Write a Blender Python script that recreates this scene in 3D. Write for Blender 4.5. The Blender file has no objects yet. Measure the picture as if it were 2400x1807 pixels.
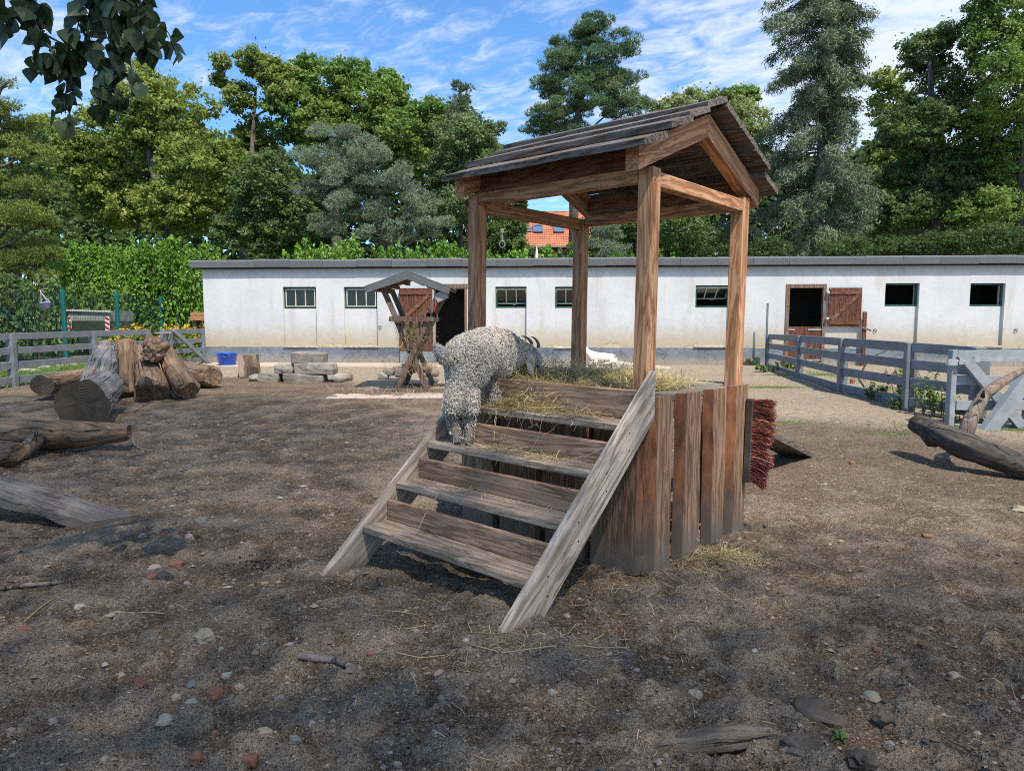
import bpy, math, random
import numpy as np
from mathutils import Vector, Matrix
R = math.radians
random.seed(7); rng = np.random.default_rng(7)
sc = bpy.context.scene
# ---------------------------------------------------------------- camera
F, HZ, CX, CY = 1624.0, 757.0, 1200.0, 903.5        # focal length and horizon of the photo in its own pixels
PITCH = math.atan((CY - HZ) / F)
CZ = 1.30
cam = bpy.data.cameras.new('camera'); cam_o = bpy.data.objects.new('camera', cam)
sc.collection.objects.link(cam_o); sc.camera = cam_o
cam.sensor_width = 36; cam.lens = F / 2400 * 36; cam.clip_end = 3000; cam.clip_start = 0.05
cam_o.location = (0, 0, CZ); cam_o.rotation_euler = (math.pi / 2 - PITCH, 0, 0)
# ---------------------------------------------------------------- light
SUN_EL, SUN_AZ = 60.0, 25.0                          # sun behind the camera, a little to the right
sun_dir = Vector((math.cos(R(SUN_EL)) * math.sin(R(SUN_AZ)), -math.cos(R(SUN_EL)) * math.cos(R(SUN_AZ)), math.sin(R(SUN_EL))))
sd = bpy.data.lights.new('sun', 'SUN'); sd.energy = 2.7; sd.angle = R(0.7); sd.color = (1.0, 0.90, 0.77)
so = bpy.data.objects.new('sun', sd); sc.collection.objects.link(so)
so.rotation_euler = (-sun_dir).to_track_quat('-Z', 'Y').to_euler(); so.location = (8, -12, 25)
w = bpy.data.worlds.new("World"); sc.world = w; w.use_nodes = True
wn, wl = w.node_tree.nodes, w.node_tree.links
wn.clear()
sky = wn.new('ShaderNodeTexSky'); sky.sky_type = 'NISHITA'; sky.sun_disc = False
sky.sun_elevation = R(SUN_EL); sky.sun_rotation = R(180 - SUN_AZ); sky.air_density = 1.15; sky.dust_density = 0.35; sky.ozone_density = 3.2
tc = wn.new('ShaderNodeTexCoord')
def wnode(t, **k):
    n = wn.new(t)
    for a, b in k.items(): setattr(n, a, b)
    return n
# clouds live on a flat layer: direction divided by its height
sep = wnode('ShaderNodeSeparateXYZ'); wl.new(tc.outputs['Generated'], sep.inputs[0])
mx = wnode('ShaderNodeMath', operation='MAXIMUM'); wl.new(sep.outputs['Z'], mx.inputs[0]); mx.inputs[1].default_value = 0.0
ad = wnode('ShaderNodeMath', operation='ADD'); wl.new(mx.outputs[0], ad.inputs[0]); ad.inputs[1].default_value = 0.16
dv = wnode('ShaderNodeVectorMath', operation='DIVIDE')
cmb = wnode('ShaderNodeCombineXYZ')
for i in range(3): wl.new(ad.outputs[0], cmb.inputs[i])
wl.new(tc.outputs['Generated'], dv.inputs[0]); wl.new(cmb.outputs[0], dv.inputs[1])
mp = wnode('ShaderNodeMapping'); mp.inputs['Scale'].default_value = (1, 1, 0); mp.inputs['Location'].default_value = (0.35, 0.2, 0); mp.inputs['Rotation'].default_value = (0, 0, 0.5)
wl.new(dv.outputs[0], mp.inputs[0])
n1 = wnode('ShaderNodeTexNoise'); n1.inputs['Scale'].default_value = 0.62; n1.inputs['Detail'].default_value = 3; n1.inputs['Roughness'].default_value = .5
n2 = wnode('ShaderNodeTexNoise'); n2.inputs['Scale'].default_value = 8.0; n2.inputs['Detail'].default_value = 9; n2.inputs['Roughness'].default_value = .66; n2.inputs['Distortion'].default_value = 0.5
wl.new(mp.outputs[0], n1.inputs['Vector'])
mp2 = wnode('ShaderNodeMapping'); mp2.inputs['Scale'].default_value = (1.0, 1.7, 1); wl.new(mp.outputs[0], mp2.inputs[0]); wl.new(mp2.outputs[0], n2.inputs['Vector'])
# more cloud towards the right of the view, as in the photograph (+x)
gx = wnode('ShaderNodeMapRange'); wl.new(sep.outputs['X'], gx.inputs[0]); gx.inputs[1].default_value = -0.35; gx.inputs[2].default_value = 0.45; gx.inputs[3].default_value = -0.12; gx.inputs[4].default_value = 0.12
s1 = wnode('ShaderNodeMath', operation='ADD'); wl.new(n1.outputs['Fac'], s1.inputs[0]); wl.new(gx.outputs[0], s1.inputs[1])
m2 = wnode('ShaderNodeMath', operation='MULTIPLY_ADD'); wl.new(n2.outputs['Fac'], m2.inputs[0]); m2.inputs[1].default_value = 0.9; wl.new(s1.outputs[0], m2.inputs[2])
cr = wnode('ShaderNodeMapRange'); cr.interpolation_type = 'SMOOTHSTEP'; wl.new(m2.outputs[0], cr.inputs[0]); cr.inputs[1].default_value = 0.80; cr.inputs[2].default_value = 1.22; cr.inputs[3].default_value = 0.0; cr.inputs[4].default_value = 0.9
tint = wnode('ShaderNodeMix', data_type='RGBA', blend_type='MULTIPLY'); tint.inputs['Factor'].default_value = 1
wl.new(sky.outputs[0], tint.inputs['A']); tint.inputs['B'].default_value = (0.58, 0.86, 1.12, 1)
mixc = wnode('ShaderNodeMix', data_type='RGBA'); wl.new(cr.outputs[0], mixc.inputs['Factor']); wl.new(tint.outputs['Result'], mixc.inputs['A']); mixc.inputs['B'].default_value = (4.6, 5.0, 5.5, 1)
bg = wnode('ShaderNodeBackground'); bg.inputs['Strength'].default_value = 0.086
wl.new(mixc.outputs['Result'], bg.inputs['Color'])
wo = wnode('ShaderNodeOutputWorld'); wl.new(bg.outputs[0], wo.inputs[0])
sc.view_settings.view_transform = 'Standard'; sc.view_settings.look = 'None'; sc.view_settings.gamma = 1
sc.view_settings.use_curve_mapping = False; sc.view_settings.exposure = 1.25
sc.cycles.use_denoising = False; sc.cycles.filter_width = 1.0; sc.cycles.max_bounces = 6; sc.cycles.diffuse_bounces = 3; sc.cycles.transparent_max_bounces = 6
# ---------------------------------------------------------------- numpy noise
def _h(ix, iy, s):
    n = (ix.astype(np.int64) * 374761393 + iy.astype(np.int64) * 668265263 + s * 974634777) & 0xFFFFFFFF
    n = ((n ^ (n >> 13)) * 1274126177) & 0xFFFFFFFF
    return ((n ^ (n >> 16)) & 0xFFFFFF) / float(0xFFFFFF)
def vn(x, y, s=0):
    x = np.asarray(x, float); y = np.asarray(y, float)
    ix, iy = np.floor(x), np.floor(y); fx, fy = x - ix, y - iy
    fx = fx * fx * (3 - 2 * fx); fy = fy * fy * (3 - 2 * fy)
    a, b, c, d = _h(ix, iy, s), _h(ix + 1, iy, s), _h(ix, iy + 1, s), _h(ix + 1, iy + 1, s)
    return (a * (1 - fx) + b * fx) * (1 - fy) + (c * (1 - fx) + d * fx) * fy
def fbm(x, y, s=0, o=4, g=.5):
    t = 0; a = 1; n = 0
    for i in range(o):
        t = t + a * vn(x, y, s + i * 17); n += a; a *= g; x = x * 2.03 + 11.3; y = y * 2.03 + 5.7
    return t / n
def smst(e0, e1, x):
    t = np.clip((np.asarray(x, float) - e0) / (e1 - e0), 0, 1); return t * t * (3 - 2 * t)
# ---------------------------------------------------------------- ground height
def gbase(x, y):
    x = np.asarray(x, float); y = np.asarray(y, float)
    z = .23 * smst(4.5, 14, y)
    z = z + .105 * np.exp(-(((x + .45) / 1.0) ** 2 + ((y - 2.7) / .75) ** 2))
    z = z + .06 * np.exp(-(((x - 4.6) / 1.8) ** 2 + ((y - 9.9) / 1.1) ** 2))       # spoil heap before the fence
    z = z + .05 * (fbm(x * .5, y * .5, 3, 3) - .5) * smst(0, 1.2, np.hypot(x - .6, y - 4) - .6) * (1 - smst(14, 17, y))
    return z
def gfine(x, y):
    near = 1 - smst(7, 13, y)
    soft = 1 - .75 * smst(3.2, 6.0, y) * smst(.2, 2.5, x)
    big = (fbm(x * 3.2, y * 3.2, 21, 4, .55) - .5) * .06
    l = fbm(x * 11, y * 11, 31, 4, .62)
    lump = np.clip(l - .45, 0, 1) ** 1.0 * .16 - np.clip(.10 - np.abs(fbm(x * 5.5 + 3, y * 5.5, 61, 2) - .5), 0, 1) * .10
    fr = smst(3.4, 1.7, y) * .5 + .5
    fine = (fbm(x * 48, y * 48, 41, 3, .7) - .5) * .020
    return (big + lump * fr + fine) * (.25 + .75 * near) * soft
def gz(x, y): return float(gbase(x, y)) + float(gfine(x, y))
def ray(px, py):
    a = (px - CX) / F; b = -(py - CY) / F; c, s = math.cos(PITCH), math.sin(PITCH)
    return Vector((a, c + b * s, -s + b * c))
def P(px, py, d):
    r = ray(px, py); t = d / r.y
    return Vector((r.x * t, d, CZ + r.z * t))
def G(px, py):
    r = ray(px, py); t0 = .5; t = 1.0
    while t < 80:
        p = r * t
        if CZ + p.z < float(gbase(p.x, p.y)): break
        t0 = t; t *= 1.03
    for _ in range(24):
        m = (t0 + t) / 2; p = r * m
        if CZ + p.z < float(gbase(p.x, p.y)): t = m
        else: t0 = m
    p = r * t
    return Vector((p.x, p.y, CZ + p.z))
def pxs(d): return d / F                      # metres per photo pixel at depth d
# ---------------------------------------------------------------- object helpers
COL = sc.collection
def link(o): COL.objects.link(o); return o
def tag(o, label=None, cat=None, group=None, kind=None):
    if label: o['label'] = label
    if cat: o['category'] = cat
    if group: o['group'] = group
    if kind: o['kind'] = kind
    return o
def empty(name, loc=(0, 0, 0), rz=0, **k):
    o = bpy.data.objects.new(name, None); o.empty_display_size = .1; link(o); o.location = loc; o.rotation_euler = (0, 0, rz)
    return tag(o, **k)
class MB:
    def __init__(s): s.v = []; s.f = []; s.m = []
    def add(s, vs, fs, mi=0):
        b = len(s.v); s.v.extend([tuple(v) for v in vs]); s.f.extend([tuple(b + i for i in f) for f in fs]); s.m.extend([mi] * len(fs)); return s
    def box(s, x0, x1, y0, y1, z0, z1, mi=0, M=None, bev=0.0):
        if bev > 0:
            b = min(bev, (x1 - x0) * .45, (y1 - y0) * .45, (z1 - z0) * .45)
            vs = []
            for z, k in ((z0, b), (z0 + b, 0), (z1 - b, 0), (z1, b)):
                if k: vs += [(x0 + b, y0 + b, z), (x1 - b, y0 + b, z), (x1 - b, y1 - b, z), (x0 + b, y1 - b, z)]
                else: vs += [(x0 + b, y0, z), (x1 - b, y0, z), (x1, y0 + b, z), (x1, y1 - b, z), (x1 - b, y1, z), (x0 + b, y1, z), (x0, y1 - b, z), (x0, y0 + b, z)]
            A = [0, 1, 2, 3]; B = list(range(4, 12)); C_ = list(range(12, 20)); D = [20, 21, 22, 23]
            fs = [(3, 2, 1, 0), (20, 21, 22, 23)]
            fs += [(B[i], B[(i + 1) % 8], C_[(i + 1) % 8], C_[i]) for i in range(8)]
            for i in range(4):
                fs += [(A[i], A[(i + 1) % 4], B[(2 * i + 1) % 8], B[2 * i])]
                fs += [(A[(i + 1) % 4], B[(2 * i + 2) % 8], B[(2 * i + 1) % 8])]
                fs += [(D[(i + 1) % 4], D[i], C_[2 * i], C_[(2 * i + 1) % 8])]
                fs += [(D[(i + 1) % 4], C_[(2 * i + 1) % 8], C_[(2 * i + 2) % 8])]
        else:
            vs = [(x0, y0, z0), (x1, y0, z0), (x1, y1, z0), (x0, y1, z0), (x0, y0, z1), (x1, y0, z1), (x1, y1, z1), (x0, y1, z1)]
            fs = [(3, 2, 1, 0), (4, 5, 6, 7), (0, 1, 5, 4), (1, 2, 6, 5), (2, 3, 7, 6), (3, 0, 4, 7)]
        if M is not None: vs = [M @ Vector(v) for v in vs]
        return s.add(vs, fs, mi)
    def prism(s, poly, d0, d1, mi=0, M=None, axis='y'):
        n = len(poly)
        if axis == 'y': vs = [(a, d0, b) for a, b in poly] + [(a, d1, b) for a, b in poly]
        elif axis == 'z': vs = [(a, b, d0) for a, b in poly] + [(a, b, d1) for a, b in poly]
        else: vs = [(d0, a, b) for a, b in poly] + [(d1, a, b) for a, b in poly]
        if M is not None: vs = [M @ Vector(v) for v in vs]
        fs = [tuple(range(n)), tuple(range(2 * n - 1, n - 1, -1))] + [(i, i + n, (i + 1) % n + n, (i + 1) % n) for i in range(n)]
        return s.add(vs, fs, mi)
    def tube(s, pts, rad, n=8, mi=0, cap=True, wob=0, seed=0):
        pts = [Vector(p) for p in pts]
        if not hasattr(rad, '__len__'): rad = [rad] * len(pts)
        rr = random.Random(seed); rings = []
        T0 = (pts[1] - pts[0]).normalized()
        N = T0.orthogonal().normalized()
        for i, p in enumerate(pts):
            T = (pts[min(i + 1, len(pts) - 1)] - pts[max(i - 1, 0)]).normalized()
            N = (N - T * N.dot(T)).normalized(); Bn = T.cross(N)
            rings.append([p + (N * math.cos(2 * math.pi * k / n) + Bn * math.sin(2 * math.pi * k / n)) * rad[i] * (1 + wob * (rr.random() - .5)) for k in range(n)])
        vs = [v for r_ in rings for v in r_]; fs = []
        for i in range(len(pts) - 1):
            for k in range(n):
                fs.append((i * n + k, i * n + (k + 1) % n, (i + 1) * n + (k + 1) % n, (i + 1) * n + k))
        if cap: fs += [tuple(range(n - 1, -1, -1)), tuple((len(pts) - 1) * n + k for k in range(n))]
        return s.add(vs, fs, mi)
    def bar(s, a, b, wx, wy, mi=0, up=(0, 0, 1), bev=0.0):
        a, b = Vector(a), Vector(b); T = b - a; L = T.length; T.normalize()
        X = T.cross(Vector(up))
        if X.length < 1e-4: X = Vector((1, 0, 0))
        X.normalize(); Y = X.cross(T)
        M = Matrix(((X.x, T.x, Y.x, a.x), (X.y, T.y, Y.y, a.y), (X.z, T.z, Y.z, a.z), (0, 0, 0, 1)))
        return s.box(-wx / 2, wx / 2, 0, L, -wy / 2, wy / 2, mi, M, bev)
    def build(s, name, mats, parent=None, smooth=False):
        me = bpy.data.meshes.new(name); me.from_pydata(s.v, [], s.f)
        if not isinstance(mats, (list, tuple)): mats = [mats]
        for m in mats: me.materials.append(m)
        if len(mats) > 1: me.polygons.foreach_set('material_index', s.m)
        if smooth: me.polygons.foreach_set('use_smooth', [True] * len(me.polygons))
        me.update()
        o = bpy.data.objects.new(name, me); link(o)
        if parent: o.parent = parent
        return o
def np_mesh(name, V, Fq, mats, parent=None, smooth=False, col=None, mi=None, attrs=None):
    me = bpy.data.meshes.new(name); V = np.asarray(V, np.float32); Fq = np.asarray(Fq, np.int32); k = Fq.shape[1]
    me.vertices.add(len(V)); me.vertices.foreach_set('co', V.ravel())
    me.loops.add(Fq.size); me.loops.foreach_set('vertex_index', Fq.ravel())
    me.polygons.add(len(Fq)); me.polygons.foreach_set('loop_start', np.arange(0, Fq.size, k, dtype=np.int32))
    if not isinstance(mats, (list, tuple)): mats = [mats]
    for m in mats: me.materials.append(m)
    me.update(calc_edges=True)
    if mi is not None: me.polygons.foreach_set('material_index', np.asarray(mi, np.int32))
    me.polygons.foreach_set('use_smooth', np.full(len(Fq), smooth))
    if attrs:
        for n, a in attrs.items():
            at = me.attributes.new(n, 'FLOAT', 'POINT'); at.data.foreach_set('value', np.asarray(a, np.float32))
    me.update()
    o = bpy.data.objects.new(name, me); link(o)
    if parent: o.parent = parent
    return o
# ---------------------------------------------------------------- materials
class NT:
    def __init__(s, name, rough=.8, spec=.3):
        s.m = bpy.data.materials.new(name); s.m.use_nodes = True; s.t = s.m.node_tree; s.n = s.t.nodes; s.l = s.t.links
        s.b = s.n['Principled BSDF']; s.out = s.n['Material Output']
        s.b.inputs['Roughness'].default_value = rough; s.b.inputs['Specular IOR Level'].default_value = spec
    def node(s, t, ins=None, **k):
        n = s.n.new(t)
        for a, b in k.items(): setattr(n, a, b)
        for a, b in (ins or {}).items(): s.set(n, a, b)
        return n
    def set(s, n, a, b):
        i = n.inputs[a]
        if isinstance(b, bpy.types.NodeSocket): s.l.new(b, i)
        else: i.default_value = b
    def obj(s, scale=(1, 1, 1), loc=(0, 0, 0), rot=(0, 0, 0), rnd=True, gen='Object'):
        t = s.node('ShaderNodeTexCoord'); v = t.outputs[gen]
        if rnd:
            oi = s.node('ShaderNodeObjectInfo')
            mu = s.node('ShaderNodeMath', {0: oi.outputs['Random'], 1: 37.0}, operation='MULTIPLY')
            ad = s.node('ShaderNodeVectorMath', {0: v, 1: mu.outputs[0]}, operation='ADD'); v = ad.outputs[0]
        m = s.node('ShaderNodeMapping', {'Vector': v, 'Scale': scale, 'Location': loc, 'Rotation': rot}); return m.outputs[0]
    def noise(s, v, scale, detail=5, rough=.6, dist=0.0):
        return s.node('ShaderNodeTexNoise', {'Vector': v, 'Scale': scale, 'Detail': detail, 'Roughness': rough, 'Distortion': dist}).outputs['Fac']
    def ramp(s, f, stops, interp='LINEAR'):
        r = s.node('ShaderNodeValToRGB', {0: f}); e = r.color_ramp.elements; r.color_ramp.interpolation = interp
        while len(e) < len(stops): e.new(.5)
        for i, (p, c) in enumerate(stops):
            e[i].position = p; e[i].color = (c[0], c[1], c[2], 1) if hasattr(c, '__len__') else (c, c, c, 1)
        return r.outputs[0]
    def mr(s, f, a, b, c=0.0, d=1.0, sm=True):
        n = s.node('ShaderNodeMapRange', {0: f, 1: a, 2: b, 3: c, 4: d})
        if sm: n.interpolation_type = 'SMOOTHSTEP'
        return n.outputs[0]
    def mix(s, f, a, b, bt='MIX'):
        n = s.node('ShaderNodeMix', data_type='RGBA', blend_type=bt)
        s.set(n, 'Factor', f)
        for k, c in (('A', a), ('B', b)): s.set(n, k, c if isinstance(c, bpy.types.NodeSocket) else (c[0], c[1], c[2], 1))
        return n.outputs['Result']
    def math(s, op, a, b=0.0, c=None):
        n = s.node('ShaderNodeMath', {0: a, 1: b}, operation=op)
        if c is not None: s.set(n, 2, c)
        return n.outputs[0]
    def rand(s): return s.node('ShaderNodeObjectInfo').outputs['Random']
    def bump(s, h, dist=.01, st=1.0, prev=None):
        n = s.node('ShaderNodeBump', {'Height': h, 'Distance': dist, 'Strength': st})
        if prev: s.l.new(prev, n.inputs['Normal'])
        return n.outputs[0]
    def done(s, col=None, nrm=None, rough=None):
        if col is not None: s.set(s.b, 'Base Color', col if isinstance(col, bpy.types.NodeSocket) else (col[0], col[1], col[2], 1))
        if nrm is not None: s.l.new(nrm, s.b.inputs['Normal'])
        if rough is not None: s.set(s.b, 'Roughness', rough)
        return s.m
def wood(name, cols, along='x', grain=1.0, gray=0.0, dirt=None, rough=.85, knots=True, dist=.0015, graycol=(.20, .19, .175)):
    """sawn wood: long grain along one object axis, knots, weathered grey patches, mud low down (world z)"""
    t = NT(name, rough, .15); k = {'x': (1, 22, 22), 'y': (22, 1, 22), 'z': (22, 22, 1)}[along]
    mk = lambda al, ac: tuple((al if q == 1 else ac) * grain for q in k)
    v2 = t.obj((1, 1, 1))
    a = t.noise(t.obj(mk(1.3, 42)), 1.7, 6, .72, .6); a2 = t.noise(t.obj(mk(.9, 9)), 1.5, 5, .6, 1.6)
    warp = t.node('ShaderNodeVectorMath', {0: t.obj(mk(.45, 8)), 1: t.node('ShaderNodeCombineXYZ', {0: t.math('MULTIPLY', a2, .6), 1: t.math('MULTIPLY', a2, .6), 2: t.math('MULTIPLY', a2, .6)}).outputs[0]}, operation='ADD').outputs[0]
    wv = t.node('ShaderNodeTexWave', {'Vector': warp, 'Scale': 1.5, 'Distortion': 3.0, 'Detail': 2.0, 'Detail Scale': .6}, bands_direction='DIAGONAL').outputs['Fac']
    g = t.math('MULTIPLY_ADD', wv, .28, t.math('MULTIPLY_ADD', a2, .32, t.math('MULTIPLY', a, .48)))
    c = t.ramp(g, [(.34, cols[0]), (.52, cols[1]), (.70, cols[2])])
    if knots:
        kk = tuple(1.9 if q == 1 else 6.5 for q in k)
        vo = t.node('ShaderNodeTexVoronoi', {'Vector': t.obj(kk), 'Scale': 1.0, 'Randomness': 1.0}).outputs['Distance']
        km = t.mr(vo, .04, .11, 1, 0); c = t.mix(t.math('MULTIPLY', km, .8), c, [q * .3 for q in cols[0]])
    big = t.noise(v2, 2.4, 4, .6)
    c = t.mix(t.mr(big, .35, .75, 0, .3), c, [q * .7 for q in cols[1]])
    rv = t.mr(t.rand(), 0, 1, .86, 1.14, False)
    c = t.mix(1.0, c, t.node('ShaderNodeCombineColor', {0: rv, 1: rv, 2: rv}).outputs[0], 'MULTIPLY')
    if gray > 0:
        gm = t.mr(t.noise(v2, 3.1, 6, .7, .6), .62 - gray * .5, .78 - gray * .35, 0, min(1, .4 + gray))
        c = t.mix(gm, c, t.mix(a, [q * .5 for q in graycol], [q * 1.45 for q in graycol]))
    if dirt:
        geo = t.node('ShaderNodeNewGeometry'); sp = t.node('ShaderNodeSeparateXYZ', {0: geo.outputs['Position']})
        nz = t.math('MULTIPLY_ADD', t.noise(v2, 6, 5, .65), dirt * .9, sp.outputs[2])
        dm = t.mr(nz, dirt * .55, dirt * 1.7, .93, 0)
        c = t.mix(dm, c, t.mix(t.noise(v2, 60, 3, .6), (.10, .084, .066), (.21, .18, .148)))
    n = t.bump(g, dist, .9); n = t.bump(t.noise(v2, 90, 3, .6), dist * .5, .5, n)
    return t.done(c, n)
def plain(name, col, rough=.6, spec=.4, metal=0.0, var=.12, scale=9, bump=.0):
    t = NT(name, rough, spec); v = t.obj(); n = t.noise(v, scale, 5, .6)
    c = t.mix(t.mr(n, .3, .75), [q * (1 - var) for q in col], [q * (1 + var) for q in col])
    t.b.inputs['Metallic'].default_value = metal
    return t.done(c, t.bump(n, bump, 1) if bump else None)
# ================================================================= GROUND
def soil_mat():
    t = NT('soil', .95, .12); v = t.obj((1, 1, 1), rnd=False)
    dry = t.node('ShaderNodeAttribute', attribute_name='dry').outputs['Fac']
    hgt = t.node('ShaderNodeAttribute', attribute_name='lump').outputs['Fac']
    n1 = t.noise(v, 1.3, 5, .6); n2 = t.noise(v, 11, 8, .74, .4); n3 = t.noise(v, 62, 3, .6); n4 = t.noise(v, 150, 2, .5); n5 = t.noise(v, 24, 4, .6)
    dark = t.mix(t.mr(n3, .36, .64), (.064, .045, .029), (.225, .166, .110)); dark = t.mix(t.mr(n5, .40, .60, .6, 0), dark, (.060, .045, .032)); dark = t.mix(t.mr(n2, .40, .68, 0, .35), dark, (.20, .150, .100))
    dark = t.mix(t.mr(n1, .42, .62, 0, .3), dark, (.26, .195, .125))
    dark = t.mix(t.mr(hgt, .4, .8, 0, .4), dark, (.40, .335, .26))
    dark = t.mix(t.mr(n3, .62, .70, 0, .8), dark, (.52, .42, .31))
    dark = t.mix(t.mr(n3, .30, .38, .85, 0), dark, (.035, .027, .020))
    lite = t.mix(t.mr(n2, .3, .7), (.33, .268, .19), (.50, .42, .305))
    lite = t.mix(t.mr(n3, .3, .5, .5, 0), lite, (.22, .18, .13))
    lite = t.mix(t.mr(n1, .3, .7, 0, .5), lite, (.34, .28, .2))
    d = t.math('ADD', dry, t.math('MULTIPLY', t.math('SUBTRACT', n2, .5), .5))
    c = t.mix(t.mr(d, .25, .75), dark, lite); c = t.mix(t.mr(n4, .30, .46, .7, 0), c, (.040, .031, .023)); c = t.mix(t.mr(n4, .56, .70, 0, .5), c, (.46, .37, .27))
    # scattered grit: reddish, pale and dark crumbs
    vo = t.node('ShaderNodeTexVoronoi', {'Vector': v, 'Scale': 55.0, 'Randomness': 1.0})
    crumb = t.mr(vo.outputs['Distance'], .16, .30, 1, 0)
    sel = t.node('ShaderNodeSeparateColor', {0: vo.outputs['Color']})
    pick = t.math('MULTIPLY', crumb, t.mr(sel.outputs[0], .72, .76))
    cc = t.ramp(sel.outputs[1], [(0, (.42, .38, .33)), (.3, (.30, .15, .09)), (.5, (.40, .34, .25)), (.7, (.09, .08, .075)), (1, (.30, .29, .27))], 'CONSTANT')
    c = t.mix(t.math('MULTIPLY', pick, .7), c, cc)
    # fibre litter, stretched
    fb = t.noise(t.obj((9, 120, 40), rnd=False, rot=(0, 0, .6)), 1, 4, .6, 1.5); fb2 = t.noise(t.obj((130, 10, 40), rnd=False, rot=(0, 0, .3)), 1, 4, .6, 1.5)
    fm = t.math('MAXIMUM', t.mr(fb, .63, .70, 0, .5), t.mr(fb2, .64, .71, 0, .5))
    c = t.mix(fm, c, t.mix(.35, (.33, .27, .18), c))
    geo = t.node('ShaderNodeNewGeometry'); sp = t.node('ShaderNodeSeparateXYZ', {0: geo.outputs['Position']})
    gr = t.node('ShaderNodeAttribute', attribute_name='grass').outputs['Fac']
    gm = t.mr(t.math('ADD', gr, t.math('MULTIPLY', t.math('SUBTRACT', t.noise(v, 6, 6, .7), .5), .9)), .45, .7, 0, .85)
    c = t.mix(gm, c, t.mix(n3, (.05, .085, .018), (.14, .19, .05)))
    b = t.bump(n2, .05, .8); b = t.bump(n5, .035, 1.0, b); b = t.bump(n3, .016, 1.0, b); b = t.bump(n4, .005, 1.0, b); b = t.bump(crumb, .006, .35, b)
    return t.done(c, b)
def build_ground():
    a = np.concatenate([np.linspace(-7, -.95, 40)[:-1], np.linspace(-.95, .95, 450), np.linspace(.95, 7, 40)[1:]])
    ys = [-16, -12, -8, -5, -3, -1.5, -.5, .3, .9, 1.3, 1.5]; y = 1.5
    while y < 9: y *= 1.0058; ys.append(y)
    while y < 30: y *= 1.014; ys.append(y)
    while y < 900: y *= 1.07; ys.append(y)
    ys = np.array(ys); Yg, Ag = np.meshgrid(ys, a, indexing='ij')
    Xg = Ag * (np.maximum(Yg, -1) + 2.2)
    base = gbase(Xg, Yg); fine = gfine(Xg, Yg) * smst(1.0, 1.5, Yg) * (1 - smst(13, 16.5, Yg))
    Z = base + fine
    # dryness: trodden sandy yard further back and on the right, damp dark soil near and left
    far = smst(8.8, 11.6, Yg + .55 * Xg + 1.6 * (fbm(Xg * .5, Yg * .5, 71, 3) - .5))
    spoil = np.exp(-(((Xg - 4.6) / 2.4) ** 2 + ((Yg - 9.9) / 1.3) ** 2))
    strip = smst(.15, .5, fbm(Xg * .35 + 5, Yg * 1.1, 77, 3)) * .5
    dry = np.clip(far * (1 - .35 * spoil), 0, 1)
    behind = np.exp(-(((Xg + .9) / 1.5) ** 2 + ((Yg - 7.4) / 1.6) ** 2)); dry = np.maximum(dry, behind * .45)
    dryR = smst(3.5, 7.5, Yg) * smst(1.2, 4.5, Xg) * .30; dry = np.maximum(dry, dryR)
    left = smst(-1.5, -4.5, Xg) * (1 - smst(12.5, 14.5, Yg)); dry = dry * (1 - left * .97)
    midl = smst(-.7, -2.2, Xg) * (1 - smst(9.3, 10.6, Yg)); dry = dry * (1 - midl * .6)
    grass = np.zeros_like(Xg)
    for gx, gy, rx, ry, k in ((5.0, 8.1, .5, .22, .7), (6.4, 8.0, 1.2, .35, .9), (4.2, 7.6, .45, .18, .5), (7.6, 10.5, 3.2, .5, .5), (6.1, 14.2, 1.8, .5, .8), (3.3, 8.3, .45, .13, .55), (4.4, 11.7, .9, .28, .8), (5.9, 11.3, .5, .3, .7)):
        grass = np.maximum(grass, k * np.exp(-(((Xg - gx) / rx) ** 2 + ((Yg - gy) / ry) ** 2)))
    grass = np.maximum(grass, .95 * smst(-8.7, -9.3, Xg) * smst(9, 11, Yg) * (1 - .8 * np.exp(-((Yg - 17) / 1.1) ** 2)))
    grass = np.maximum(grass, smst(24, 30, Yg))
    n0, n1_ = Yg.shape; idx = np.arange(n0 * n1_).reshape(n0, n1_)
    Fq = np.stack([idx[:-1, :-1], idx[:-1, 1:], idx[1:, 1:], idx[1:, :-1]], -1).reshape(-1, 4)
    lump = np.clip(fine / .05 + .5, 0, 1)
    o = np_mesh('ground', np.stack([Xg, Yg, Z], -1).reshape(-1, 3), Fq, soil_mat(), smooth=True, attrs={'dry': dry.ravel(), 'grass': grass.ravel(), 'lump': lump.ravel()})
    tag(o, 'dark churned soil yard turning to pale trodden sand near the stable', kind='structure')
build_ground()

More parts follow.
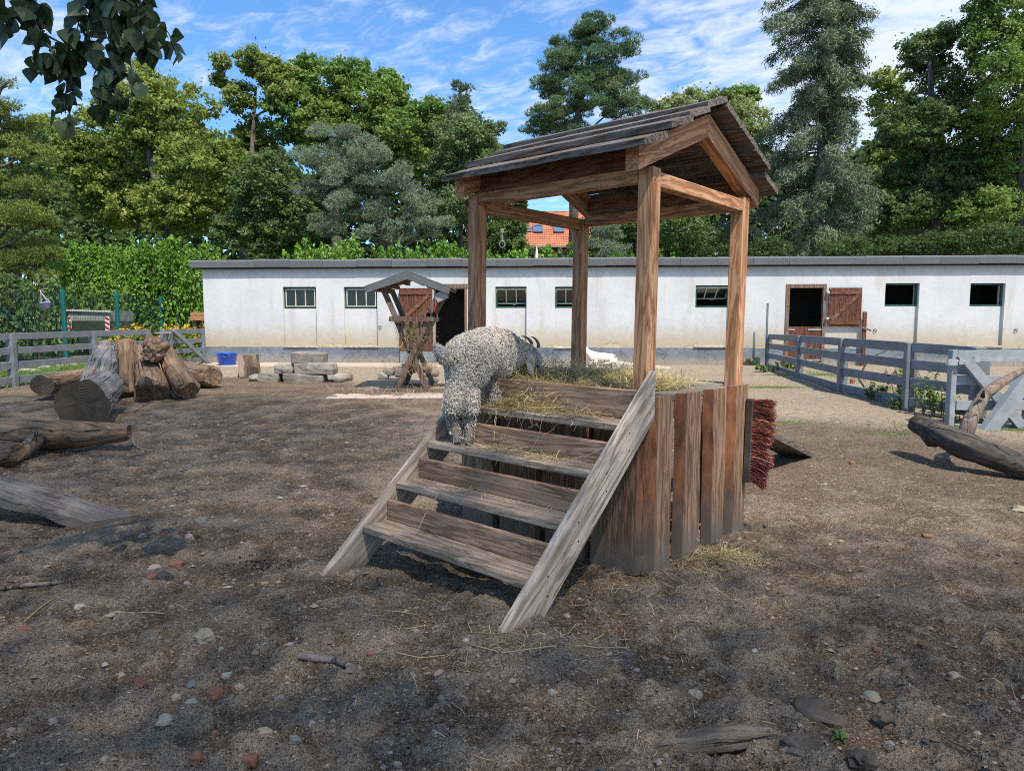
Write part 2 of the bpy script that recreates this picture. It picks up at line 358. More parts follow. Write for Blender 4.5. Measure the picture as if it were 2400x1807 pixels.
# ================================================================= STABLE
WA, WB = np.array([-8.18, 18.5]), np.array([8.57, 17.4])
WD = (WB - WA) / np.linalg.norm(WB - WA); WN = np.array([WD[1], -WD[0]])     # WN points to the camera
WLEN = 22.5
def wall_sz(px, py):
    r = ray(px, py); D = np.array([r.x, r.y])
    M_ = np.array([[D[0], -WD[0]], [D[1], -WD[1]]]); t, s = np.linalg.solve(M_, WA)
    return s, CZ + r.z * t
WM = Matrix(((WD[0], -WN[0], 0, WA[0]), (WD[1], -WN[1], 0, WA[1]), (0, 0, 1, 0), (0, 0, 0, 1)))   # local x along wall, y into the building
Z_TOP, Z_PL, Z_G = 2.78, .665, .12
def plaster_mat():
    t = NT('plaster', .9, .15); g = t.obj((1, 1, 1), rnd=False, gen='Object'); sp = t.node('ShaderNodeSeparateXYZ', {0: g}); z = sp.outputs[2]
    nb = t.noise(g, 1.1, 5, .6); nf = t.noise(g, 7, 7, .7); nff = t.noise(g, 40, 4, .7)
    c = t.mix(t.mr(nb, .3, .7), (.52, .535, .55), (.60, .61, .615))
    c = t.mix(t.mr(nff, .55, .75, 0, .25), c, (.62, .61, .58))
    vs = t.noise(t.obj((2.2, 2.2, .35), rnd=False), 1.6, 6, .65, .3)
    c = t.mix(t.mr(vs, .50, .70, 0, .55), c, (.44, .42, .36))
    low = t.mr(t.math('MULTIPLY_ADD', nf, -.55, z), .45, 1.15, 1, 0); c = t.mix(t.math('MULTIPLY', low, .9), c, (.42, .365, .26))
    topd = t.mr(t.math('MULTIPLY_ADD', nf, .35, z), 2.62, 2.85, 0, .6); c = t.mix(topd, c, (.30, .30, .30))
    # hairline cracks and little chips
    vc = t.node('ShaderNodeTexVoronoi', {'Vector': t.node('ShaderNodeVectorMath', {0: g, 1: t.node('ShaderNodeCombineXYZ', {0: nf, 1: nf, 2: nf}).outputs[0]}, operation='ADD').outputs[0], 'Scale': 1.15}, feature='DISTANCE_TO_EDGE').outputs['Distance']
    crk = t.math('MULTIPLY', t.mr(vc, .0, .008, 1, 0), t.mr(t.noise(g, .8, 3, .6), .52, .62)); c = t.mix(t.math('MULTIPLY', crk, .28), c, (.22, .2, .17))
    chip = t.math('MULTIPLY', t.mr(t.noise(g, 11, 4, .6), .70, .73), t.mr(t.noise(g, 1.0, 2, .5), .48, .6)); c = t.mix(chip, c, (.24, .21, .17))
    # peeled patches showing sandy render just above the plinth and at the left corner
    pz = t.mr(z, .62, 1.0, .26, -.12, False); peel = t.mr(t.math('ADD', t.noise(g, 2.3, 6, .68, .5), pz), .735, .755); c = t.mix(peel, c, t.mix(nff, (.42, .34, .23), (.62, .53, .38)))
    # grey painted plinth below
    zl = t.math('MULTIPLY_ADD', nf, .02, z); pm = t.mr(zl, Z_PL + .008, Z_PL + .014, 1, 0, False)
    pc = t.mix(t.mr(nb, .3, .7), (.115, .14, .17), (.20, .235, .275)); pc = t.mix(t.mr(nf, .56, .7, 0, .6), pc, (.34, .37, .40))
    pc = t.mix(t.mr(t.math('MULTIPLY_ADD', nf, -.4, z), .08, .33, .85, 0), pc, (.33, .29, .23))
    pc = t.mix(t.mr(t.noise(g, 3.4, 7, .75, .8), .66, .70), pc, (.04, .045, .05)); pc = t.mix(t.mr(t.noise(t.obj((1, 1, 2.2), rnd=False, loc=(4, 2, 1)), 1.9, 6, .66, .3), .70, .715), pc, (.50, .41, .29))
    c = t.mix(pm, c, pc)
    b = t.bump(nf, .012, .5); b = t.bump(nff, .003, .7, b); b = t.bump(t.math('SUBTRACT', 1.0, peel), .012, .8, b)
    return t.done(c, b)
M_plaster = plaster_mat()
M_felt = NT('roofing_felt', .9, .2)
def _felt(t):
    v = t.obj((1, 1, 1)); n = t.noise(v, 120, 3, .8); n2 = t.noise(v, 2, 4, .6)
    c = t.mix(t.mr(n, .35, .7), (.055, .06, .07), (.21, .22, .24)); c = t.mix(t.mr(n2, .4, .7, 0, .5), c, (.17, .17, .17))
    return t.done(c, t.bump(n, .004, .8))
M_felt = _felt(M_felt)
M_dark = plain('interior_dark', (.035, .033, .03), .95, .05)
M_stone_sill = plain('sill_render', (.42, .38, .32), .9, .1, var=.3, bump=.004)
M_doorwood = wood('stained_door_wood', [(.055, .024, .016), (.12, .050, .032), (.19, .085, .055)], 'z', 1.0, gray=.18, knots=False)
M_doorwood_h = wood('stained_door_rail', [(.07, .032, .02), (.15, .066, .042), (.23, .11, .07)], 'x', 1.0, gray=.2, knots=False)
M_frame = wood('weathered_frame', [(.08, .05, .035), (.16, .105, .075), (.25, .18, .13)], 'z', 1.0, gray=.3, knots=False)
M_green = plain('green_painted_frame', (.018, .075, .055), .5, .4, var=.3)
M_cream = plain('cream_muntin_paint', (.48, .50, .40), .6, .3, var=.2)
M_steel = plain('galvanised_steel', (.55, .56, .56), .45, .5, .85, var=.2)
M_glass = NT('window_glass', .06, .5); M_glass.b.inputs['Base Color'].default_value = (.012, .016, .016, 1); M_glass = M_glass.m
stable = empty('stable', (float(WA[0]), float(WA[1]), 0), label='long low white-washed stable with grey plinth and flat felt roof', cat='stable')
IW = Matrix.Translation((-float(WA[0]), -float(WA[1]), 0))
WML = IW @ WM                                    # wall frame inside the stable's own space
def wbox(mb, s0, s1, y0, y1, z0, z1, mi=0, bev=0): return mb.box(s0, s1, y0, y1, z0, z1, mi, WML, bev)
def place(o): o.parent = stable; return o
wins = [(663, 741, 672.5, 723.5, 812), (806, 884, 672.5, 723.5, 812), (1161, 1234, 672, 722, 813), (1301, 1376, 672, 722, 814), (1630, 1710, 669, 721, 812), (2074, 2154, 664, 718, 812), (2273, 2355, 664, 718, 811)]
doors = [(1016, 1093, 676, 858), (1841, 1936.5, 666, 860)]
def build_stable():
    W = []
    for a, b, t0, t1, sl in wins:
        s0, s1 = wall_sz(a, 700)[0], wall_sz(b, 700)[0]; zt, zb, zs = wall_sz((a + b) / 2, t0)[1], wall_sz((a + b) / 2, t1)[1], wall_sz((a + b) / 2, sl)[1]
        W.append((s0, s1, zt, zb, zs))
    D = []
    for a, b, t0, t1 in doors:
        s0, s1 = wall_sz(a, 700)[0], wall_sz(b, 700)[0]; D.append((s0, s1, wall_sz((a + b) / 2, t0)[1], .20))
    # cells of the front wall: depth 0 wall, REC recessed panel, None opening
    REC = .085
    ss = sorted({0, WLEN} | {q for w_ in W for q in w_[:2]} | {q for d in D for q in d[:2]}); zs = sorted({-.3, Z_TOP} | {q for w_ in W for q in w_[2:]} | {q for d in D for q in d[2:]})
    def cell(s, z):
        for s0, s1, zt, zb, zl in W:
            if s0 < s < s1:
                if zb < z < zt: return None
                if zl < z < zb: return REC
        for s0, s1, zt, zb in D:
            if s0 < s < s1 and zb < z < zt: return None
        return 0.0
    V, Fc = [], []
    def quad(pts):
        b = len(V); V.extend([WML @ Vector(p) for p in pts]); Fc.append((b, b + 1, b + 2, b + 3))
    T = .30; n, m = len(ss) - 1, len(zs) - 1
    g = [[cell((ss[i] + ss[i + 1]) / 2, (zs[j] + zs[j + 1]) / 2) for j in range(m)] for i in range(n)]
    dp = lambda c: T if c is None else c
    for i in range(n):
        for j in range(m):
            c = g[i][j]; s0, s1, z0, z1 = ss[i], ss[i + 1], zs[j], zs[j + 1]
            if c is not None:
                quad([(s0, c, z0), (s1, c, z0), (s1, c, z1), (s0, c, z1)]); quad([(s0, T, z0), (s0, T, z1), (s1, T, z1), (s1, T, z0)])
            if i + 1 < n and dp(g[i + 1][j]) != dp(c): a, b = dp(c), dp(g[i + 1][j]); quad([(s1, a, z0), (s1, b, z0), (s1, b, z1), (s1, a, z1)])
            if j + 1 < m and dp(g[i][j + 1]) != dp(c): a, b = dp(c), dp(g[i][j + 1]); quad([(s0, a, z1), (s1, a, z1), (s1, b, z1), (s0, b, z1)])
    # side and back walls
    DB = 4.6
    mb = MB(); mb.v = [tuple(v) for v in V]; mb.f = Fc; mb.m = [0] * len(Fc)
    quad = None
    for x0, x1, y0, y1 in ((0, .3, T, DB), (WLEN - .3, WLEN, T, DB), (.3, WLEN - .3, DB - .3, DB)): wbox(mb, x0, x1, y0, y1, -.3, Z_TOP)
    mb.v.extend([tuple(WML @ Vector(p)) for p in ((0, 0, -.3), (0, T, -.3), (0, T, Z_TOP), (0, 0, Z_TOP))]); k = len(mb.v); mb.f.append((k - 4, k - 1, k - 2, k - 3)); mb.m.append(0)
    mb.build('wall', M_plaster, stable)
    mb = MB(); wbox(mb, .32, WLEN - .32, T + .01, DB - .31, .1, .13); wbox(mb, .31, WLEN - .31, T + .9, T + .92, .14, 2.7); mb.build('interior_shade_sheet', M_dark, stable)  # near-black floor and sheet behind the openings: indoor shade put into the colour
    # flat roof slab and felt-covered coping, piece by piece
    mb = MB(); wbox(mb, .05, WLEN + .1, .10, DB + .1, Z_TOP + .003, Z_TOP + .10); mb.build('roof', M_felt, stable)
    s = -.27; k = 0; rr = random.Random(4)
    while s < WLEN:
        L = .90 + rr.uniform(-.03, .03); mb = MB(); h = .012 * rr.random()
        dz = rr.uniform(-.008, .008); z0, z1 = Z_TOP - .045 + dz, Z_TOP + .155 + h + dz
        poly = [(-.145, z0 + .01), (-.15 - h, z1 - .04), (-.12, z1), (.10, z1 + .004), (.10, Z_TOP + .104), (-.125, Z_TOP + .004), (-.13, z0)]
        mb.prism([(a, b) for a, b in poly], s, s + L - .006, 0, WML, axis='x'); mb.build('coping_felt', M_felt, stable); s += L; k += 1
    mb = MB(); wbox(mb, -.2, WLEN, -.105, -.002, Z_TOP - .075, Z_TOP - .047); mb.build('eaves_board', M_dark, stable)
    # windows
    for i, (s0, s1, zt, zb, zl) in enumerate(W):
        fr = MB(); f = .045; y0, y1 = .09, .15
        wbox(fr, s0 + .003, s0 + f, y0, y1, zb + .003, zt - .003); wbox(fr, s1 - f, s1 - .003, y0, y1, zb + .003, zt - .003)
        wbox(fr, s0 + f, s1 - f, y0, y1, zt - f, zt - .003); wbox(fr, s0 + f, s1 - f, y0, y1, zb + .003, zb + f)
        wo_ = fr.build('window', M_green, stable)
        sill = MB(); wbox(sill, s0 - .02, s1 + .02, -.035, .085, zl - .035, zl + .012, 0, .008); sill.build('ledge', M_stone_sill, stable)
        if i < 5:
            ang = 0 if i < 2 else (R(28) if i < 4 else R(52)); ww = s1 - s0 - 2 * f - .01; hh = zt - zb - 2 * f - .01
            if i >= 2: ww = s1 - s0 - .02
            hs = hh if i < 2 else hh * .97
            piv = WML @ Matrix.Translation(((s0 + s1) / 2, .085 if i < 2 else .05, zt - f - .005)) @ Matrix.Rotation(ang, 4, 'X')
            sash = MB(); b = .026
            def sb(a0, a1, c0, c1): sash.box(a0, a1, -.018, .018, c0, c1, 0, piv)
            sb(-ww / 2, -ww / 2 + b, -hs, 0); sb(ww / 2 - b, ww / 2, -hs, 0); sb(-ww / 2 + b, ww / 2 - b, -b, 0); sb(-ww / 2 + b, ww / 2 - b, -hs, -hs + b)
            for q in (-1, 1): sb(q * ww / 6 - b / 2, q * ww / 6 + b / 2, -hs + b, -b)
            so_ = sash.build('sash', M_cream, wo_)
            for q in (-1, 0, 1):
                gl = MB(); gl.box(q * ww / 3 - ww / 6 + b, q * ww / 3 + ww / 6 - b, -.003, .003, -hs + b, -b, 0, piv); gl.build('pane', M_glass, wo_)
            if i >= 2:
                st = MB(); e = piv @ Vector((0, 0, -hs)); st.tube([e, e + Vector((.05, .03, -.03)), e + Vector((.12, .02, -.02))], .008, 6); st.build('stay', M_steel, wo_)
    # doors
    def plank_door(name, s0, s1, z0, z1, y, brace=1, rails=True, col=M_doorwood):
        root = empty('door', (0, 0, 0)); root.name = name; root.parent = stable
        nb = max(3, round((s1 - s0) / .13)); bw = (s1 - s0) / nb
        for k in range(nb):
            m_ = MB(); wbox(m_, s0 + k * bw + .002, s0 + (k + 1) * bw - .002, y, y + .022, z0, z1, 0, .003); o = m_.build('plank', col, root)
        if rails:
            for zz in (z1 - .16, z0 + .05):
                m_ = MB(); wbox(m_, s0 + .03, s1 - .03, y - .024, y - .001, zz, zz + .10, 0, .004); m_.build('ledge_rail', M_doorwood_h, root)
            if brace:
                a, b = (s0 + .08, z0 + .16), (s1 - .08, z1 - .17)
                if brace < 0: a, b = (s1 - .08, z0 + .16), (s0 + .08, z1 - .17)
                m_ = MB(); m_.bar(WML @ Vector((a[0], y - .013, a[1])), WML @ Vector((b[0], y - .013, b[1])), .022, .09, 0, up=(0, 0, 1)); m_.build('brace', M_doorwood_h, root)
        return root
    # right door: frame, closed lower half, upper half folded open to the right
    s0, s1, zt, zb = D[1]
    fr = MB(); f = .10
    wbox(fr, s0 + .002, s0 + f, -.02, .08, zb, zt - .002, 0, .006); wbox(fr, s1 - f * .8, s1 - .002, -.02, .08, zb, zt - .002, 0, .006); wbox(fr, s0 + f + .002, s1 - f * .8 - .002, -.02, .08, zt - f, zt - .002, 0, .006); fr.build('door_frame', M_frame, stable)
    zm = wall_sz(1890, 766)[1]
    d2 = plank_door('door', s0 + f + .004, s1 - f * .8 - .004, zb + .03, zm, .012, rails=False)
    for zz in (zm - .09, zb + .15): hz = MB(); wbox(hz, s1 - .42, s1 - f * .7, -.001, .011, zz, zz + .035); hz.build('strap_hinge', M_steel, d2)
    hz = MB(); wbox(hz, s0 + f + .005, s0 + f + .16, -.001, .011, zm - .09, zm - .06); hz.build('latch', M_steel, d2)
    a, b = wall_sz(1938.5, 720)[0], wall_sz(2016, 720)[0]
    d3 = plank_door('door', a, b, wall_sz(1975, 765)[1], wall_sz(1975, 675)[1], -.085)
    hg = MB()
    for py in (690, 750): zz = wall_sz(1935, py)[1]; wbox(hg, a - .05, a + .02, -.11, -.035, zz, zz + .06, 0, .01)
    hg.build('hinge', M_steel, d3)
    # left door: dark opening, both leaves folded open to its left
    s0, s1, zt, zb = D[0]
    fr = MB(); wbox(fr, s0 - .16, s1 + .04, -.02, .06, zt, zt + .11, 0, .006); wbox(fr, s1 - .05, s1 + .02, -.01, .06, zb, zt - .002, 0, .006); fr.build('door_frame', M_frame, stable)
    a, b = wall_sz(937, 720)[0], wall_sz(1015, 720)[0]; zmid = wall_sz(975, 765)[1]
    plank_door('door', a, b, zmid, wall_sz(975, 676)[1], -.085, 1)
    plank_door('door', a + .01, b + .01, wall_sz(975, 823)[1], zmid - .012, -.083, 0, rails=False)
    kp = MB(); wbox(kp, a + .01, b + .01, -.084, -.06, .22, wall_sz(975, 823)[1] - .004); kp.build('kick_panel', plain('grey_sheet', (.20, .23, .24), .6, .4, var=.25, bump=.004), stable)
    # two rings on the wall
    for px, py in ((2050, 775), (2380, 774), (891, 767)):
        s, z = wall_sz(px, py); m_ = MB(); pts = [WML @ Vector((s + .035 * math.cos(q), -.02, z + .045 * math.sin(q))) for q in np.linspace(0, 2 * math.pi, 13)]; m_.tube(pts, .006, 5); m_.build('tether_ring', M_dark, stable)
    return W, D
WIN, DOOR = build_stable()
# wooden stake with a short crosspiece against the wall, and slotted steel post
def wall_pt(px, py, off=0):
    s, z = wall_sz(px, py); p = WM @ Vector((s, -off, z)); return p
st = empty('wooden_stake', wall_pt(2019, 800, .12), label='short dark wooden stake with a crosspiece beside the open upper door', cat='stake')
s_, z1_ = wall_sz(2019, 731); m_ = MB(); q = st.location
m_.box(-.045, .045, -.03, .03, .1 - q.z, z1_ - q.z, 0, None, .006); m_.build('post', M_doorwood, st)
m_ = MB(); zc = wall_sz(2020, 771)[1] - q.z; m_.bar((-.13, -.05, zc + .06), (.14, -.05, zc - .04), .03, .045); m_.build('crosspiece', M_frame, st)
# ----------------------------------------------------------------- paving in front of the stable
M_paver = None
def paver_mat():
    t = NT('paver', .9, .15); v = t.obj(); n = t.noise(v, 14, 5, .65); n2 = t.noise(v, 60, 3, .7)
    rv = t.rand(); c = t.ramp(rv, [(0, (.42, .33, .27)), (.5, (.47, .38, .31)), (1, (.35, .30, .255))])
    c = t.mix(t.mr(n, .35, .7, 0, .6), c, (.45, .40, .33)); c = t.mix(t.mr(n2, .55, .7, 0, .4), c, (.16, .13, .11)); return t.done(c, t.bump(n, .006, .8))
M_paver = paver_mat()
pav = MB(); wbox_w = lambda mb, s0, s1, y0, y1, z0, z1: mb.box(s0, s1, y0, y1, z0, z1, 0, WM)
wbox_w(pav, .1, 11.3, -1.62, -.005, -.1, .232)
pav = pav.build('pavement', plain('sand_bed', (.26, .22, .17), .95, .1, var=.3, bump=.01)); tag(pav, 'paved strip along the foot of the stable', kind='structure')
pm_ = MB(); pm_.box(-.232, .232, -.232, .232, 0, .035, 0, None, .008); pm_me = pm_.build('paver', M_paver, pav).data
first = bpy.data.objects['paver']; rr = random.Random(3); k = 0; wang = math.atan2(WD[1], WD[0])
for r_ in range(3):
    for c_ in range(23):
        s = .42 + c_ * .478 + (.2 if r_ % 2 else 0)
        if s > 11.1: continue
        o = first if k == 0 else link(bpy.data.objects.new('paver', pm_me)); k += 1; o.parent = pav
        p = WM @ Vector((s, -.30 - r_ * .50, 0)); o.location = (p.x, p.y, .225 + rr.uniform(-.004, .006)); o.rotation_euler = (rr.uniform(-.012, .012), rr.uniform(-.012, .012), wang + rr.uniform(-.02, .02)); o.scale = (1, 1.03, 1)
# tilted concrete ramp slab at the right end of the paving
m_ = MB(); a = G(1440, 862); b = G(1555, 874)
sl = MB(); sl.add([(a.x, a.y + .5, a.z + .16), (a.x + 1.35, a.y - .1, a.z + .02), (a.x + 1.2, a.y - .5, a.z + .01), (a.x - .1, a.y - .35, a.z + .14), (a.x, a.y + .5, a.z - .1), (a.x + 1.35, a.y - .1, a.z - .1), (a.x + 1.2, a.y - .5, a.z - .1), (a.x - .1, a.y - .35, a.z - .1)], [(0, 3, 2, 1), (0, 1, 5, 4), (1, 2, 6, 5), (2, 3, 7, 6), (3, 0, 4, 7)])
M_conc = plain('concrete', (.42, .38, .32), .9, .12, var=.22, scale=6, bump=.006)
sl = sl.build('concrete_ramp', M_conc); tag(sl, 'low sloping concrete wedge at the foot of the stable wall', kind='structure')
# threshold slab before the right door
th = MB(); wbox_w(th, wall_sz(1836, 700)[0], wall_sz(1990, 700)[0], -1.5, -.01, -.1, .215); th = th.build('threshold', M_conc); tag(th, 'pale concrete threshold slab before the right stable door', kind='structure')
# concrete platform before the rack with a band of grid stones
a, b = G(722, 938), G(1090, 938); c_ = G(745, 922)
slab = MB(); slab.box(a.x, b.x + .6, a.y, c_.y + .3, -.1, a.z + .02, 0, None, .006); slab = slab.build('rack_pad', plain('dirty_concrete', (.135, .115, .092), .9, .1, var=.4, scale=4, bump=.008)); tag(slab, 'worn concrete pad under the hay rack', kind='structure')
gs = MB(); gs.box(-.105, .105, -.09, .09, 0, .03, 0, None, .006); gs0 = gs.build('paver', M_paver, slab); k = 0
for r_ in range(3):
    for c2 in range(15):
        o = gs0 if k == 0 else link(bpy.data.objects.new('paver', gs0.data)); k += 1; o.parent = slab
        o.location = (a.x + .35 + c2 * .222 + (.1 if r_ % 2 else 0), a.y + .16 + r_ * .195, a.z + .002 + rr.uniform(-.003, .003)); o.rotation_euler = (0, 0, rr.uniform(-.02, .02))
# ================================================================= GOAT SHELTER (raised platform with stairs and roof)
SS = .83989; ZB = -.2478
_Rs = Matrix(((.66521408, -.7465722, .01096215), (.74663231, .66523269, -.00237951), (-.0055159, .00976758, .99993708)))
def FW(u, v, z): return _Rs @ Vector((u, v, z)) * SS + Vector((.7952174 * SS, 4.1290925 * SS, -ZB * SS))
_base = FW(0, 0, ZB)
shelter = empty('goat_shelter', label='raised wooden goat platform with steps, four posts and a plank gable roof', cat='shelter')
SMW = Matrix.Translation(_base) @ _Rs.to_4x4()
shelter.matrix_world = SMW
def L(u, v, z): return Vector((u * SS, v * SS, (z - ZB) * SS))
C_fresh = [(.22, .100, .050), (.41, .205, .105), (.60, .345, .195)]
M_post = wood('larch_post', C_fresh, 'z', 1.0, gray=.05, dist=.001)
M_beamY = wood('larch_beam', C_fresh, 'y', 1.0, gray=.05)
M_beamX = wood('larch_rail', C_fresh, 'x', 1.0, gray=.1)
M_roofp = wood('weathered_roof_plank', [(0.053, 0.040, 0.033), (0.131, 0.107, 0.090), (0.242, 0.205, 0.179)], 'y', 1.0, gray=.35, dist=.003, graycol=(.16, .155, .15))
M_tread = wood('dusty_tread', [(0.152, 0.109, 0.075), (0.304, 0.229, 0.166), (0.457, 0.355, 0.266)], 'y', 1.0, gray=.25, dist=.0025, graycol=(.27, .23, .185))
M_riser = wood('riser_board', [(0.129, 0.075, 0.046), (0.274, 0.167, 0.105), (0.411, 0.275, 0.184)], 'y', 1.0, gray=.25, dist=.002, graycol=(.24, .20, .16))
M_string = wood('weathered_stringer', [(0.181, 0.138, 0.105), (0.374, 0.301, 0.235), (0.580, 0.494, 0.401)], 'x', .8, gray=.3, dirt=.14, dist=.003, graycol=(.32, .295, .26))
M_board = wood('side_board', [(0.115, 0.063, 0.039), (0.236, 0.140, 0.086), (0.368, 0.236, 0.155)], 'z', 1.0, gray=.1, dirt=.24, dist=.002)
M_deck = wood('deck_plank', [(0.117, 0.098, 0.081), (0.221, 0.195, 0.169), (0.338, 0.305, 0.273)], 'y', 1.0, gray=.5, dist=.002, graycol=(.18, .175, .165))
def bark_mat():
    t = NT('bark_edge', .9, .1); v = t.obj((14, 14, 3)); n = t.noise(v, 1.3, 6, .7, .5); n2 = t.noise(t.obj((1, 1, 1)), 60, 3, .6)
    c = t.ramp(n, [(.3, (.06, .03, .02)), (.5, (.20, .085, .045)), (.72, (.36, .15, .06))]); c = t.mix(t.mr(n2, .5, .7, 0, .5), c, (.18, .13, .1))
    geo = t.node('ShaderNodeNewGeometry'); sp = t.node('ShaderNodeSeparateXYZ', {0: geo.outputs['Position']})
    dm = t.mr(t.math('MULTIPLY_ADD', n, .25, sp.outputs[2]), .25, .6, .9, 0); c = t.mix(dm, c, (.10, .088, .075))
    return t.done(c, t.bump(n, .004, .9))
M_bark = bark_mat()
M_nail = plain('dark_screw', (.03, .025, .022), .5, .5)
M_mud = plain('dried_mud', (.17, .14, .11), .95, .05, var=.3, scale=40, bump=.004)
def part(mb, name, mat, lab=None, smooth=False):
    o = mb.build(name, mat, shelter, smooth)
    if lab: o['label'] = lab
    return o
W_, D_, T_, HP, HT = 1.3748, 1.5259, .0997, .8558, 2.2105
def lbox(mb, u0, u1, v0, v1, z0, z1, bev=.004, mi=0):
    a, b = L(u0, v0, z0), L(u1, v1, z1); return mb.box(a.x, b.x, a.y, b.y, a.z, b.z, mi, None, bev)
def loc_part(name, mat, u0, u1, v0, v1, z0, z1, bev=.004, lab=None, warp=0, seed=0):
    """a plank as its own object with its origin at its centre"""
    a, b = L(u0, v0, z0), L(u1, v1, z1); c = (a + b) / 2; h = (b - a) / 2
    mb = MB(); mb.box(-h.x, h.x, -h.y, h.y, -h.z, h.z, 0, None, bev); o = part(mb, name, mat, lab); o.location = c; return o
# posts
for i, (u, v) in enumerate(((0, 0), (W_ - T_, 0), (0, D_ - T_), (W_ - T_, D_ - T_))):
    o = loc_part('post', M_post, u, u + T_, v, v + T_, ZB + .03, HT - (0.0 if i != 3 else .03), .005)
    m_ = MB()
    if v == 0:
        for q in (.03, .072): m_.tube([L(u + q, -.001, HT - .075) - o.location, L(u + q, .01, HT - .075) - o.location], .0045, 6)
        s_ = m_.build('screw', M_nail, o)
# top rails between the posts
BH = .083
zt = HT - .0
loc_part('eaves_beam', M_beamY, .004, .075, T_ + .002, D_ - T_ - .002, 2.128, 2.214)
loc_part('eaves_beam', M_beamY, W_ - .075, W_ - .004, T_ + .002, D_ - T_ - .002, 2.118, 2.20)
loc_part('cross_beam', M_beamX, T_ + .002, W_ - T_ - .002, .004, .075, 2.105, 2.19)
loc_part('cross_beam', M_beamX, T_ + .002, W_ - T_ - .002, D_ - .08, D_ - .006, 2.09, 2.18)
# rafters: two gables
SL = .412
def rafter(v0, v1, side):
    mid = W_ / 2
    ue = -.155 if side < 0 else W_ + .155
    zb0, zb1 = 2.161, 2.161 + SL * (mid + .155); h = .145
    pts = [(ue, zb0), (mid, zb1), (mid, zb1 + h), (ue, zb0 + h)]
    if side > 0: pts = [(ue, zb0), (ue, zb0 + h), (mid, zb1 + h), (mid, zb1)]
    P2 = [(L(u, 0, z).x, L(u, 0, z).z) for u, z in pts]
    cx = sum(p[0] for p in P2) / 4; cz = sum(p[1] for p in P2) / 4; ang = math.atan(SL) * (-side)
    # origin in the middle, grain axis turned along the rafter
    Mi = Matrix.Rotation(ang, 4, 'Y')
    loc = []
    for a, b in P2:
        q = Mi @ Vector((a - cx, 0, b - cz)); loc.append((q.x, q.z))
    mb = MB(); mb.prism(loc, L(0, v0, 0).y, L(0, v1, 0).y, 0, None, 'y'); o = part(mb, 'rafter', M_beamX); o.location = (cx, 0, cz); o.rotation_euler = (0, -ang, 0)
    return o
for v0, v1 in ((.001, .088), (D_ - .115, D_ - .028)):
    for s in (-1, 1): rafter(v0, v1, s)
# eaves boards between the rafters, under the planks
for u0, u1 in ((.008, .05), (W_ - .05, W_ - .008)):
    loc_part('eaves_board', wood('dark_eaves_board', [(.09, .042, .024), (.17, .085, .05), (.26, .14, .085)], 'y', 1.0) if u0 < .1 else bpy.data.materials['dark_eaves_board'], u0, u1, .092, D_ - .12, 2.2155, 2.2155 + .13, .003)
# roof planks, lapped like clapboards, four on each slope
def roof_plank(side, ulo, w, v0, v1, lift, th=.032, skew=0.0, lab=None, ang_add=.045):
    mid = W_ / 2; ang = math.atan(SL); zr = lambda u: 2.161 + SL * (u + .155) + .145 if u < mid else 2.161 + SL * (W_ + .155 - u) + .145
    uu = ulo if side < 0 else W_ - ulo
    p = L(uu, (v0 + v1) / 2, zr(min(ulo, mid) if side < 0 else uu) + lift)
    hy = (v1 - v0) / 2 * SS; n = 13; rr = random.Random(int(1000 * (ulo + 3 * side + 9)))
    # cross sections along y with a slightly waney lower edge
    mb = MB(); rows = []
    for k in range(n):
        y = -hy + 2 * hy * k / (n - 1); e = rr.uniform(-.003, .003) * (0 if k in (0, n - 1) else 1); zz = .0015 * math.sin(k * .9 + ulo * 7)
        yo = 0
        rows.append([(-e, y, -th / 2 + zz), (w * SS, y, -th / 2 + zz), (w * SS, y, th / 2 + zz), (-e + .004, y, th / 2 + zz)])
    vs = [v for r_ in rows for v in r_]; fs = [(3, 2, 1, 0), tuple((n - 1) * 4 + q for q in range(4))]
    for k in range(n - 1):
        for q in range(4): fs.append((k * 4 + q, k * 4 + (q + 1) % 4, (k + 1) * 4 + (q + 1) % 4, (k + 1) * 4 + q))
    mb.add(vs, fs); o = part(mb, 'roof_plank', M_roofp, lab)
    o.location = p
    a = ang - ang_add
    o.rotation_euler = (0, -a, skew) if side < 0 else (0, a, math.pi + skew)
    if side > 0: o.rotation_euler = Matrix.Rotation(math.pi, 4, 'Z').to_euler(); o.rotation_euler = (Matrix.Rotation(math.pi + skew, 4, 'Z') @ Matrix.Rotation(-a, 4, 'Y')).to_euler()
    return o
for side in (-1, 1):
    roof_plank(side, -.27, .285, -.10, D_ + (-.02 if side < 0 else .08), .020)
    roof_plank(side, -.03, .27, -.13, D_ + (-.01 if side < 0 else .06), .056)
    roof_plank(side, .20, .27, -.12, D_ + (-.04 if side < 0 else .05), .066)
    roof_plank(side, .44, .285 if side < 0 else .24, -.11, D_ + .06, .082 if side < 0 else .066)
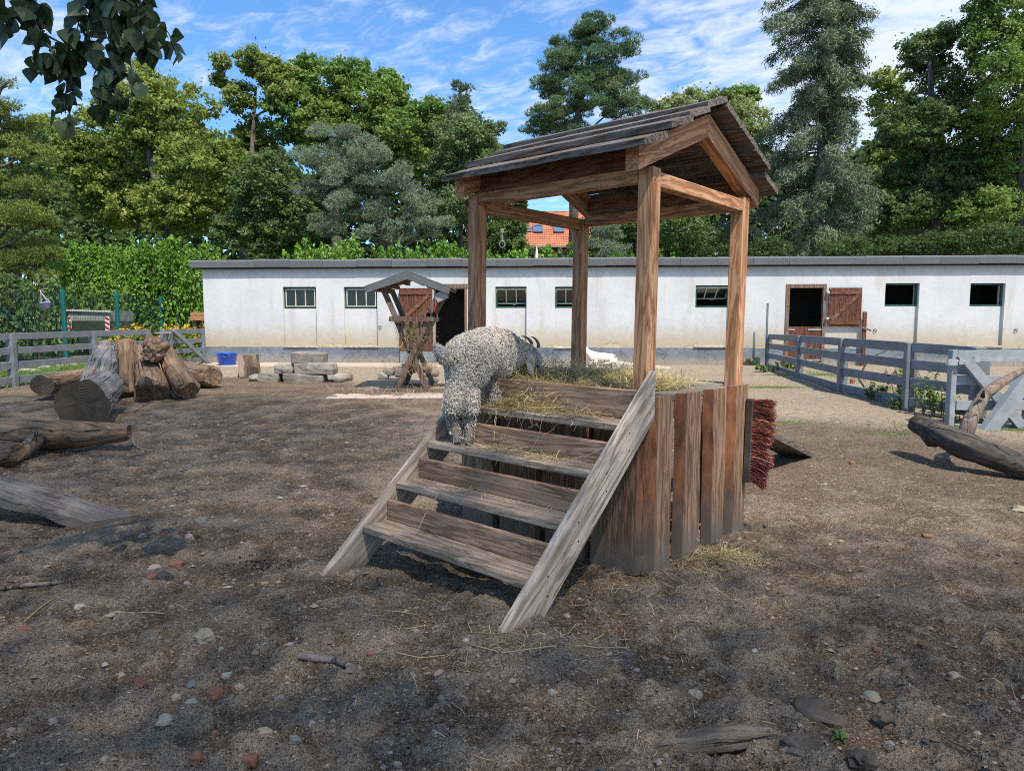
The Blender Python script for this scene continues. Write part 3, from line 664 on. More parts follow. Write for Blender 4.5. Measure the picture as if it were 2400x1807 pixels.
# side boards (right side, facing the camera), waney edged with bark strips
def side_board(name, u0b, u1b, u0t, u1t, v0, th, mat=M_board, z0=ZB + .01, z1=HP, axis='u', wane=.03, seed=0):
    rr = random.Random(seed); n = 10; rows = []
    for k in range(n):
        t = k / (n - 1); z = z0 + (z1 - z0) * t; e0 = rr.uniform(-.008, .008); e1 = rr.uniform(-.005, .005)
        a = u0b + (u0t - u0b) * t + e0; b = u1b + (u1t - u1b) * t + e1; wn_ = wane + rr.uniform(-.008, .01)
        prof = [(a, v0), (a + wn_, v0 - th), (b - .006, v0 - th), (b, v0 - th + .01), (b, v0)]
        if axis == 'v': prof = [(v0, a), (v0 - th, a + wn_), (v0 - th, b - .006), (v0 - th + .01, b), (v0, b)]
        rows.append([L(p[0], p[1], z) for p in prof])
    c = (rows[0][0] + rows[-1][3]) / 2; m = 5
    mb = MB(); vs = [v - c for r_ in rows for v in r_]; fs = [tuple(range(m - 1, -1, -1)), tuple((n - 1) * m + q for q in range(m))]; mi = [0, 0]
    for k in range(n - 1):
        for q in range(m): fs.append((k * m + q, k * m + (q + 1) % m, (k + 1) * m + (q + 1) % m, (k + 1) * m + q)); mi.append(1 if q == 0 else 0)
    mb.v = [tuple(v) for v in vs]; mb.f = fs; mb.m = mi
    o = mb.build(name, [mat, M_bark], shelter); o.location = c; return o
for k, (a, b, c, d) in enumerate(((-.006, .250, .0, .240), (.365, .655, .347, .615), (.785, 1.025, .74, 1.0), (1.135, 1.384, 1.105, 1.371))):
    side_board('side_board', a, b, c, d, -.002, .052, seed=k + 5, wane=.05)
for k, (a, b) in enumerate(((.0, .30), (.34, .66), (.70, 1.0), (1.05, 1.37))): side_board('side_board', a, b, a, b, D_ + .055, .052, seed=k + 15)
for k, (a, b) in enumerate(((.005, .352), (.396, .727), (.80, 1.147), (1.20, 1.53))):
    side_board('front_board', a, b, a, b, -.004, .045, axis='v', seed=k + 25, z1=HP - .10 if k else HP - .03, wane=.012)
for k, (a, b) in enumerate(((.02, .36), (1.17, 1.51))): side_board('back_board', a, b, a, b, W_ + .05, .045, axis='v', seed=k + 35)
# floor frame and deck
for u0 in (.105, W_ - .15): loc_part('joist', M_beamY, u0, u0 + .045, .003, D_ - .003, HP - .16, HP - .048)
for v0 in (.003, D_ - .05): loc_part('joist', M_beamX, T_ + .055, W_ - .155, v0, v0 + .045, HP - .16, HP - .048)
loc_part('ground_sill', M_beamY, .105, .16, .003, D_ - .003, ZB + .035, ZB + .09); loc_part('ground_sill', M_beamX, T_ + .06, W_ - .12, .003, .05, ZB + .035, ZB + .12)
nd = 5; dw = (W_ + .01) / nd
for k in range(nd):
    u0 = -.0 + k * dw; v0, v1 = (0.0, D_ + .01)
    if k in (0, nd - 1): v0, v1 = T_ + .004, D_ - T_ - .004
    loc_part('deck_plank', M_deck, u0 + .006, u0 + dw - .006, v0, v1, HP - .045 + .002 * (k % 2), HP - .002 + .002 * (k % 2), .004)
# stairs
U1, RUN, Z1, RISE, TT, VL, V1, V0 = -1.1152, .2604, .0421, .2304, .046, 1.3047, -.0186, -.0648
SA, HW = -1.1611, .2909
for k in range(4):
    u0 = U1 + k * RUN; z = Z1 + k * RISE
    o = loc_part('tread', M_tread, u0, u0 + .225, V1 + .004, VL - .003, z - TT, z, .006)
    zr = z + (.128 if k < 3 else RISE - .055)
    o = loc_part('riser', M_riser, u0 + .188, u0 + .224, V1 + .006, VL - .005, z + .001, zr, .004)
    if k == 3: pass
loc_part('nosing_board', wood('red_nosing', [(.11, .05, .03), (.22, .11, .065), (.33, .18, .11)], 'y', 1.0), -.055, -.004, .0, D_ - .0, HP - .052, HP - .004, .004)
def stringer(u_hi, v0, v1, lab=None):
    s = RISE / RUN; ang = math.atan(s)
    ztop = lambda u: (u - SA) * s
    ub = SA - .42 * .72
    pts = [(ub, ztop(ub)), (u_hi, ztop(u_hi)), (u_hi, ztop(u_hi) - HW), (ub + .27, ztop(ub + .27) - HW)]
    pts = [(ub, ztop(ub)), (u_hi, ztop(u_hi)), (u_hi, ztop(u_hi) - HW), (ub + (HW) / s * .98, ztop(ub) + .0)]
    P2 = [(L(u, 0, z).x, L(u, 0, z).z) for u, z in pts]; cx = sum(p[0] for p in P2) / 4; cz = sum(p[1] for p in P2) / 4
    Mi = Matrix.Rotation(ang, 4, 'Y'); loc = [((Mi @ Vector((a - cx, 0, b - cz))).x, (Mi @ Vector((a - cx, 0, b - cz))).z) for a, b in P2]
    mb = MB(); h = (v1 - v0) / 2 * SS; mb.prism(loc, -h, h, 0, None, 'y'); o = part(mb, 'stringer', M_string, lab); o.location = (cx, L(0, (v0 + v1) / 2, 0).y, cz); o.rotation_euler = (0, -ang, 0)
    bv = o.modifiers.new('bevel', 'BEVEL'); bv.width = .005; bv.segments = 2
    return o
str1 = stringer(-.006, V0, V1); stringer(-.006, VL, VL + .048)
m_ = MB(); s_ = RISE / RUN
for u in (-1.0, -.75, -.5, -.28, -.06):
    for dz in (.10, .2): m_.tube([L(u, V0 - .001, (u - SA) * s_ - dz), L(u, V0 + .01, (u - SA) * s_ - dz)], .005, 6)
part(m_, 'screw', M_nail)
# ramp plank behind, leaning from the platform to the ground
o = empty('x'); bpy.data.objects.remove(o)
mb = MB(); a0, a1 = L(1.44, .45, .775), L(4.58, .45, ZB + .055); b0, b1 = L(1.44, .80, .775), L(4.5, .80, ZB + .055); th = Vector((0, 0, -.042))
mb.add([a0, a1, b1, b0, a0 + th, a1 + th, b1 + th, b0 + th], [(0, 1, 2, 3), (7, 6, 5, 4), (0, 4, 5, 1), (1, 5, 6, 2), (2, 6, 7, 3), (3, 7, 4, 0)])
M_ramp = wood('ramp_board', [(.07, .055, .045), (.14, .115, .095), (.22, .185, .155)], 'x', 1.0, gray=.3)
part(mb, 'ramp', M_ramp)
for k in range(8):
    t = .1 + k * .11; p = a0.lerp(a1, t); q = b0.lerp(b1, t); m_ = MB(); m_.bar(p + Vector((0, 0, .012)), q + Vector((0, 0, .012)), .03, .022); part(m_, 'ramp_cleat', M_ramp)
# scratching brush on the right side board
br = empty('scratching_brush', label='red bristled broom head screwed upright to the shelter corner board', cat='brush'); br.matrix_world = SMW @ Matrix.Translation(L(W_ - .03, -.085, .13))
h = (.755 - .133) * SS
m_ = MB(); m_.box(-.026, .026, -.022, .022, 0, h, 0, None, .004); m_.build('bar', plain('brush_back_wood', (.075, .062, .055), .8, .2, var=.3, bump=.002), br)
def bristles():
    n = 4200; z = rng.uniform(.006, h - .006, n); x0 = rng.uniform(-.02, .02, n)
    base = np.stack([x0, np.full(n, -.02), z], -1)
    t = z / h; droop = np.where(t < .42, (.42 - t) * .55, 0.0) - np.where(t > .93, .15, 0)
    Ln = .108 + .004 * np.sin(t * 9) - .035 * np.exp(-((t - .44) / .07) ** 2) - .03 * (t < .25) + rng.normal(0, .011, n)
    ang = R(26) + rng.normal(0, .10, n)
    d = np.stack([np.sin(ang), -np.cos(ang), -droop + rng.normal(0, .07, n)], -1); d /= np.linalg.norm(d, axis=1)[:, None]
    V = []; Fq = []; side = np.cross(d, [0, 0, 1.0]); side /= np.linalg.norm(side, axis=1)[:, None]; up = np.cross(side, d)
    w = .0011; prev = base; pts = []
    for k in range(4):
        f = k / 3; bend = np.array([0, 0, -.022]) * (f ** 2) + rng.normal(0, .0022, (n, 3)) * f
        pts.append(base + d * (Ln * f)[:, None] + bend)
    tri = [side * w, -side * w * .5 + up * w * .87, -side * w * .5 - up * w * .87]
    V = np.concatenate([np.stack([p + q for q in tri], 1) for p in pts], 1).reshape(-1, 3)
    b = np.arange(n)[:, None] * 12
    fq = []
    for k in range(3):
        for q in range(3): fq.append(b + np.array([[k * 3 + q, k * 3 + (q + 1) % 3, (k + 1) * 3 + (q + 1) % 3, (k + 1) * 3 + q]]))
    t_ = NT('red_bristle', .6, .3); rn = t_.node('ShaderNodeNewGeometry').outputs['Random Per Island']
    mt = t_.done(t_.ramp(rn, [(0, (.030, .009, .008)), (.5, (.15, .034, .026)), (.9, (.38, .11, .075)), (.97, (.7, .42, .3))]))
    o = np_mesh('bristles', V, np.concatenate(fq), mt, br); tag(o, kind='stuff')
bristles()
# ---------------------------------------------------------------- hay and straw
def hay_mat(name, cols):
    t = NT(name, .75, .2); rn = t.node('ShaderNodeNewGeometry').outputs['Random Per Island']; c = t.ramp(rn, cols)
    tr = t.node('ShaderNodeBsdfTranslucent', {'Color': c}); mxs = t.node('ShaderNodeMixShader', {0: .25, 1: t.b.outputs[0], 2: tr.outputs[0]}); t.l.new(mxs.outputs[0], t.out.inputs[0])
    return t.done(c)
M_hay = hay_mat('hay', [(0, (.22, .18, .07)), (.35, (.42, .35, .15)), (.7, (.60, .51, .26)), (.93, (.76, .66, .38)), (1, (.86, .78, .52))])
M_straw = hay_mat('straw', [(0, (.26, .20, .11)), (.5, (.46, .38, .20)), (1, (.66, .58, .36))])
def strands(name, base, direc, length, width, mat, parent=None, curl=.25, seg=4, sag=0.0, surf=None):
    """thin bent ribbons; arrays base (n,3), direc (n,3)"""
    n = len(base); d = direc / np.linalg.norm(direc, axis=1)[:, None]; pts = [base]; p = base.copy()
    for k in range(seg):
        d = d + rng.normal(0, curl, (n, 3)) * np.array([1, 1, .55]) + np.array([0, 0, -sag]); d /= np.linalg.norm(d, axis=1)[:, None]
        p = p + d * (length / seg)[:, None]
        if surf is not None: p[:, 2] = np.maximum(p[:, 2], surf(p[:, 0], p[:, 1]))
        pts.append(p.copy())
    s = np.cross(direc, [0, 0, 1.0]) + rng.normal(0, .25, (n, 3)); s /= np.linalg.norm(s, axis=1)[:, None]; s = s * (width / 2)[:, None]
    m = seg + 1; V = np.stack([q for p_ in pts for q in (p_ - s, p_ + s)], 1).reshape(-1, 3)
    b = np.arange(n)[:, None] * (2 * m); fq = np.concatenate([b + np.array([[2 * k, 2 * k + 1, 2 * k + 3, 2 * k + 2]]) for k in range(seg)])
    return np_mesh(name, V, fq, mat, parent)
def fw_np(u, v, z):
    M = np.array(_Rs); Q = np.stack([u, v, z], -1) @ M.T * SS + np.array([.7952174 * SS, 4.1290925 * SS, -ZB * SS]); return Q
def rdir(n, el=.15): a = rng.uniform(0, 2 * np.pi, n); return np.stack([np.cos(a), np.sin(a), rng.normal(0, el, n)], -1)
def mound(u, v):
    m = .095 * np.exp(-(((u - .45) / .42) ** 2 + ((v - .95) / .38) ** 2)) + .055 * np.exp(-(((u - .25) / .2) ** 2 + ((v - 1.22) / .22) ** 2)) + .05 * np.exp(-(((u - .55) / .4) ** 2 + ((v - .45) / .28) ** 2))
    return m
hb = empty('hay_heap', FW(.45, .95, HP), label='loose heap of greenish hay spread over the platform under the roof', cat='hay')
def heap():
    n = 11000; u = rng.uniform(-.03, 1.2, n); v = rng.uniform(.13, 1.44, n); keep = rng.uniform(0, 1, n) < np.clip(mound(u, v) / .035, .03, 1); u, v = u[keep], v[keep]; n = len(u)
    z = HP + mound(u, v) * rng.uniform(.2, 1, n) ** .6 * 1.05 + .004
    B = fw_np(u, v, z); o = strands('hay_stems', B, rdir(n, .2), rng.uniform(.05, .20, n), rng.uniform(.0016, .004, n), M_hay, curl=.34); o.parent = hb; o.location = -hb.location; tag(o, kind='stuff')
    gu, gv = np.meshgrid(np.linspace(-.03, 1.2, 60), np.linspace(.12, 1.44, 60), indexing='ij'); zz = HP + .004 + mound(gu, gv) * (.75 + .4 * (vn(gu * 30, gv * 30, 5) - .5)) - .006
    V = fw_np(gu.ravel(), gv.ravel(), zz.ravel()); idx = np.arange(3600).reshape(60, 60); Fq = np.stack([idx[:-1, :-1], idx[1:, :-1], idx[1:, 1:], idx[:-1, 1:]], -1).reshape(-1, 4)
    cz = mound(gu, gv).ravel(); keep = (cz[Fq].min(1) > .012); o = np_mesh('hay_mass', V, Fq[keep], plain('packed_hay', (.15, .135, .07), .95, .1, var=.4, scale=50, bump=.01)); o.parent = hb; o.location = -hb.location
heap()
def step_hay():
    Bs, Ds, Ls = [], [], []
    def add(n, u0, u1, v0, v1, zf, el=.15, l0=.05, l1=.16):
        u = rng.uniform(u0, u1, n); v = rng.uniform(v0, v1, n); Bs.append(fw_np(u, v, zf(u, v))); Ds.append(rdir(n, el)); Ls.append(rng.uniform(l0, l1, n))
    z4 = Z1 + 3 * RISE; z3 = Z1 + 2 * RISE
    add(420, -.32, -.10, .12, 1.1, lambda u, v: z4 + .004 + rng.uniform(0, .018, len(u)))
    add(800, -.30, -.05, .58, .98, lambda u, v: z4 + .004 + rng.uniform(0, 1, len(u)) * np.clip((u + .30) / .25, 0, 1) * .20 * np.exp(-((v - .78) / .16) ** 2))
    add(420, -.12, .06, .5, .95, lambda u, v: HP - .05 + rng.uniform(0, .10, len(u)), .3)
    add(330, -.56, -.38, .22, .85, lambda u, v: z3 + .003 + rng.uniform(0, .010, len(u)), .08, .03, .12)
    add(45, -.84, -.6, .1, .9, lambda u, v: Z1 + RISE + .003 + rng.uniform(0, .004, len(u)), .03, .03, .10)
    add(50, .7, 1.1, .14, .45, lambda u, v: HP + .004 + rng.uniform(0, .014, len(u)), .2)
    add(120, .3, .9, .10, .35, lambda u, v: HP + .004 + rng.uniform(0, .018, len(u)), .2)
    B = np.concatenate(Bs); Dd = np.concatenate(Ds); Ln = np.concatenate(Ls); n = len(B)
    e = empty('hay_wisps', FW(-.2, .8, z4), label='hay trailing from the platform down over the upper two steps', cat='hay')
    o = strands('hay_stems', B, Dd, Ln, rng.uniform(.0015, .0038, n), M_hay, curl=.3); o.parent = e; o.location = -e.location; tag(o, kind='stuff')
    # stems dangling over the edge of the top step
    n = 16; v = rng.uniform(.35, .95, n); B = fw_np(np.full(n, -.345), v, np.full(n, z4 - .005)); Dd = np.tile([-.25, -.28, -1.0], (n, 1)) + rng.normal(0, .18, (n, 3))
    o = strands('hanging_stems', B, Dd, rng.uniform(.06, .22, n), np.full(n, .0026), M_hay, curl=.22); o.parent = e; o.location = -e.location; tag(o, kind='stuff')
step_hay()
# one long split stalk bent over the second step
m_ = MB(); zz = Z1 + RISE
p = [FW(-.66, .79, zz + .010), FW(-.72, .80, zz + .006), FW(-.80, .86, zz + .004), FW(-.865, .89, zz + .006), FW(-.875, .892, zz - .02), FW(-.93, .93, zz - .12), FW(-.985, .93, Z1 + .03), FW(-1.0, .93, Z1 + .005)]
m_.tube(p, [.001, .0016, .0022, .0024, .0024, .0024, .002, .0014], 5); m_.tube([FW(-.70, .80, zz + .010), FW(-.645, .80, zz + .04)], .0014, 4)
o = m_.build('grass_stalk', M_straw); tag(o, 'single pale bent stalk hanging from the second step onto the first', 'straw')
m_ = MB(); zz = Z1 + 2 * RISE; p = [FW(-.40, .02, zz + .10), FW(-.46, .10, zz + .05), FW(-.52, .2, zz + .015), FW(-.56, .33, zz + .004), FW(-.55, .42, zz + .004)]
m_.tube(p, .0018, 5); o = m_.build('grass_stalk', M_straw); tag(o, 'long curved stalk lying on the third step against the right stringer', 'straw')
# ================================================================= SKIN-GROWN BODIES
def skin_mesh(name, nodes, edges, root, mat, parent=None, sub=2, disp=None):
    me = bpy.data.meshes.new(name + '_tmp'); me.from_pydata([n[0] for n in nodes], edges, []); o = link(bpy.data.objects.new(name + '_tmp', me))
    sk = o.modifiers.new('skin', 'SKIN'); sk.use_smooth_shade = True; sk.branch_smoothing = .6
    for i, n in enumerate(nodes):
        r_ = n[1]; me.skin_vertices[0].data[i].radius = (r_, r_) if not hasattr(r_, '__len__') else r_
        me.skin_vertices[0].data[i].use_root = (i == root)
    ss = o.modifiers.new('sub', 'SUBSURF'); ss.levels = sub
    dg = bpy.context.evaluated_depsgraph_get(); ev = o.evaluated_get(dg); m2 = bpy.data.meshes.new_from_object(ev)
    bpy.data.objects.remove(o); bpy.data.meshes.remove(me)
    m2.name = name; m2.materials.clear(); m2.materials.append(mat)
    m2.polygons.foreach_set('use_smooth', [True] * len(m2.polygons))
    b = bpy.data.objects.new(name, m2); link(b)
    if parent: b.parent = parent
    return b
def surf_samples(o, n):
    me = o.data; me.calc_loop_triangles(); T = np.array([t.vertices[:] for t in me.loop_triangles]); V = np.array([v.co[:] for v in me.vertices]); N = np.array([v.normal[:] for v in me.vertices])
    a, b, c = V[T[:, 0]], V[T[:, 1]], V[T[:, 2]]; A = np.linalg.norm(np.cross(b - a, c - a), axis=1); i = rng.choice(len(T), n, p=A / A.sum())
    u = rng.uniform(0, 1, (n, 2)); f = u.sum(1) > 1; u[f] = 1 - u[f]; w_ = np.stack([1 - u[:, 0] - u[:, 1], u[:, 0], u[:, 1]], -1)
    Pp = (V[T[i]] * w_[:, :, None]).sum(1); Nn = (N[T[i]] * w_[:, :, None]).sum(1); Nn /= np.linalg.norm(Nn, axis=1)[:, None] + 1e-9
    return Pp, Nn
# ----------------------------------------------------------------- the angora goat on the steps
M_skin = plain('goat_underwool', (.20, .175, .15), .95, .05, var=.35, scale=30, bump=.006)
t = NT('mohair', .8, .15); rn = t.node('ShaderNodeNewGeometry').outputs['Random Per Island']
M_curl = t.done(t.ramp(rn, [(0, (.40, .355, .30)), (.35, (.50, .455, .395)), (.75, (.60, .555, .49)), (1, (.70, .655, .59))]))
def curls(name, o, n, Ln, rad, mat, parent, flow=(0, 0, -1), lift=.55, turns=1.6, keep=None, coil=.0055, seg=7):
    Pp, Nn = surf_samples(o, n)
    if keep is not None: k = keep(Pp); Pp, Nn = Pp[k], Nn[k]
    n = len(Pp); fl = np.array(flow, float) + rng.normal(0, .45, (n, 3)); fl -= Nn * (fl * Nn).sum(1)[:, None]; fl /= np.linalg.norm(fl, axis=1)[:, None] + 1e-9
    ax = fl * (1 - lift) + Nn * lift; ax /= np.linalg.norm(ax, axis=1)[:, None]; a = np.cross(ax, Nn) + 1e-6; a /= np.linalg.norm(a, axis=1)[:, None]; b = np.cross(ax, a)
    ln = Ln * rng.uniform(.6, 1.35, n); ph = rng.uniform(0, 2 * np.pi, n); tn = turns * rng.choice([-1, 1], n) * rng.uniform(.7, 1.3, n); co = coil * rng.uniform(.6, 1.4, n)
    rings = []
    for k in range(seg):
        f = k / (seg - 1); th = ph + 2 * np.pi * tn * f; c = Pp + ax * (ln * f)[:, None] - Nn * ((.12 + .5 * lift) * ln * f * f * .8)[:, None] + Nn * .004 + (a * np.cos(th)[:, None] + b * np.sin(th)[:, None]) * (co * min(1, f * 2.5))[:, None]
        r_ = rad * (1 - .75 * f) + .0004
        for q in range(3):
            an = 2 * np.pi * q / 3; rings.append(c + a * (r_ * math.cos(an)) + b * (r_ * math.sin(an)))
    V = np.stack(rings, 1).reshape(-1, 3); base = np.arange(n)[:, None] * (seg * 3); fq = []
    for k in range(seg - 1):
        for q in range(3): fq.append(base + np.array([[k * 3 + q, k * 3 + (q + 1) % 3, (k + 1) * 3 + (q + 1) % 3, (k + 1) * 3 + q]]))
    r_ = np_mesh(name, V, np.concatenate(fq), mat, parent, smooth=True); tag(r_, kind='stuff'); return r_
def angora():
    g = empty('goat', FW(-.42, 1.05, Z1 + 2 * RISE), label='grey curly-haired angora goat climbing the steps and eating hay', cat='goat')
    O = g.location.copy()
    J = lambda px, py, y, r_: (P(px, py, y) - O, r_ * (1.24 if r_ > .085 else 1.08))
    nodes = [J(1092, 852, 3.84, .122), J(1110, 825, 3.92, .130), J(1138, 811, 4.02, .130), J(1172, 826, 4.12, .116), J(1200, 826, 4.18, .088), J(1224, 832, 4.20, .068), J(1246, 838, 4.21, .052), J(1257, 862, 4.22, .040), J(1251, 892, 4.23, .028),
             J(1048, 848, 3.77, .024), J(1034, 826, 3.74, .013), J(1024, 812, 3.73, .007),
             J(1070, 905, 3.80, .064), J(1062, 945, 3.76, .046), J(1061, 985, 3.80, .029), J(1070, 1022, 3.77, .022), J(1073, 1041, 3.745, .020),
             J(1098, 908, 3.82, .064), J(1101, 948, 3.78, .046), J(1101, 985, 3.80, .029), J(1099, 1026, 3.76, .022), J(1098, 1046, 3.735, .020),
             J(1162, 885, 4.06, .048), J(1166, 915, 4.01, .032), J(1164, 936, 3.97, .024), J(1164, 950, 3.945, .021),
             J(1142, 885, 4.14, .046), J(1138, 912, 4.09, .030), J(1135, 932, 4.05, .022), J(1133, 946, 4.03, .020)]
    edges = [(0, 1), (1, 2), (2, 3), (3, 4), (4, 5), (5, 6), (6, 7), (7, 8), (0, 9), (9, 10), (10, 11), (0, 12), (12, 13), (13, 14), (14, 15), (15, 16), (0, 17), (17, 18), (18, 19), (19, 20), (20, 21), (3, 22), (22, 23), (23, 24), (24, 25), (3, 26), (26, 27), (27, 28), (28, 29)]
    body = skin_mesh('body', nodes, edges, 0, M_skin, g, 3)
    zc = lambda py, y: (P(1100, py, y) - O).z
    z_leg, z_low = zc(950, 3.8), zc(1005, 3.78)
    headp = np.array(nodes[7][0])
    def torso(p): return (p[:, 2] > z_leg - .02) & (np.linalg.norm(p - headp, axis=1) > .062) & (np.linalg.norm(p - np.array(nodes[8][0]), axis=1) > .06) & (np.linalg.norm(p - np.array(nodes[11][0]), axis=1) > .03)
    curls('fleece', body, 15000, .036, .0042, M_curl, g, flow=(-.2, -.35, -.8), lift=.24, turns=1.15, keep=torso, coil=.0068, seg=6)
    def legs(p): return (p[:, 2] <= z_leg + .02) & (p[:, 2] > zc(1040, 3.75))
    curls('leg_wool', body, 3600, .020, .0028, M_curl, g, flow=(0, -.1, -1), lift=.35, turns=1.0, keep=legs, coil=.003, seg=6)
    # tail tuft, longer and whiter
    tl = MB(); tl.tube([nodes[9][0], nodes[10][0], nodes[11][0]], [.022, .02, .008], 8); to = tl.build('tail', M_skin, g, True)
    t2 = NT('tail_hair', .8, .2); rn2 = t2.node('ShaderNodeNewGeometry').outputs['Random Per Island']; M_tail = t2.done(t2.ramp(rn2, [(0, (.42, .39, .35)), (.5, (.66, .63, .59)), (1, (.82, .79, .75))]))
    f = np.array((nodes[11][0] - nodes[9][0]).normalized()); curls('tail_hair', to, 800, .030, .0014, M_tail, g, flow=tuple(f * 1.6), lift=.28, turns=.25, coil=.003, seg=5)
    # face hair short, forelock
    curls('face_wool', body, 5200, .016, .0022, M_curl, g, flow=(.3, 0, -.8), lift=.5, turns=.6, keep=lambda p: (np.linalg.norm(p - headp, axis=1) < .085), coil=.003, seg=5)
    # horns
    M_horn = plain('horn', (.13, .115, .10), .5, .4, var=.35, scale=40, bump=.002)
    for pts in (((1262, 815, 4.19), (1262, 806, 4.195), (1257, 797, 4.20), (1250, 791, 4.205), (1244, 789, 4.21)), ((1247, 806, 4.25), (1243, 799, 4.26), (1237, 793, 4.27), (1229, 789, 4.28), (1221, 788, 4.285))):
        m_ = MB(); m_.tube([P(*q) - O for q in pts], [.0105, .0095, .0078, .0052, .0018], 8); m_.build('horn', M_horn, g, True)
    # hanging ear with a yellow tag, a cupped leaf shape
    ear = [(1246, 828), (1236, 832), (1233, 850), (1236, 864), (1247, 881), (1251, 866), (1255, 850), (1254, 836)]
    M_ear = plain('ear_skin', (.52, .47, .46), .7, .2, var=.15, scale=60)
    ye = 4.125; m_ = MB(); c0 = P(1245, 848, ye + .006) - O
    out = [P(x, y, ye) - O for x, y in ear]; back = [p + Vector((0, .006, 0)) for p in out]; n = len(out)
    m_.add([c0] + out + [c0 + Vector((0, .008, 0))] + back, [(0, i + 1, (i + 1) % n + 1) for i in range(n)] + [(n + 1, n + 2 + (i + 1) % n, n + 2 + i) for i in range(n)] + [(i + 1, n + 2 + i, n + 2 + (i + 1) % n, (i + 1) % n + 1) for i in range(n)])
    eo = m_.build('ear', M_ear, g, False)
    m_ = MB(); q = P(1248, 846, ye - .008) - O; m_.box(q.x - .0085, q.x + .0085, q.y - .003, q.y + .004, q.z - .012, q.z + .012, 0, Matrix.Translation(q) @ Matrix.Rotation(.25, 4, 'Y') @ Matrix.Translation(-q), .003); tg = m_.build('ear_tag', plain('yellow_tag', (.62, .60, .05), .4, .4), eo)
    m_ = MB(); m_.box(q.x - .0045, q.x - .002, q.y - .0045, q.y - .0035, q.z - .005, q.z + .005); m_.box(q.x + .001, q.x + .004, q.y - .0045, q.y - .0035, q.z - .004, q.z + .005); m_.build('tag_print', M_dark, eo)
    ear2 = MB(); a = P(1262, 832, 4.30) - O; ear2.add([a, a + Vector((.012, .01, -.02)), a + Vector((.014, .015, -.07)), a + Vector((.0, .012, -.11)), a + Vector((-.012, .01, -.05)), a + Vector((.0, .022, -.05))], [(0, 1, 5), (1, 2, 5), (2, 3, 5), (3, 4, 5), (4, 0, 5), (0, 4, 3, 2, 1)]); ear2.build('ear', M_ear, g)
    # eyes on both sides of the head, nostril end of muzzle
    M_eye = plain('goat_eye', (.02, .017, .012), .15, .6)
    for dy in (-.048, .05):
        bpy_m = MB(); c = Vector(nodes[7][0]) + Vector((.012, dy, .018)); k = 8
        vs = [c + Vector((.009 * math.cos(a_) * math.cos(e_), .006 * math.sin(e_), .008 * math.sin(a_) * math.cos(e_))) for e_ in (-1.2, -.4, .4, 1.2) for a_ in np.linspace(0, 2 * math.pi, k, endpoint=False)]
        bpy_m.add(vs, [(i * k + q_, i * k + (q_ + 1) % k, (i + 1) * k + (q_ + 1) % k, (i + 1) * k + q_) for i in range(3) for q_ in range(k)] + [tuple(range(k)), tuple(range(3 * k, 4 * k))]); bpy_m.build('eye', M_eye, g, True)
    # cloven hooves
    M_hoof = plain('hoof', (.03, .026, .023), .5, .4)
    for i in (16, 21, 25, 29):
        p = Vector(nodes[i][0])
        for s in (-1, 1):
            m_ = MB(); cx = p.x + s * .010; m_.prism([(cx - .009, p.z - .016), (cx + .009, p.z - .016), (cx + .008, p.z + .012), (cx - .008, p.z + .012)], p.y - .032, p.y + .018); m_.build('hoof', M_hoof, g)
angora()
# ----------------------------------------------------------------- white goat lying on the paving
def lying_goat():
    M_w = plain('white_goat_coat', (.74, .67, .57), .9, .1, var=.13, scale=7, bump=.004); q = P(1415, 853, 17.0)
    g = empty('goat', (q.x, 17.0, .25), label='white short-haired goat lying asleep on the paving by the stable', cat='goat'); O = g.location.copy(); d = 17.0; e = pxs(d)
    J = lambda px, py, r_, y=d: (P(px, py, y) - O, r_ * e)
    nodes = [J(1440, 842, 12.5), J(1425, 839, 13.5), J(1405, 838, 14.5), J(1386, 836, 13.5), J(1373, 825, 8.5), J(1366, 812, 6.5), J(1358, 801, 6.5), J(1348, 804, 4),
             J(1434, 849, 6, 16.8), J(1428, 851, 3, 16.75), J(1414, 852, 2.3, 16.75), J(1450, 849, 5), J(1393, 846, 5, 16.8), J(1400, 848, 3, 16.75), J(1379, 850, 2.6, 16.75), J(1452, 852, 2)]
    skin_mesh('body', nodes, [(0, 1), (1, 2), (2, 3), (3, 4), (4, 5), (5, 6), (6, 7), (0, 8), (8, 9), (9, 10), (0, 11), (3, 12), (12, 13), (13, 14), (11, 15)], 1, M_w, g, 2)
    for dx in (-2, 3):
        m_ = MB(); a = P(1357 + dx, 796, 17) - O; m_.tube([a, a + Vector((-.04, dx * .01, -.03)), a + Vector((-.09, dx * .02, -.09))], [.018, .03, .006], 6); m_.build('ear', M_w, g, True)
lying_goat()

# ================================================================= LOGS
def bark_wood(name, cols, sc=(9, 9, 1.0), crack=.8, gray=.4):
    t = NT(name, .92, .1); v = t.obj(sc); n = t.noise(v, 1.6, 8, .72, .8); v2 = t.obj((1, 1, 1)); m = t.noise(v2, 2.2, 5, .65)
    c = t.ramp(n, [(.28, cols[0]), (.5, cols[1]), (.72, cols[2])]); c = t.mix(t.mr(m, .4, .66, 0, gray), c, t.mix(n, (.09, .09, .09), (.36, .36, .35)))
    cr_ = t.node('ShaderNodeTexVoronoi', {'Vector': t.obj((sc[0] * .9, sc[1] * .9, sc[2] * .16)), 'Scale': 1.0}, feature='DISTANCE_TO_EDGE').outputs['Distance']
    cm = t.math('MULTIPLY', t.mr(cr_, 0, .05, 1, 0), t.mr(m, .42, .6)); c = t.mix(t.math('MULTIPLY', cm, crack), c, (.02, .016, .013))
    b = t.bump(n, .02, .9); b = t.bump(t.math('SUBTRACT', 1.0, cm), .02, 1, b); b = t.bump(t.noise(v2, 50, 4, .7), .006, .7, b); return t.done(c, b)
M_logA = bark_wood('grey_weathered_log', [(0.078, 0.061, 0.050), (0.260, 0.226, 0.196), (0.494, 0.451, 0.409)], gray=.7)
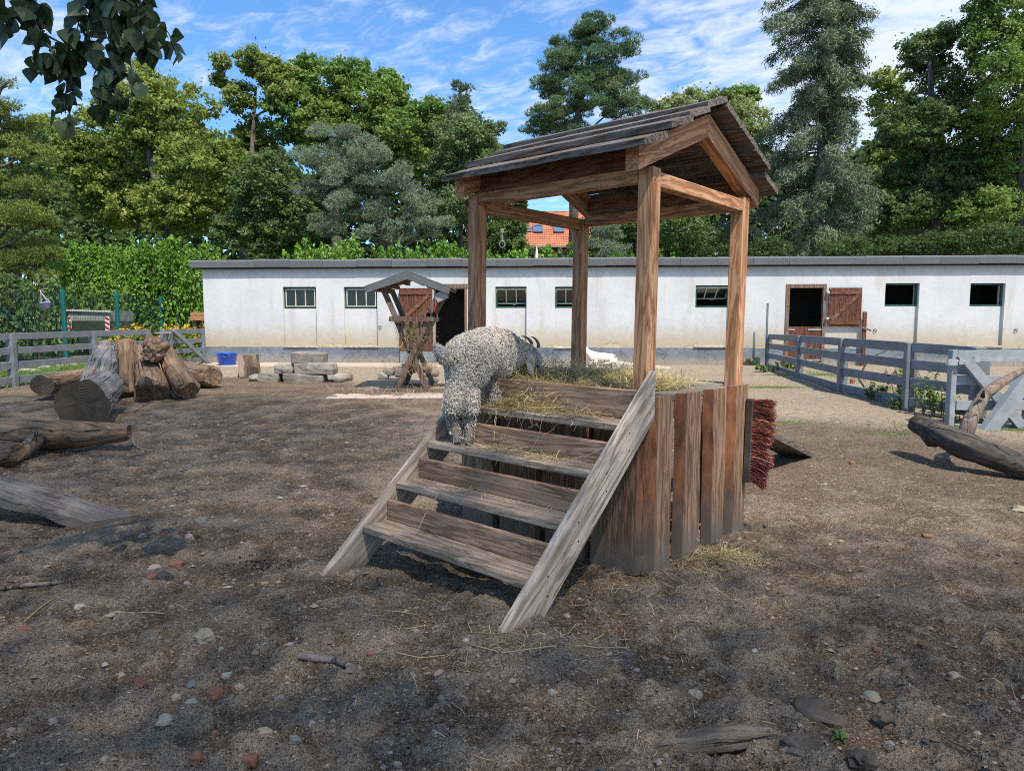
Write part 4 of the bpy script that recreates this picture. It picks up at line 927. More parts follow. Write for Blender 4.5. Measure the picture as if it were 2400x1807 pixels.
M_logB = bark_wood('brown_rotten_log', [(0.052, 0.034, 0.022), (0.176, 0.120, 0.078), (0.338, 0.250, 0.174)], gray=.2)
M_logC = bark_wood('dark_charred_log', [(0.023, 0.020, 0.017), (0.078, 0.065, 0.054), (0.169, 0.144, 0.121)], gray=.15)
M_logD = bark_wood('pale_stripped_branch', [(.08, .058, .045), (.22, .165, .13), (.42, .36, .30)], gray=.35, crack=.25)
def endgrain():
    t = NT('end_grain', .9, .1); v = t.obj((1, 1, 1), rnd=False); ln = t.node('ShaderNodeVectorMath', {0: v}, operation='LENGTH').outputs['Value']
    n = t.noise(v, 4, 5, .6); rg = t.math('SINE', t.math('MULTIPLY_ADD', n, 9.0, t.math('MULTIPLY', ln, 330.0))); c = t.mix(t.mr(rg, -1, 1, 0, .12), (.085, .07, .055), (.035, .03, .026)); c = t.mix(t.mr(t.noise(v, 9, 6, .7), .5, .7, 0, .6), c, (.14, .12, .095))
    sp = t.node('ShaderNodeSeparateXYZ', {0: v}); an = t.math('ARCTAN2', sp.outputs[1], sp.outputs[0]); rad = t.mr(t.noise(t.node('ShaderNodeCombineXYZ', {0: t.math('MULTIPLY', an, 3.2), 1: t.math('MULTIPLY', ln, 2.0)}).outputs[0], 2.2, 4, .6), .66, .70, 0, 1)
    c = t.mix(rad, c, (.015, .012, .01)); return t.done(c, t.bump(t.math('SUBTRACT', rg, t.math('MULTIPLY', rad, 3.0)), .004, .6))
M_end = endgrain()
def log(name, pts, rads, mat, label, cat='log', n=40, rough=.12, ends=(True, False), seed=0, group=None, flare=None, parts=(), seg=30):
    """a log: irregular, fissured, built along a path; the sawn ends are parts"""
    pts = [Vector(p) for p in pts]; rads = list(rads)
    if ends[0] is False: pts = [pts[0] + (pts[0] - pts[1]).normalized() * rads[0] * .10, pts[0] + (pts[1] - pts[0]) * .02] + pts[1:]; rads = [rads[0] * .82, rads[0] * 1.0] + rads[1:]
    if ends[1] is False: pts = pts[:-1] + [pts[-1] + (pts[-2] - pts[-1]) * .02, pts[-1] + (pts[-1] - pts[-2]).normalized() * rads[-1] * .10]; rads = rads[:-1] + [rads[-1] * 1.0, rads[-1] * .82]
    root = empty(name, pts[0], label=label, cat=cat, group=group); O = pts[0].copy()
    S = [0]
    for i in range(1, len(pts)): S.append(S[-1] + (pts[i] - pts[i - 1]).length)
    tt = np.linspace(0, S[-1], seg); X = np.array([np.interp(tt, S, [p[k] for p in pts]) for k in range(3)]).T; Rr = np.interp(tt, S, rads)
    for _ in range(2): X[1:-1] = (X[:-2] + 2 * X[1:-1] + X[2:]) / 4
    V = []; Nv = None
    for i in range(seg):
        T = X[min(i + 1, seg - 1)] - X[max(i - 1, 0)]; T /= np.linalg.norm(T)
        if Nv is None: Nv = np.cross(T, [0, 0, 1.0]) if abs(T[2]) < .9 else np.cross(T, [1.0, 0, 0])
        Nv = Nv - T * Nv.dot(T); Nv /= np.linalg.norm(Nv); B = np.cross(T, Nv); an = np.linspace(0, 2 * np.pi, n, endpoint=False)
        nz = 1 + rough * 2 * (fbm(np.cos(an) * 1.6 + 10, np.sin(an) * 1.6 + tt[i] * 1.8 / max(Rr[i], .05) * .35, seed, 4) - .5) + rough * 1.3 * (vn(an * 2.9, np.full(n, tt[i] * .9), seed + 9) - .5) + rough * .9 * (vn(an * 6.3 + .5, np.full(n, tt[i] * 3.0), seed + 19) - .5) + (rough * 2.2 * (vn(an * 2.2, np.full(n, 3.3), seed + 5) - .5) if i in (0, seg - 1) else 0)
        V.append(X[i] + (Nv[None] * np.cos(an)[:, None] + B[None] * np.sin(an)[:, None]) * (Rr[i] * nz)[:, None])
        if i == 0: fr0 = (Nv.copy(), B.copy(), T.copy())
    V = np.array(V).reshape(-1, 3) - np.array(O); idx = np.arange(seg * n).reshape(seg, n); nx = np.roll(idx, -1, 1)
    Fq = np.stack([idx[:-1], nx[:-1], nx[1:], idx[1:]], -1).reshape(-1, 4)
    # local z of the material runs along the log: give the trunk its own rotated frame
    Tm = (X[-1] - X[0]); Tm /= np.linalg.norm(Tm); q = Vector(Tm).to_track_quat('Z', 'Y'); Mi = np.array(q.to_matrix().inverted())
    o = np_mesh('trunk', V @ Mi.T, Fq, mat, root, smooth=True); o.rotation_euler = q.to_euler()
    for e, i in ((0, 0), (1, seg - 1)):
        if ends[e] is None: continue
        ring = V.reshape(seg, n, 3)[i]; c = ring.mean(0); inner = c + (ring - c) * .55
        T = (X[1] - X[0]) if i == 0 else (X[-2] - X[-1]); T = Vector(T).normalized(); qq = (-T).to_track_quat('Z', 'Y'); Mq = np.array(qq.to_matrix().inverted()); dep = np.array(T) * (.010 if ends[e] else .02)
        vs = np.concatenate([ring, inner + dep * rng.uniform(.2, 1, (n, 1)), [c + dep]]) - c; vs = vs @ Mq.T
        fs = [(k, (k + 1) % n, n + (k + 1) % n, n + k) for k in range(n)] + [(n + k, n + (k + 1) % n, 2 * n) for k in range(n)]
        m_ = MB(); m_.add(vs, fs); oo = m_.build('end_face', M_end if ends[e] else mat, root, not ends[e]); oo.location = Vector(c); oo.rotation_euler = qq.to_euler()
    for pp, rr_, mt in parts:
        m_ = MB(); m_.tube([Vector(p) - O for p in pp], rr_, 12, wob=.14, seed=seed + 3); m_.build('branch', mt or mat, root, True)
    return root
zg = gz
pa = G(193, 993)     # foot of the big sawn face
r0 = 58 * pxs(8.1)
c0 = Vector((P(193, 945, 8.1).x, 8.1, pa.z + r0 - .03))
log('log', [c0, c0 + Vector((-.22, .6, .05)), c0 + Vector((-.38, 1.15, .12))], [r0, r0 * .88, r0 * .74], M_logA, 'thick grey log with its dark sawn face turned to the camera', seed=3, rough=.07, ends=(True, False))
c1 = P(228, 893, 9.4); log('log', [Vector((c1.x, 9.2, zg(c1.x, 9.4) + .10)), P(238, 868, 9.9), P(248, 818, 10.7)], [.225, .20, .155], M_logA, 'silvery split trunk leaning up behind the thick sawn log', seed=8, rough=.12, ends=(False, False))
log('log', [P(300, 932, 10.6), P(300, 880, 10.85), P(299, 840, 11.0), P(297, 803, 11.1)], [.23, .19, .175, .16], M_logB, 'upright weathered stump leftmost of the brown stump group', cat='stump', seed=12, rough=.16, ends=(False, False), parts=[((P(288, 905, 10.65), P(287, 904, 10.45)), [.08, .07], M_logC)])
log('log', [P(360, 926, 10.2), P(350, 880, 10.5), P(342, 850, 10.95), P(334, 815, 11.1)], [.27, .20, .15, .12], M_logB, 'rotten brown stump with flared foot and cut round branch', cat='stump', seed=22, rough=.2, ends=(False, False), parts=[((P(341, 897, 10.45), P(339, 899, 9.95)), [.115, .10], M_logC)])
log('log', [P(352, 828, 10.35), P(366, 822, 10.7), P(380, 822, 11.0)], [.12, .16, .13], M_logB, 'gnarled dark root ball resting on top of the stumps', cat='stump', seed=31, rough=.3, ends=(False, False), parts=[((P(358, 815, 10.6), P(358, 797, 10.7), P(360, 790, 10.7)), [.14, .13, .11], None)])
log('log', [P(440, 915, 10.3), P(418, 885, 10.5), P(404, 858, 10.65), P(386, 818, 10.9)], [.18, .17, .155, .12], M_logB, 'cracked grey-brown trunk leaning left against the root ball', seed=42, rough=.15, ends=(False, False), parts=[((P(428, 913, 10.2), P(412, 893, 10.2), P(395, 862, 10.45)), [.10, .085, .06], None)])
log('log', [P(496, 882, 11.6), P(460, 877, 12.0), P(425, 868, 12.4)], [.19, .19, .17], M_logB, 'reddish brown split log lying behind the leaning trunk', seed=52, rough=.13, ends=(False, False))
log('log', [P(100, 904, 10.1), P(150, 893, 10.9), P(215, 880, 11.8)], [.155, .15, .14], M_logB, 'thin brown log lying along the left fence with a cut grey end', seed=62, rough=.08, ends=(True, None))
a = G(150, 1052); log('fallen_trunk', [P(-95, 1012, 7.0), P(-10, 1012, 6.9), P(90, 1020, 6.75), P(190, 1018, 6.75), P(302, 1012, 6.8)], [.17, .155, .15, .125, .085], M_logB, 'brown driftwood trunk lying at the left edge with a forked foot', cat='log', seed=71, rough=.12, ends=(None, False), parts=[((P(90, 1030, 6.6), P(55, 1058, 6.4), P(20, 1085, 6.1)), [.09, .065, .04], None)])
log('fallen_trunk', [P(-60, 1068, 6.2), P(0, 1064, 6.15), P(40, 1060, 6.1)], [.13, .12, .09], M_logB, 'short split log end at the left edge below the driftwood trunk', cat='log', seed=75, rough=.14, ends=(None, False))
# right forked trunk
z_ = lambda p: p
log('fallen_trunk', [P(2142, 991, 6.6), P(2165, 999, 6.5), P(2205, 1017, 6.2), P(2262, 1044, 5.95), P(2330, 1068, 5.8), P(2400, 1096, 5.65), P(2500, 1100, 5.5)], [.082, .10, .105, .115, .112, .095, .09], M_logC, 'long dark fallen trunk with a pale raised branch at the right edge', cat='log', seed=81, rough=.13, ends=(False, None), seg=34,
    parts=[((P(2258, 1032, 6.1), P(2272, 990, 6.15), P(2292, 950, 6.2), P(2312, 922, 6.25), P(2345, 898, 6.3), P(2375, 880, 6.35), P(2402, 866, 6.4)), [.066, .062, .056, .052, .044, .036, .022], M_logD), ((P(2170, 1020, 6.4), P(2185, 1036, 6.3), P(2196, 1040, 6.3)), [.05, .055, .035], None), ((P(2303, 930, 6.15), P(2306, 915, 6.1)), [.02, .008], None)])
# old stump by the blue tub
def stump():
    p = G(586, 884); d = p.y; e = pxs(d); root = empty('tree_stump', p, label='pale split stump with a dark base beside the stone blocks', cat='stump')
    n = 18; V = []; prof = [(0, 1.0), (.25, .9), (.6, .8), (.97, .7)]
    for z, s in prof: V += [(29 * e * s * (1 + .12 * (vn(k * 1.0, z * 3, 4) - .5)) * math.cos(2 * math.pi * k / n), 24 * e * s * math.sin(2 * math.pi * k / n), z * 54 * e * (1 + (.06 * (vn(k * .7, 9., 6) - .5) if z > .9 else 0))) for k in range(n)]
    m_ = MB(); m_.add(V, [(i * n + k, i * n + (k + 1) % n, (i + 1) * n + (k + 1) % n, (i + 1) * n + k) for i in range(3) for k in range(n)] + [tuple(3 * n + k for k in range(n))]); o = m_.build('trunk', M_logB, root, False)
    m_ = MB(); m_.prism([(-16 * e, .02), (-4 * e, .02), (-3 * e, 30 * e), (-7 * e, 52 * e), (-19 * e, 52 * e)], -24.5 * e, -20 * e); m_.build('split_face', plain('bare_pinkish_wood', (.42, .31, .24), .85, .1, var=.2, scale=20, bump=.004), root)
    m_ = MB(); m_.prism([(2 * e, 0), (30 * e, 0), (27 * e, 24 * e), (20 * e, 27 * e), (5 * e, 26 * e)], -30 * e, -22 * e); m_.build('dark_chip', M_logC, root)
stump()
# ----------------------------------------------------------------- stone blocks
def stone_mat(name, a, b, moss=.0):
    t = NT(name, .92, .12); v = t.obj(); n = t.noise(v, 5, 8, .72, .3); n2 = t.noise(v, 60, 4, .75)
    c = t.mix(t.mr(n, .3, .7), a, b); c = t.mix(t.mr(n2, .55, .75, 0, .5), c, [q * .4 for q in a]); c = t.mix(t.mr(t.noise(v, 3, 5, .7), .55, .75, 0, .6), c, (.10, .095, .07)); bb = t.bump(n, .02, .8); return t.done(c, t.bump(n2, .004, .8, bb))
M_rock = stone_mat('field_stone', (.20, .185, .16), (.38, .355, .31)); M_rock2 = stone_mat('sandstone_block', (.17, .155, .13), (.30, .275, .23)); M_brown = stone_mat('brown_stone', (.18, .13, .10), (.30, .23, .18))
def rock(name, loc, sx, sy, sz, mat, label=None, cat=None, seed=0, boxy=.0, group=None, rz=0, parent=None, n=10, jag=.22):
    """faceted stone from a cube sphere; boxy=1 keeps it a roughly hewn block"""
    V = []; F_ = []; rr = random.Random(seed); key = {}
    m = 4
    def vert(p):
        k = tuple(round(c * 1000) for c in p)
        if k not in key:
            key[k] = len(V); s = p.normalized(); b = Vector(p)
            q = s.lerp(b, boxy); f = 1 + jag * (1 - boxy * .72) * (float(fbm(np.array(s.x * 1.7 + seed), np.array(s.y * 1.7 + s.z * 2.3), seed, 3)) - .5) * 2
            V.append((q.x * f * sx, q.y * f * sy, q.z * f * sz))
        return key[k]
    for ax in range(3):
        for sg in (-1, 1):
            for i in range(m):
                for j in range(m):
                    def pt(a, b):
                        c = [0, 0, 0]; c[ax] = sg; c[(ax + 1) % 3] = -1 + 2 * a / m; c[(ax + 2) % 3] = -1 + 2 * b / m; return Vector(c)
                    f = [vert(pt(i, j)), vert(pt(i + 1, j)), vert(pt(i + 1, j + 1)), vert(pt(i, j + 1))]; F_.append(tuple(f if sg > 0 else f[::-1]))
    mb = MB(); mb.add(V, F_); o = mb.build(name, mat, parent); o.location = loc; o.rotation_euler = (rr.uniform(-.06, .06), rr.uniform(-.06, .06), rz)
    if boxy > .5:
        bv = o.modifiers.new('bevel', 'BEVEL'); bv.width = min(sx, sy, sz) * .12; bv.segments = 1
    return tag(o, label, cat, group) if label else o
def block(x0, x1, y0, y1, base_py, label, mat=M_rock2, seed=0, dy=0, boxy=.93, sy=.2, jag=.2, rz=0):
    d = G(680, base_py).y + dy; e = pxs(d); a = P((x0 + x1) / 2, (y0 + y1) / 2, d); return rock('stone_block', a + Vector((0, sy, 0)), (x1 - x0) / 2 * e, sy, (y1 - y0) / 2 * e, mat, label, 'stone block', seed, boxy, None, rz, jag=jag)
block(603, 652, 876, 899, 898, 'low square block with straw against its foot, left of the stone pile', seed=1)
block(661, 757, 877, 899, 898, 'long pale kerb block at the bottom middle of the stone pile', seed=2)
block(637, 685, 852, 879, 898, 'rounded rough stone on the left block of the pile', seed=3, boxy=.6, mat=M_rock, dy=.02)
block(688, 720, 852, 880, 898, 'small squared stone in the middle course of the pile', seed=4, dy=.04)
block(715, 782, 850, 879, 898, 'big rough grey block in the middle course overhanging to the right', seed=5, boxy=.8, mat=M_rock, dy=.02)
block(680, 757, 827, 853, 898, 'flat slab topping the stone pile', seed=6, dy=.06)
block(773, 808, 876, 901, 898, 'smooth boulder leaning at the right foot of the stone pile', seed=7, boxy=.15, mat=M_rock, jag=.12)
block(790, 822, 874, 897, 893, 'brown boulder behind the smooth boulder', seed=8, boxy=.2, mat=M_brown, jag=.15)
block(575, 606, 878, 899, 896, 'round dark stone half sunk before the stump', seed=9, boxy=.1, mat=M_rock, jag=.12)
for i, (x0, x1, y0, y1, s) in enumerate(((886, 912, 872, 889, 'jagged grey stone nearest the left foot of the hay rack'), (898, 925, 862, 882, 'dark flat stone behind the left leg of the hay rack'), (925, 950, 858, 886, 'pale squared stone under the hay rack'), (985, 1005, 868, 886, 'round grey stone at the right leg of the hay rack'), (1008, 1030, 865, 884, 'reddish stone between hay rack and goat'))):
    d = G(900, 889).y; e = pxs(d); rock('stone', P((x0 + x1) / 2, (y0 + y1) / 2, d), (x1 - x0) / 2 * e, .14, (y1 - y0) / 2 * e, [M_rock, M_rock2, M_rock2, M_rock, M_brown][i], s, 'stone', 30 + i, .5 if i < 3 else .1)
# ----------------------------------------------------------------- blue tub
def tub():
    p = G(533, 858); d = p.y; e = pxs(d); root = empty('tub', p, label='bright blue plastic rope-handled tub by the stable corner', cat='tub')
    M_b = plain('blue_plastic', (.012, .085, .52), .35, .5, var=.08); n = 28; h = 31 * e; V = []; prof = [(18 * e, 0), (18.5 * e, .01), (22.5 * e, h * .93), (24.6 * e, h * .94), (24.6 * e, h), (22.2 * e, h), (17.6 * e, .03)]
    for r_, z in prof: V += [(r_ * math.cos(2 * math.pi * k / n), r_ * math.sin(2 * math.pi * k / n), z) for k in range(n)]
    m_ = MB(); m_.add(V, [(i * n + k, i * n + (k + 1) % n, (i + 1) * n + (k + 1) % n, (i + 1) * n + k) for i in range(len(prof) - 1) for k in range(n)] + [tuple(range(n - 1, -1, -1)), tuple(6 * n + k for k in range(n))]); m_.build('body', M_b, root, True)
    for s in (-1, 1): m_ = MB(); m_.tube([Vector((s * .08 + q * .09, -21.5 * e - .02 * (1 - q * q), h * (.88 - .22 * (1 - q * q)))) for q in (-1, -.6, 0, .6, 1)], .011, 6); m_.build('handle', M_b, root, True)
tub()
# ----------------------------------------------------------------- hay rack
def rack():
    p = G(963, 919); d = p.y; O = Vector((p.x, d + .35, p.z)); root = empty('hay_rack', O, label='dark wooden V-shaped hay rack on crossed legs with a metal gable roof', cat='hay rack'); e = pxs(d)
    M_r = wood('rack_wood', [(.05, .032, .024), (.115, .077, .058), (.19, .135, .105)], 'z', 1.0, gray=.3, knots=False)
    dep = .85; yf, yb = -.35, -.35 + dep
    Q = lambda px, py, y=yf: (P(px, py, d) - O) + Vector((0, y - yf, 0)) - Vector((0, 0, 0)) + Vector((0, 0, 0))
    def beam(a, b, w_, t_, name='leg'): m_ = MB(); m_.bar(a, b, t_, w_, up=(0, 1, 0)); return m_.build(name, M_r, root)
    for y in (yf, yb):
        o_ = .0 if y == yf else .004
        beam(Q(928, 919, y), Q(1008, 735, y), .045, .085); beam(Q(1003, 919, y + .05), Q(928, 745, y + .05), .045, .085)
        beam(Q(929, 750, y + .05), Q(897, 678, y + .05), .045, .085, 'upper_post'); beam(Q(1000, 745, y + .0), Q(1034, 680, y + .0), .045, .085, 'upper_post')
        beam(Q(915, 748, y - .047), Q(1006, 748, y - .047), .04, .085, 'rail')
    for x, y_ in ((918, 748), (1010, 748)): m_ = MB(); a = Q(x, y_); m_.box(a.x - .04, a.x + .04, yf - .03, yb + .05, a.z - .035, a.z + .035); m_.build('side_rail', M_r, root)
    for x in (943, 963, 985):
        beam(Q(x, 752), Q(963 + (x - 963) * .2, 822), .03, .05, 'slat')
    for k in range(9):
        y = yf + .08 + k * .09
        for a, b in ((921, 955), (1006, 972)): m_ = MB(); m_.tube([Q(a, 750, y), Q(b, 828, y)], .008, 5); m_.build('bar', M_r, root)
    a, b = Q(890, 884), Q(1045, 884)
    m_ = MB(); g0, g1 = Q(876, 919), Q(1042, 919); m_.box(g0.x, g1.x, yf - .08, yf + .02, -.06, .055); m_.build('ground_beam', M_r, root); m_ = MB(); m_.box(g0.x + .2, g1.x, yb - .05, yb + .05, -.04, .06); m_.build('ground_beam', M_r, root)
    # trough
    m_ = MB(); a, b = Q(938, 873), Q(1000, 873); m_.box(a.x, b.x, yf + .15, yb - .1, a.z - .02, a.z + .03); m_.box(a.x, a.x + .02, yf + .15, yb - .1, a.z + .031, a.z + .12); m_.build('trough', M_r, root)
    # sheet metal gable roof with folded edges
    M_m = NT('rack_zinc', .5, .4); M_m.b.inputs['Metallic'].default_value = .15; v = M_m.obj(); nn = M_m.noise(v, 9, 5, .6); M_m = M_m.done(M_m.mix(nn, (.075, .082, .085), (.16, .17, .175)), M_m.bump(nn, .006, .6))
    ap = Q(956, 636); le = Q(857, 672); re = Q(1058, 674); y0, y1 = yf - .12, yb + .18
    for nm, q, sgn in (('roof_sheet', le, -1), ('roof_sheet', re, 1)):
        m_ = MB(); dr = (q - ap); nv = Vector((dr.z, 0, -dr.x)).normalized() * (1 if sgn > 0 else -1); nv = nv if nv.z > 0 else -nv
        pl = [(ap.x, ap.z), (q.x, q.z), (q.x - nv.x * .012, q.z - nv.z * .012), (ap.x, ap.z - .013)]
        m_.prism(pl, y0, y1); m_.build('roof_sheet', M_m, root)
        m_ = MB(); m_.prism([(ap.x, ap.z - .014), (q.x - nv.x * .014, q.z - nv.z * .014), (q.x - nv.x * .09, q.z - nv.z * .11), (ap.x, ap.z - .135)], y0 + .002, y0 + .012); m_.build('roof_fascia', M_m, root)
        m_ = MB(); m_.prism([(ap.x, ap.z - .05), (q.x - nv.x * .03, q.z - nv.z * .03), (q.x - nv.x * .05, q.z - nv.z * .05), (ap.x, ap.z - .075)], y0 + .014, y1); m_.build('roof_lining', M_r, root)
        for k in range(3):
            t = .25 + k * .27; c = ap.lerp(q, t) - nv * .09; m_ = MB(); m_.box(c.x - .03, c.x + .03, y0 + .02, y1 - .02, c.z - .03, c.z + .025); m_.build('batten', M_r, root)
    m_ = MB(); a, b = Q(897, 676), Q(1036, 680)
    for q in (a, b): m_.box(q.x - .03, q.x + .03, yf - .02, yb + .12, q.z - .05, q.z + .03)
    m_.build('roof_plate', M_r, root)
    m_ = MB(); q = Q(1036, 694); m_.box(q.x - .10, q.x + .09, yf - .06, yf - .045, q.z - .07, q.z + .07, 0, Matrix.Translation(q) @ Matrix.Rotation(-.42, 4, 'Y') @ Matrix.Translation(-q)); m_.build('vent_plate', plain('grey_vent', (.32, .31, .29), .6, .3, scale=60, var=.4), root)
    m_ = MB(); q = Q(1021, 715); m_.tube([q + Vector((0, -.06, .12)), q + Vector((.01, -.07, 0)), q + Vector((-.02, -.06, -.1))], [.006, .014, .006], 6); q = Q(1025, 738); m_.tube([q, q + Vector((0, 0, -.05))], [.012, .008], 6); m_.build('red_cord', plain('red_plastic', (.6, .04, .02), .5, .4), root)
    # hay inside and below
    n = 2600; tz = rng.uniform(0, 1, n); wx = .05 + .26 * tz; B = np.stack([rng.uniform(-1, 1, n) * wx, rng.uniform(yf + .03, yb - .03, n), tz], -1); z0, z1 = Q(963, 825).z, Q(963, 752).z; xm = Q(963, 800).x
    B[:, 0] += xm; B[:, 2] = z0 + (z1 - z0) * B[:, 2]; h1 = empty('hay', O + Vector((xm, 0, z0)), label='grey-green hay filling the wooden hay rack', cat='hay')
    o = strands('hay_stems', B, rdir(n, .6), rng.uniform(.08, .25, n), rng.uniform(.003, .006, n), M_hay, curl=.35); o.parent = h1; o.location = O - h1.location; tag(o, kind='stuff')
    n = 1500; B = np.stack([rng.normal(xm + .03, .22, n), rng.uniform(yf, yb, n), Q(960, 868).z + np.abs(rng.normal(0, .045, n))], -1); k = rng.uniform(0, 1, n) < .35; B[k, 2] = .03; B[k, 0] = rng.normal(xm, .6, k.sum()); B[k, 1] = rng.uniform(yf - .5, yb, k.sum())
    h2 = empty('hay', O + Vector((xm, 0, .3)), label='yellow fallen hay on the trough and ground under the hay rack', cat='hay')
    o = strands('hay_stems', B, rdir(n, .3), rng.uniform(.06, .22, n), rng.uniform(.003, .006, n), M_straw, curl=.35); o.parent = h2; o.location = O - h2.location; tag(o, kind='stuff')
rack()
# ================================================================= FENCES
M_fence = NT('grey_recycled_plastic', .75, .25); v = M_fence.obj(); nn = M_fence.noise(v, 6, 5, .6); n3 = M_fence.noise(v, 90, 3, .7)
M_fence = M_fence.done(M_fence.mix(M_fence.mr(n3, .55, .75, 0, .35), M_fence.mix(M_fence.mr(nn, .3, .7), (.135, .15, .165), (.19, .21, .23)), (.30, .31, .32)), M_fence.bump(n3, .002, .5))
def rail_fence(name, label, pts, rails, h, post=.10, rail=(.035, .115), side=1, skip=()):
    root = empty(name, pts[0], label=label, cat='fence'); O = Vector(pts[0]); pts = [Vector(p) for p in pts]
    dirv = (pts[-1] - pts[0]); dirv.z = 0; dirv.normalize(); nv = Vector((dirv.y, -dirv.x, 0)) * side; ang = math.atan2(dirv.y, dirv.x)
    for p in pts:
        m_ = MB(); m_.box(-post / 2, post / 2, -post * .62, post * .62, -.25, h + .012, 0, None, .006); o = m_.build('post', M_fence, root); o.location = p - O; o.rotation_euler = (0, 0, ang)
    for i in range(len(pts) - 1):
        if i in skip: continue
        for rz in rails:
            a = pts[i] - O + nv * .0 + Vector((0, 0, rz)); b = pts[i + 1] - O + Vector((0, 0, rz)); a = a + dirv * (post / 2 + .002); b = b - dirv * (post / 2 + .002); m_ = MB(); c = (a + b) / 2; m_.bar(a - c, b - c, rail[0], rail[1], bev=.004); o = m_.build('rail', M_fence, root); o.location = c
    return root
zl = lambda x, y: float(gbase(x, y))
FL = [(-8.56, 9.75), (-8.52, 11.8), (-8.42, 13.95), (-8.35, 15.9)]
rail_fence('rail_fence', 'grey four-rail fence on the left running back to the stable', [(x, y, zl(x, y)) for x, y in FL], (.86, .615, .37, .12), .90)
# left gate with a diagonal brace, up to the stable corner
def gate_left():
    a = Vector((-8.27, 16.45, zl(-8.3, 16.4))); b = Vector((-8.15, 18.3, zl(-8.2, 18.3))); root = empty('gate', a, label='grey braced gate between the left fence and the stable corner', cat='gate'); D = b - a
    def bar(p, q, w_, t_, nm): m_ = MB(); m_.bar(p, q, t_, w_, bev=.004); m_.build(nm, M_fence, root)
    up = Vector((0, 0, 1)); n_ = Vector((.07, -.0, 0))
    for rz in (.86, .615, .37, .12): bar(up * rz, D + up * rz, .11, .035, 'rail')
    for t in (0, .16, 1.0): m_ = MB(); q = D * t; m_.box(q.x - .05, q.x + .05, q.y - .05, q.y + .05, -.2 if t != .16 else .03, .915, 0, None, .005); m_.build('post' if t != .16 else 'stile', M_fence, root)
    bar(D * .18 + up * .9 + n_, D * .80 + up * .0 + n_ * 5, .10, .06, 'brace')
    m_ = MB(); m_.bar(D * -.25 + up * .84 + n_, D * .12 + up * .84 + n_, .02, .03); m_.build('bolt', M_steel, root)
gate_left()
# right fence from the slotted steel post towards the camera
FR = [(6.72, 17.45), (6.63, 15.0), (6.50, 12.45), (6.40, 10.3), (6.32, 8.35)]
def right_fence_pts():
    out = []
    for px, pyt, pyb in ((1799, 784.7, 864), (1866, 787, 890), (1972, 793, 921), (2124, 803, 935)):
        d = .9 * F / (pyb - pyt); out.append(P(px, pyb, d))
    return out
RF = right_fence_pts(); RF[0] = Vector((P(1799, 864, 17.2).x, 17.2, .23))
FRP = []
for (px, d, z0) in ((1799, 17.2, .16), (1872, 13.5, .20), (1973, 10.9, .20), (2130, 9.1, .185), (2290, 8.3, .15)):
    x = P(px, 900, d).x; FRP.append((x, d, z0))
rail_fence('rail_fence', 'grey four-rail fence on the right running from the stable towards the gate', FRP[:5], (.80, .575, .34, .08), .845, post=.105, rail=(.04, .125))
m_ = MB(); q = Vector(FRP[0]); m_.box(-.022, .022, -.012, .012, -.1, 1.62); 
st = empty('signpost', q + Vector((-.07, -.02, 0)), label='thin slotted galvanised post standing at the far end of the right fence', cat='post'); o = m_.build('post', plain('slotted_steel_blue', (.12, .16, .18), .5, .4, .5), st)
for k in range(18): m_ = MB(); m_.box(-.006, .006, -.016, -.0125, .95 + k * .036, .95 + k * .036 + .02); o = m_.build('slot', M_steel, st)
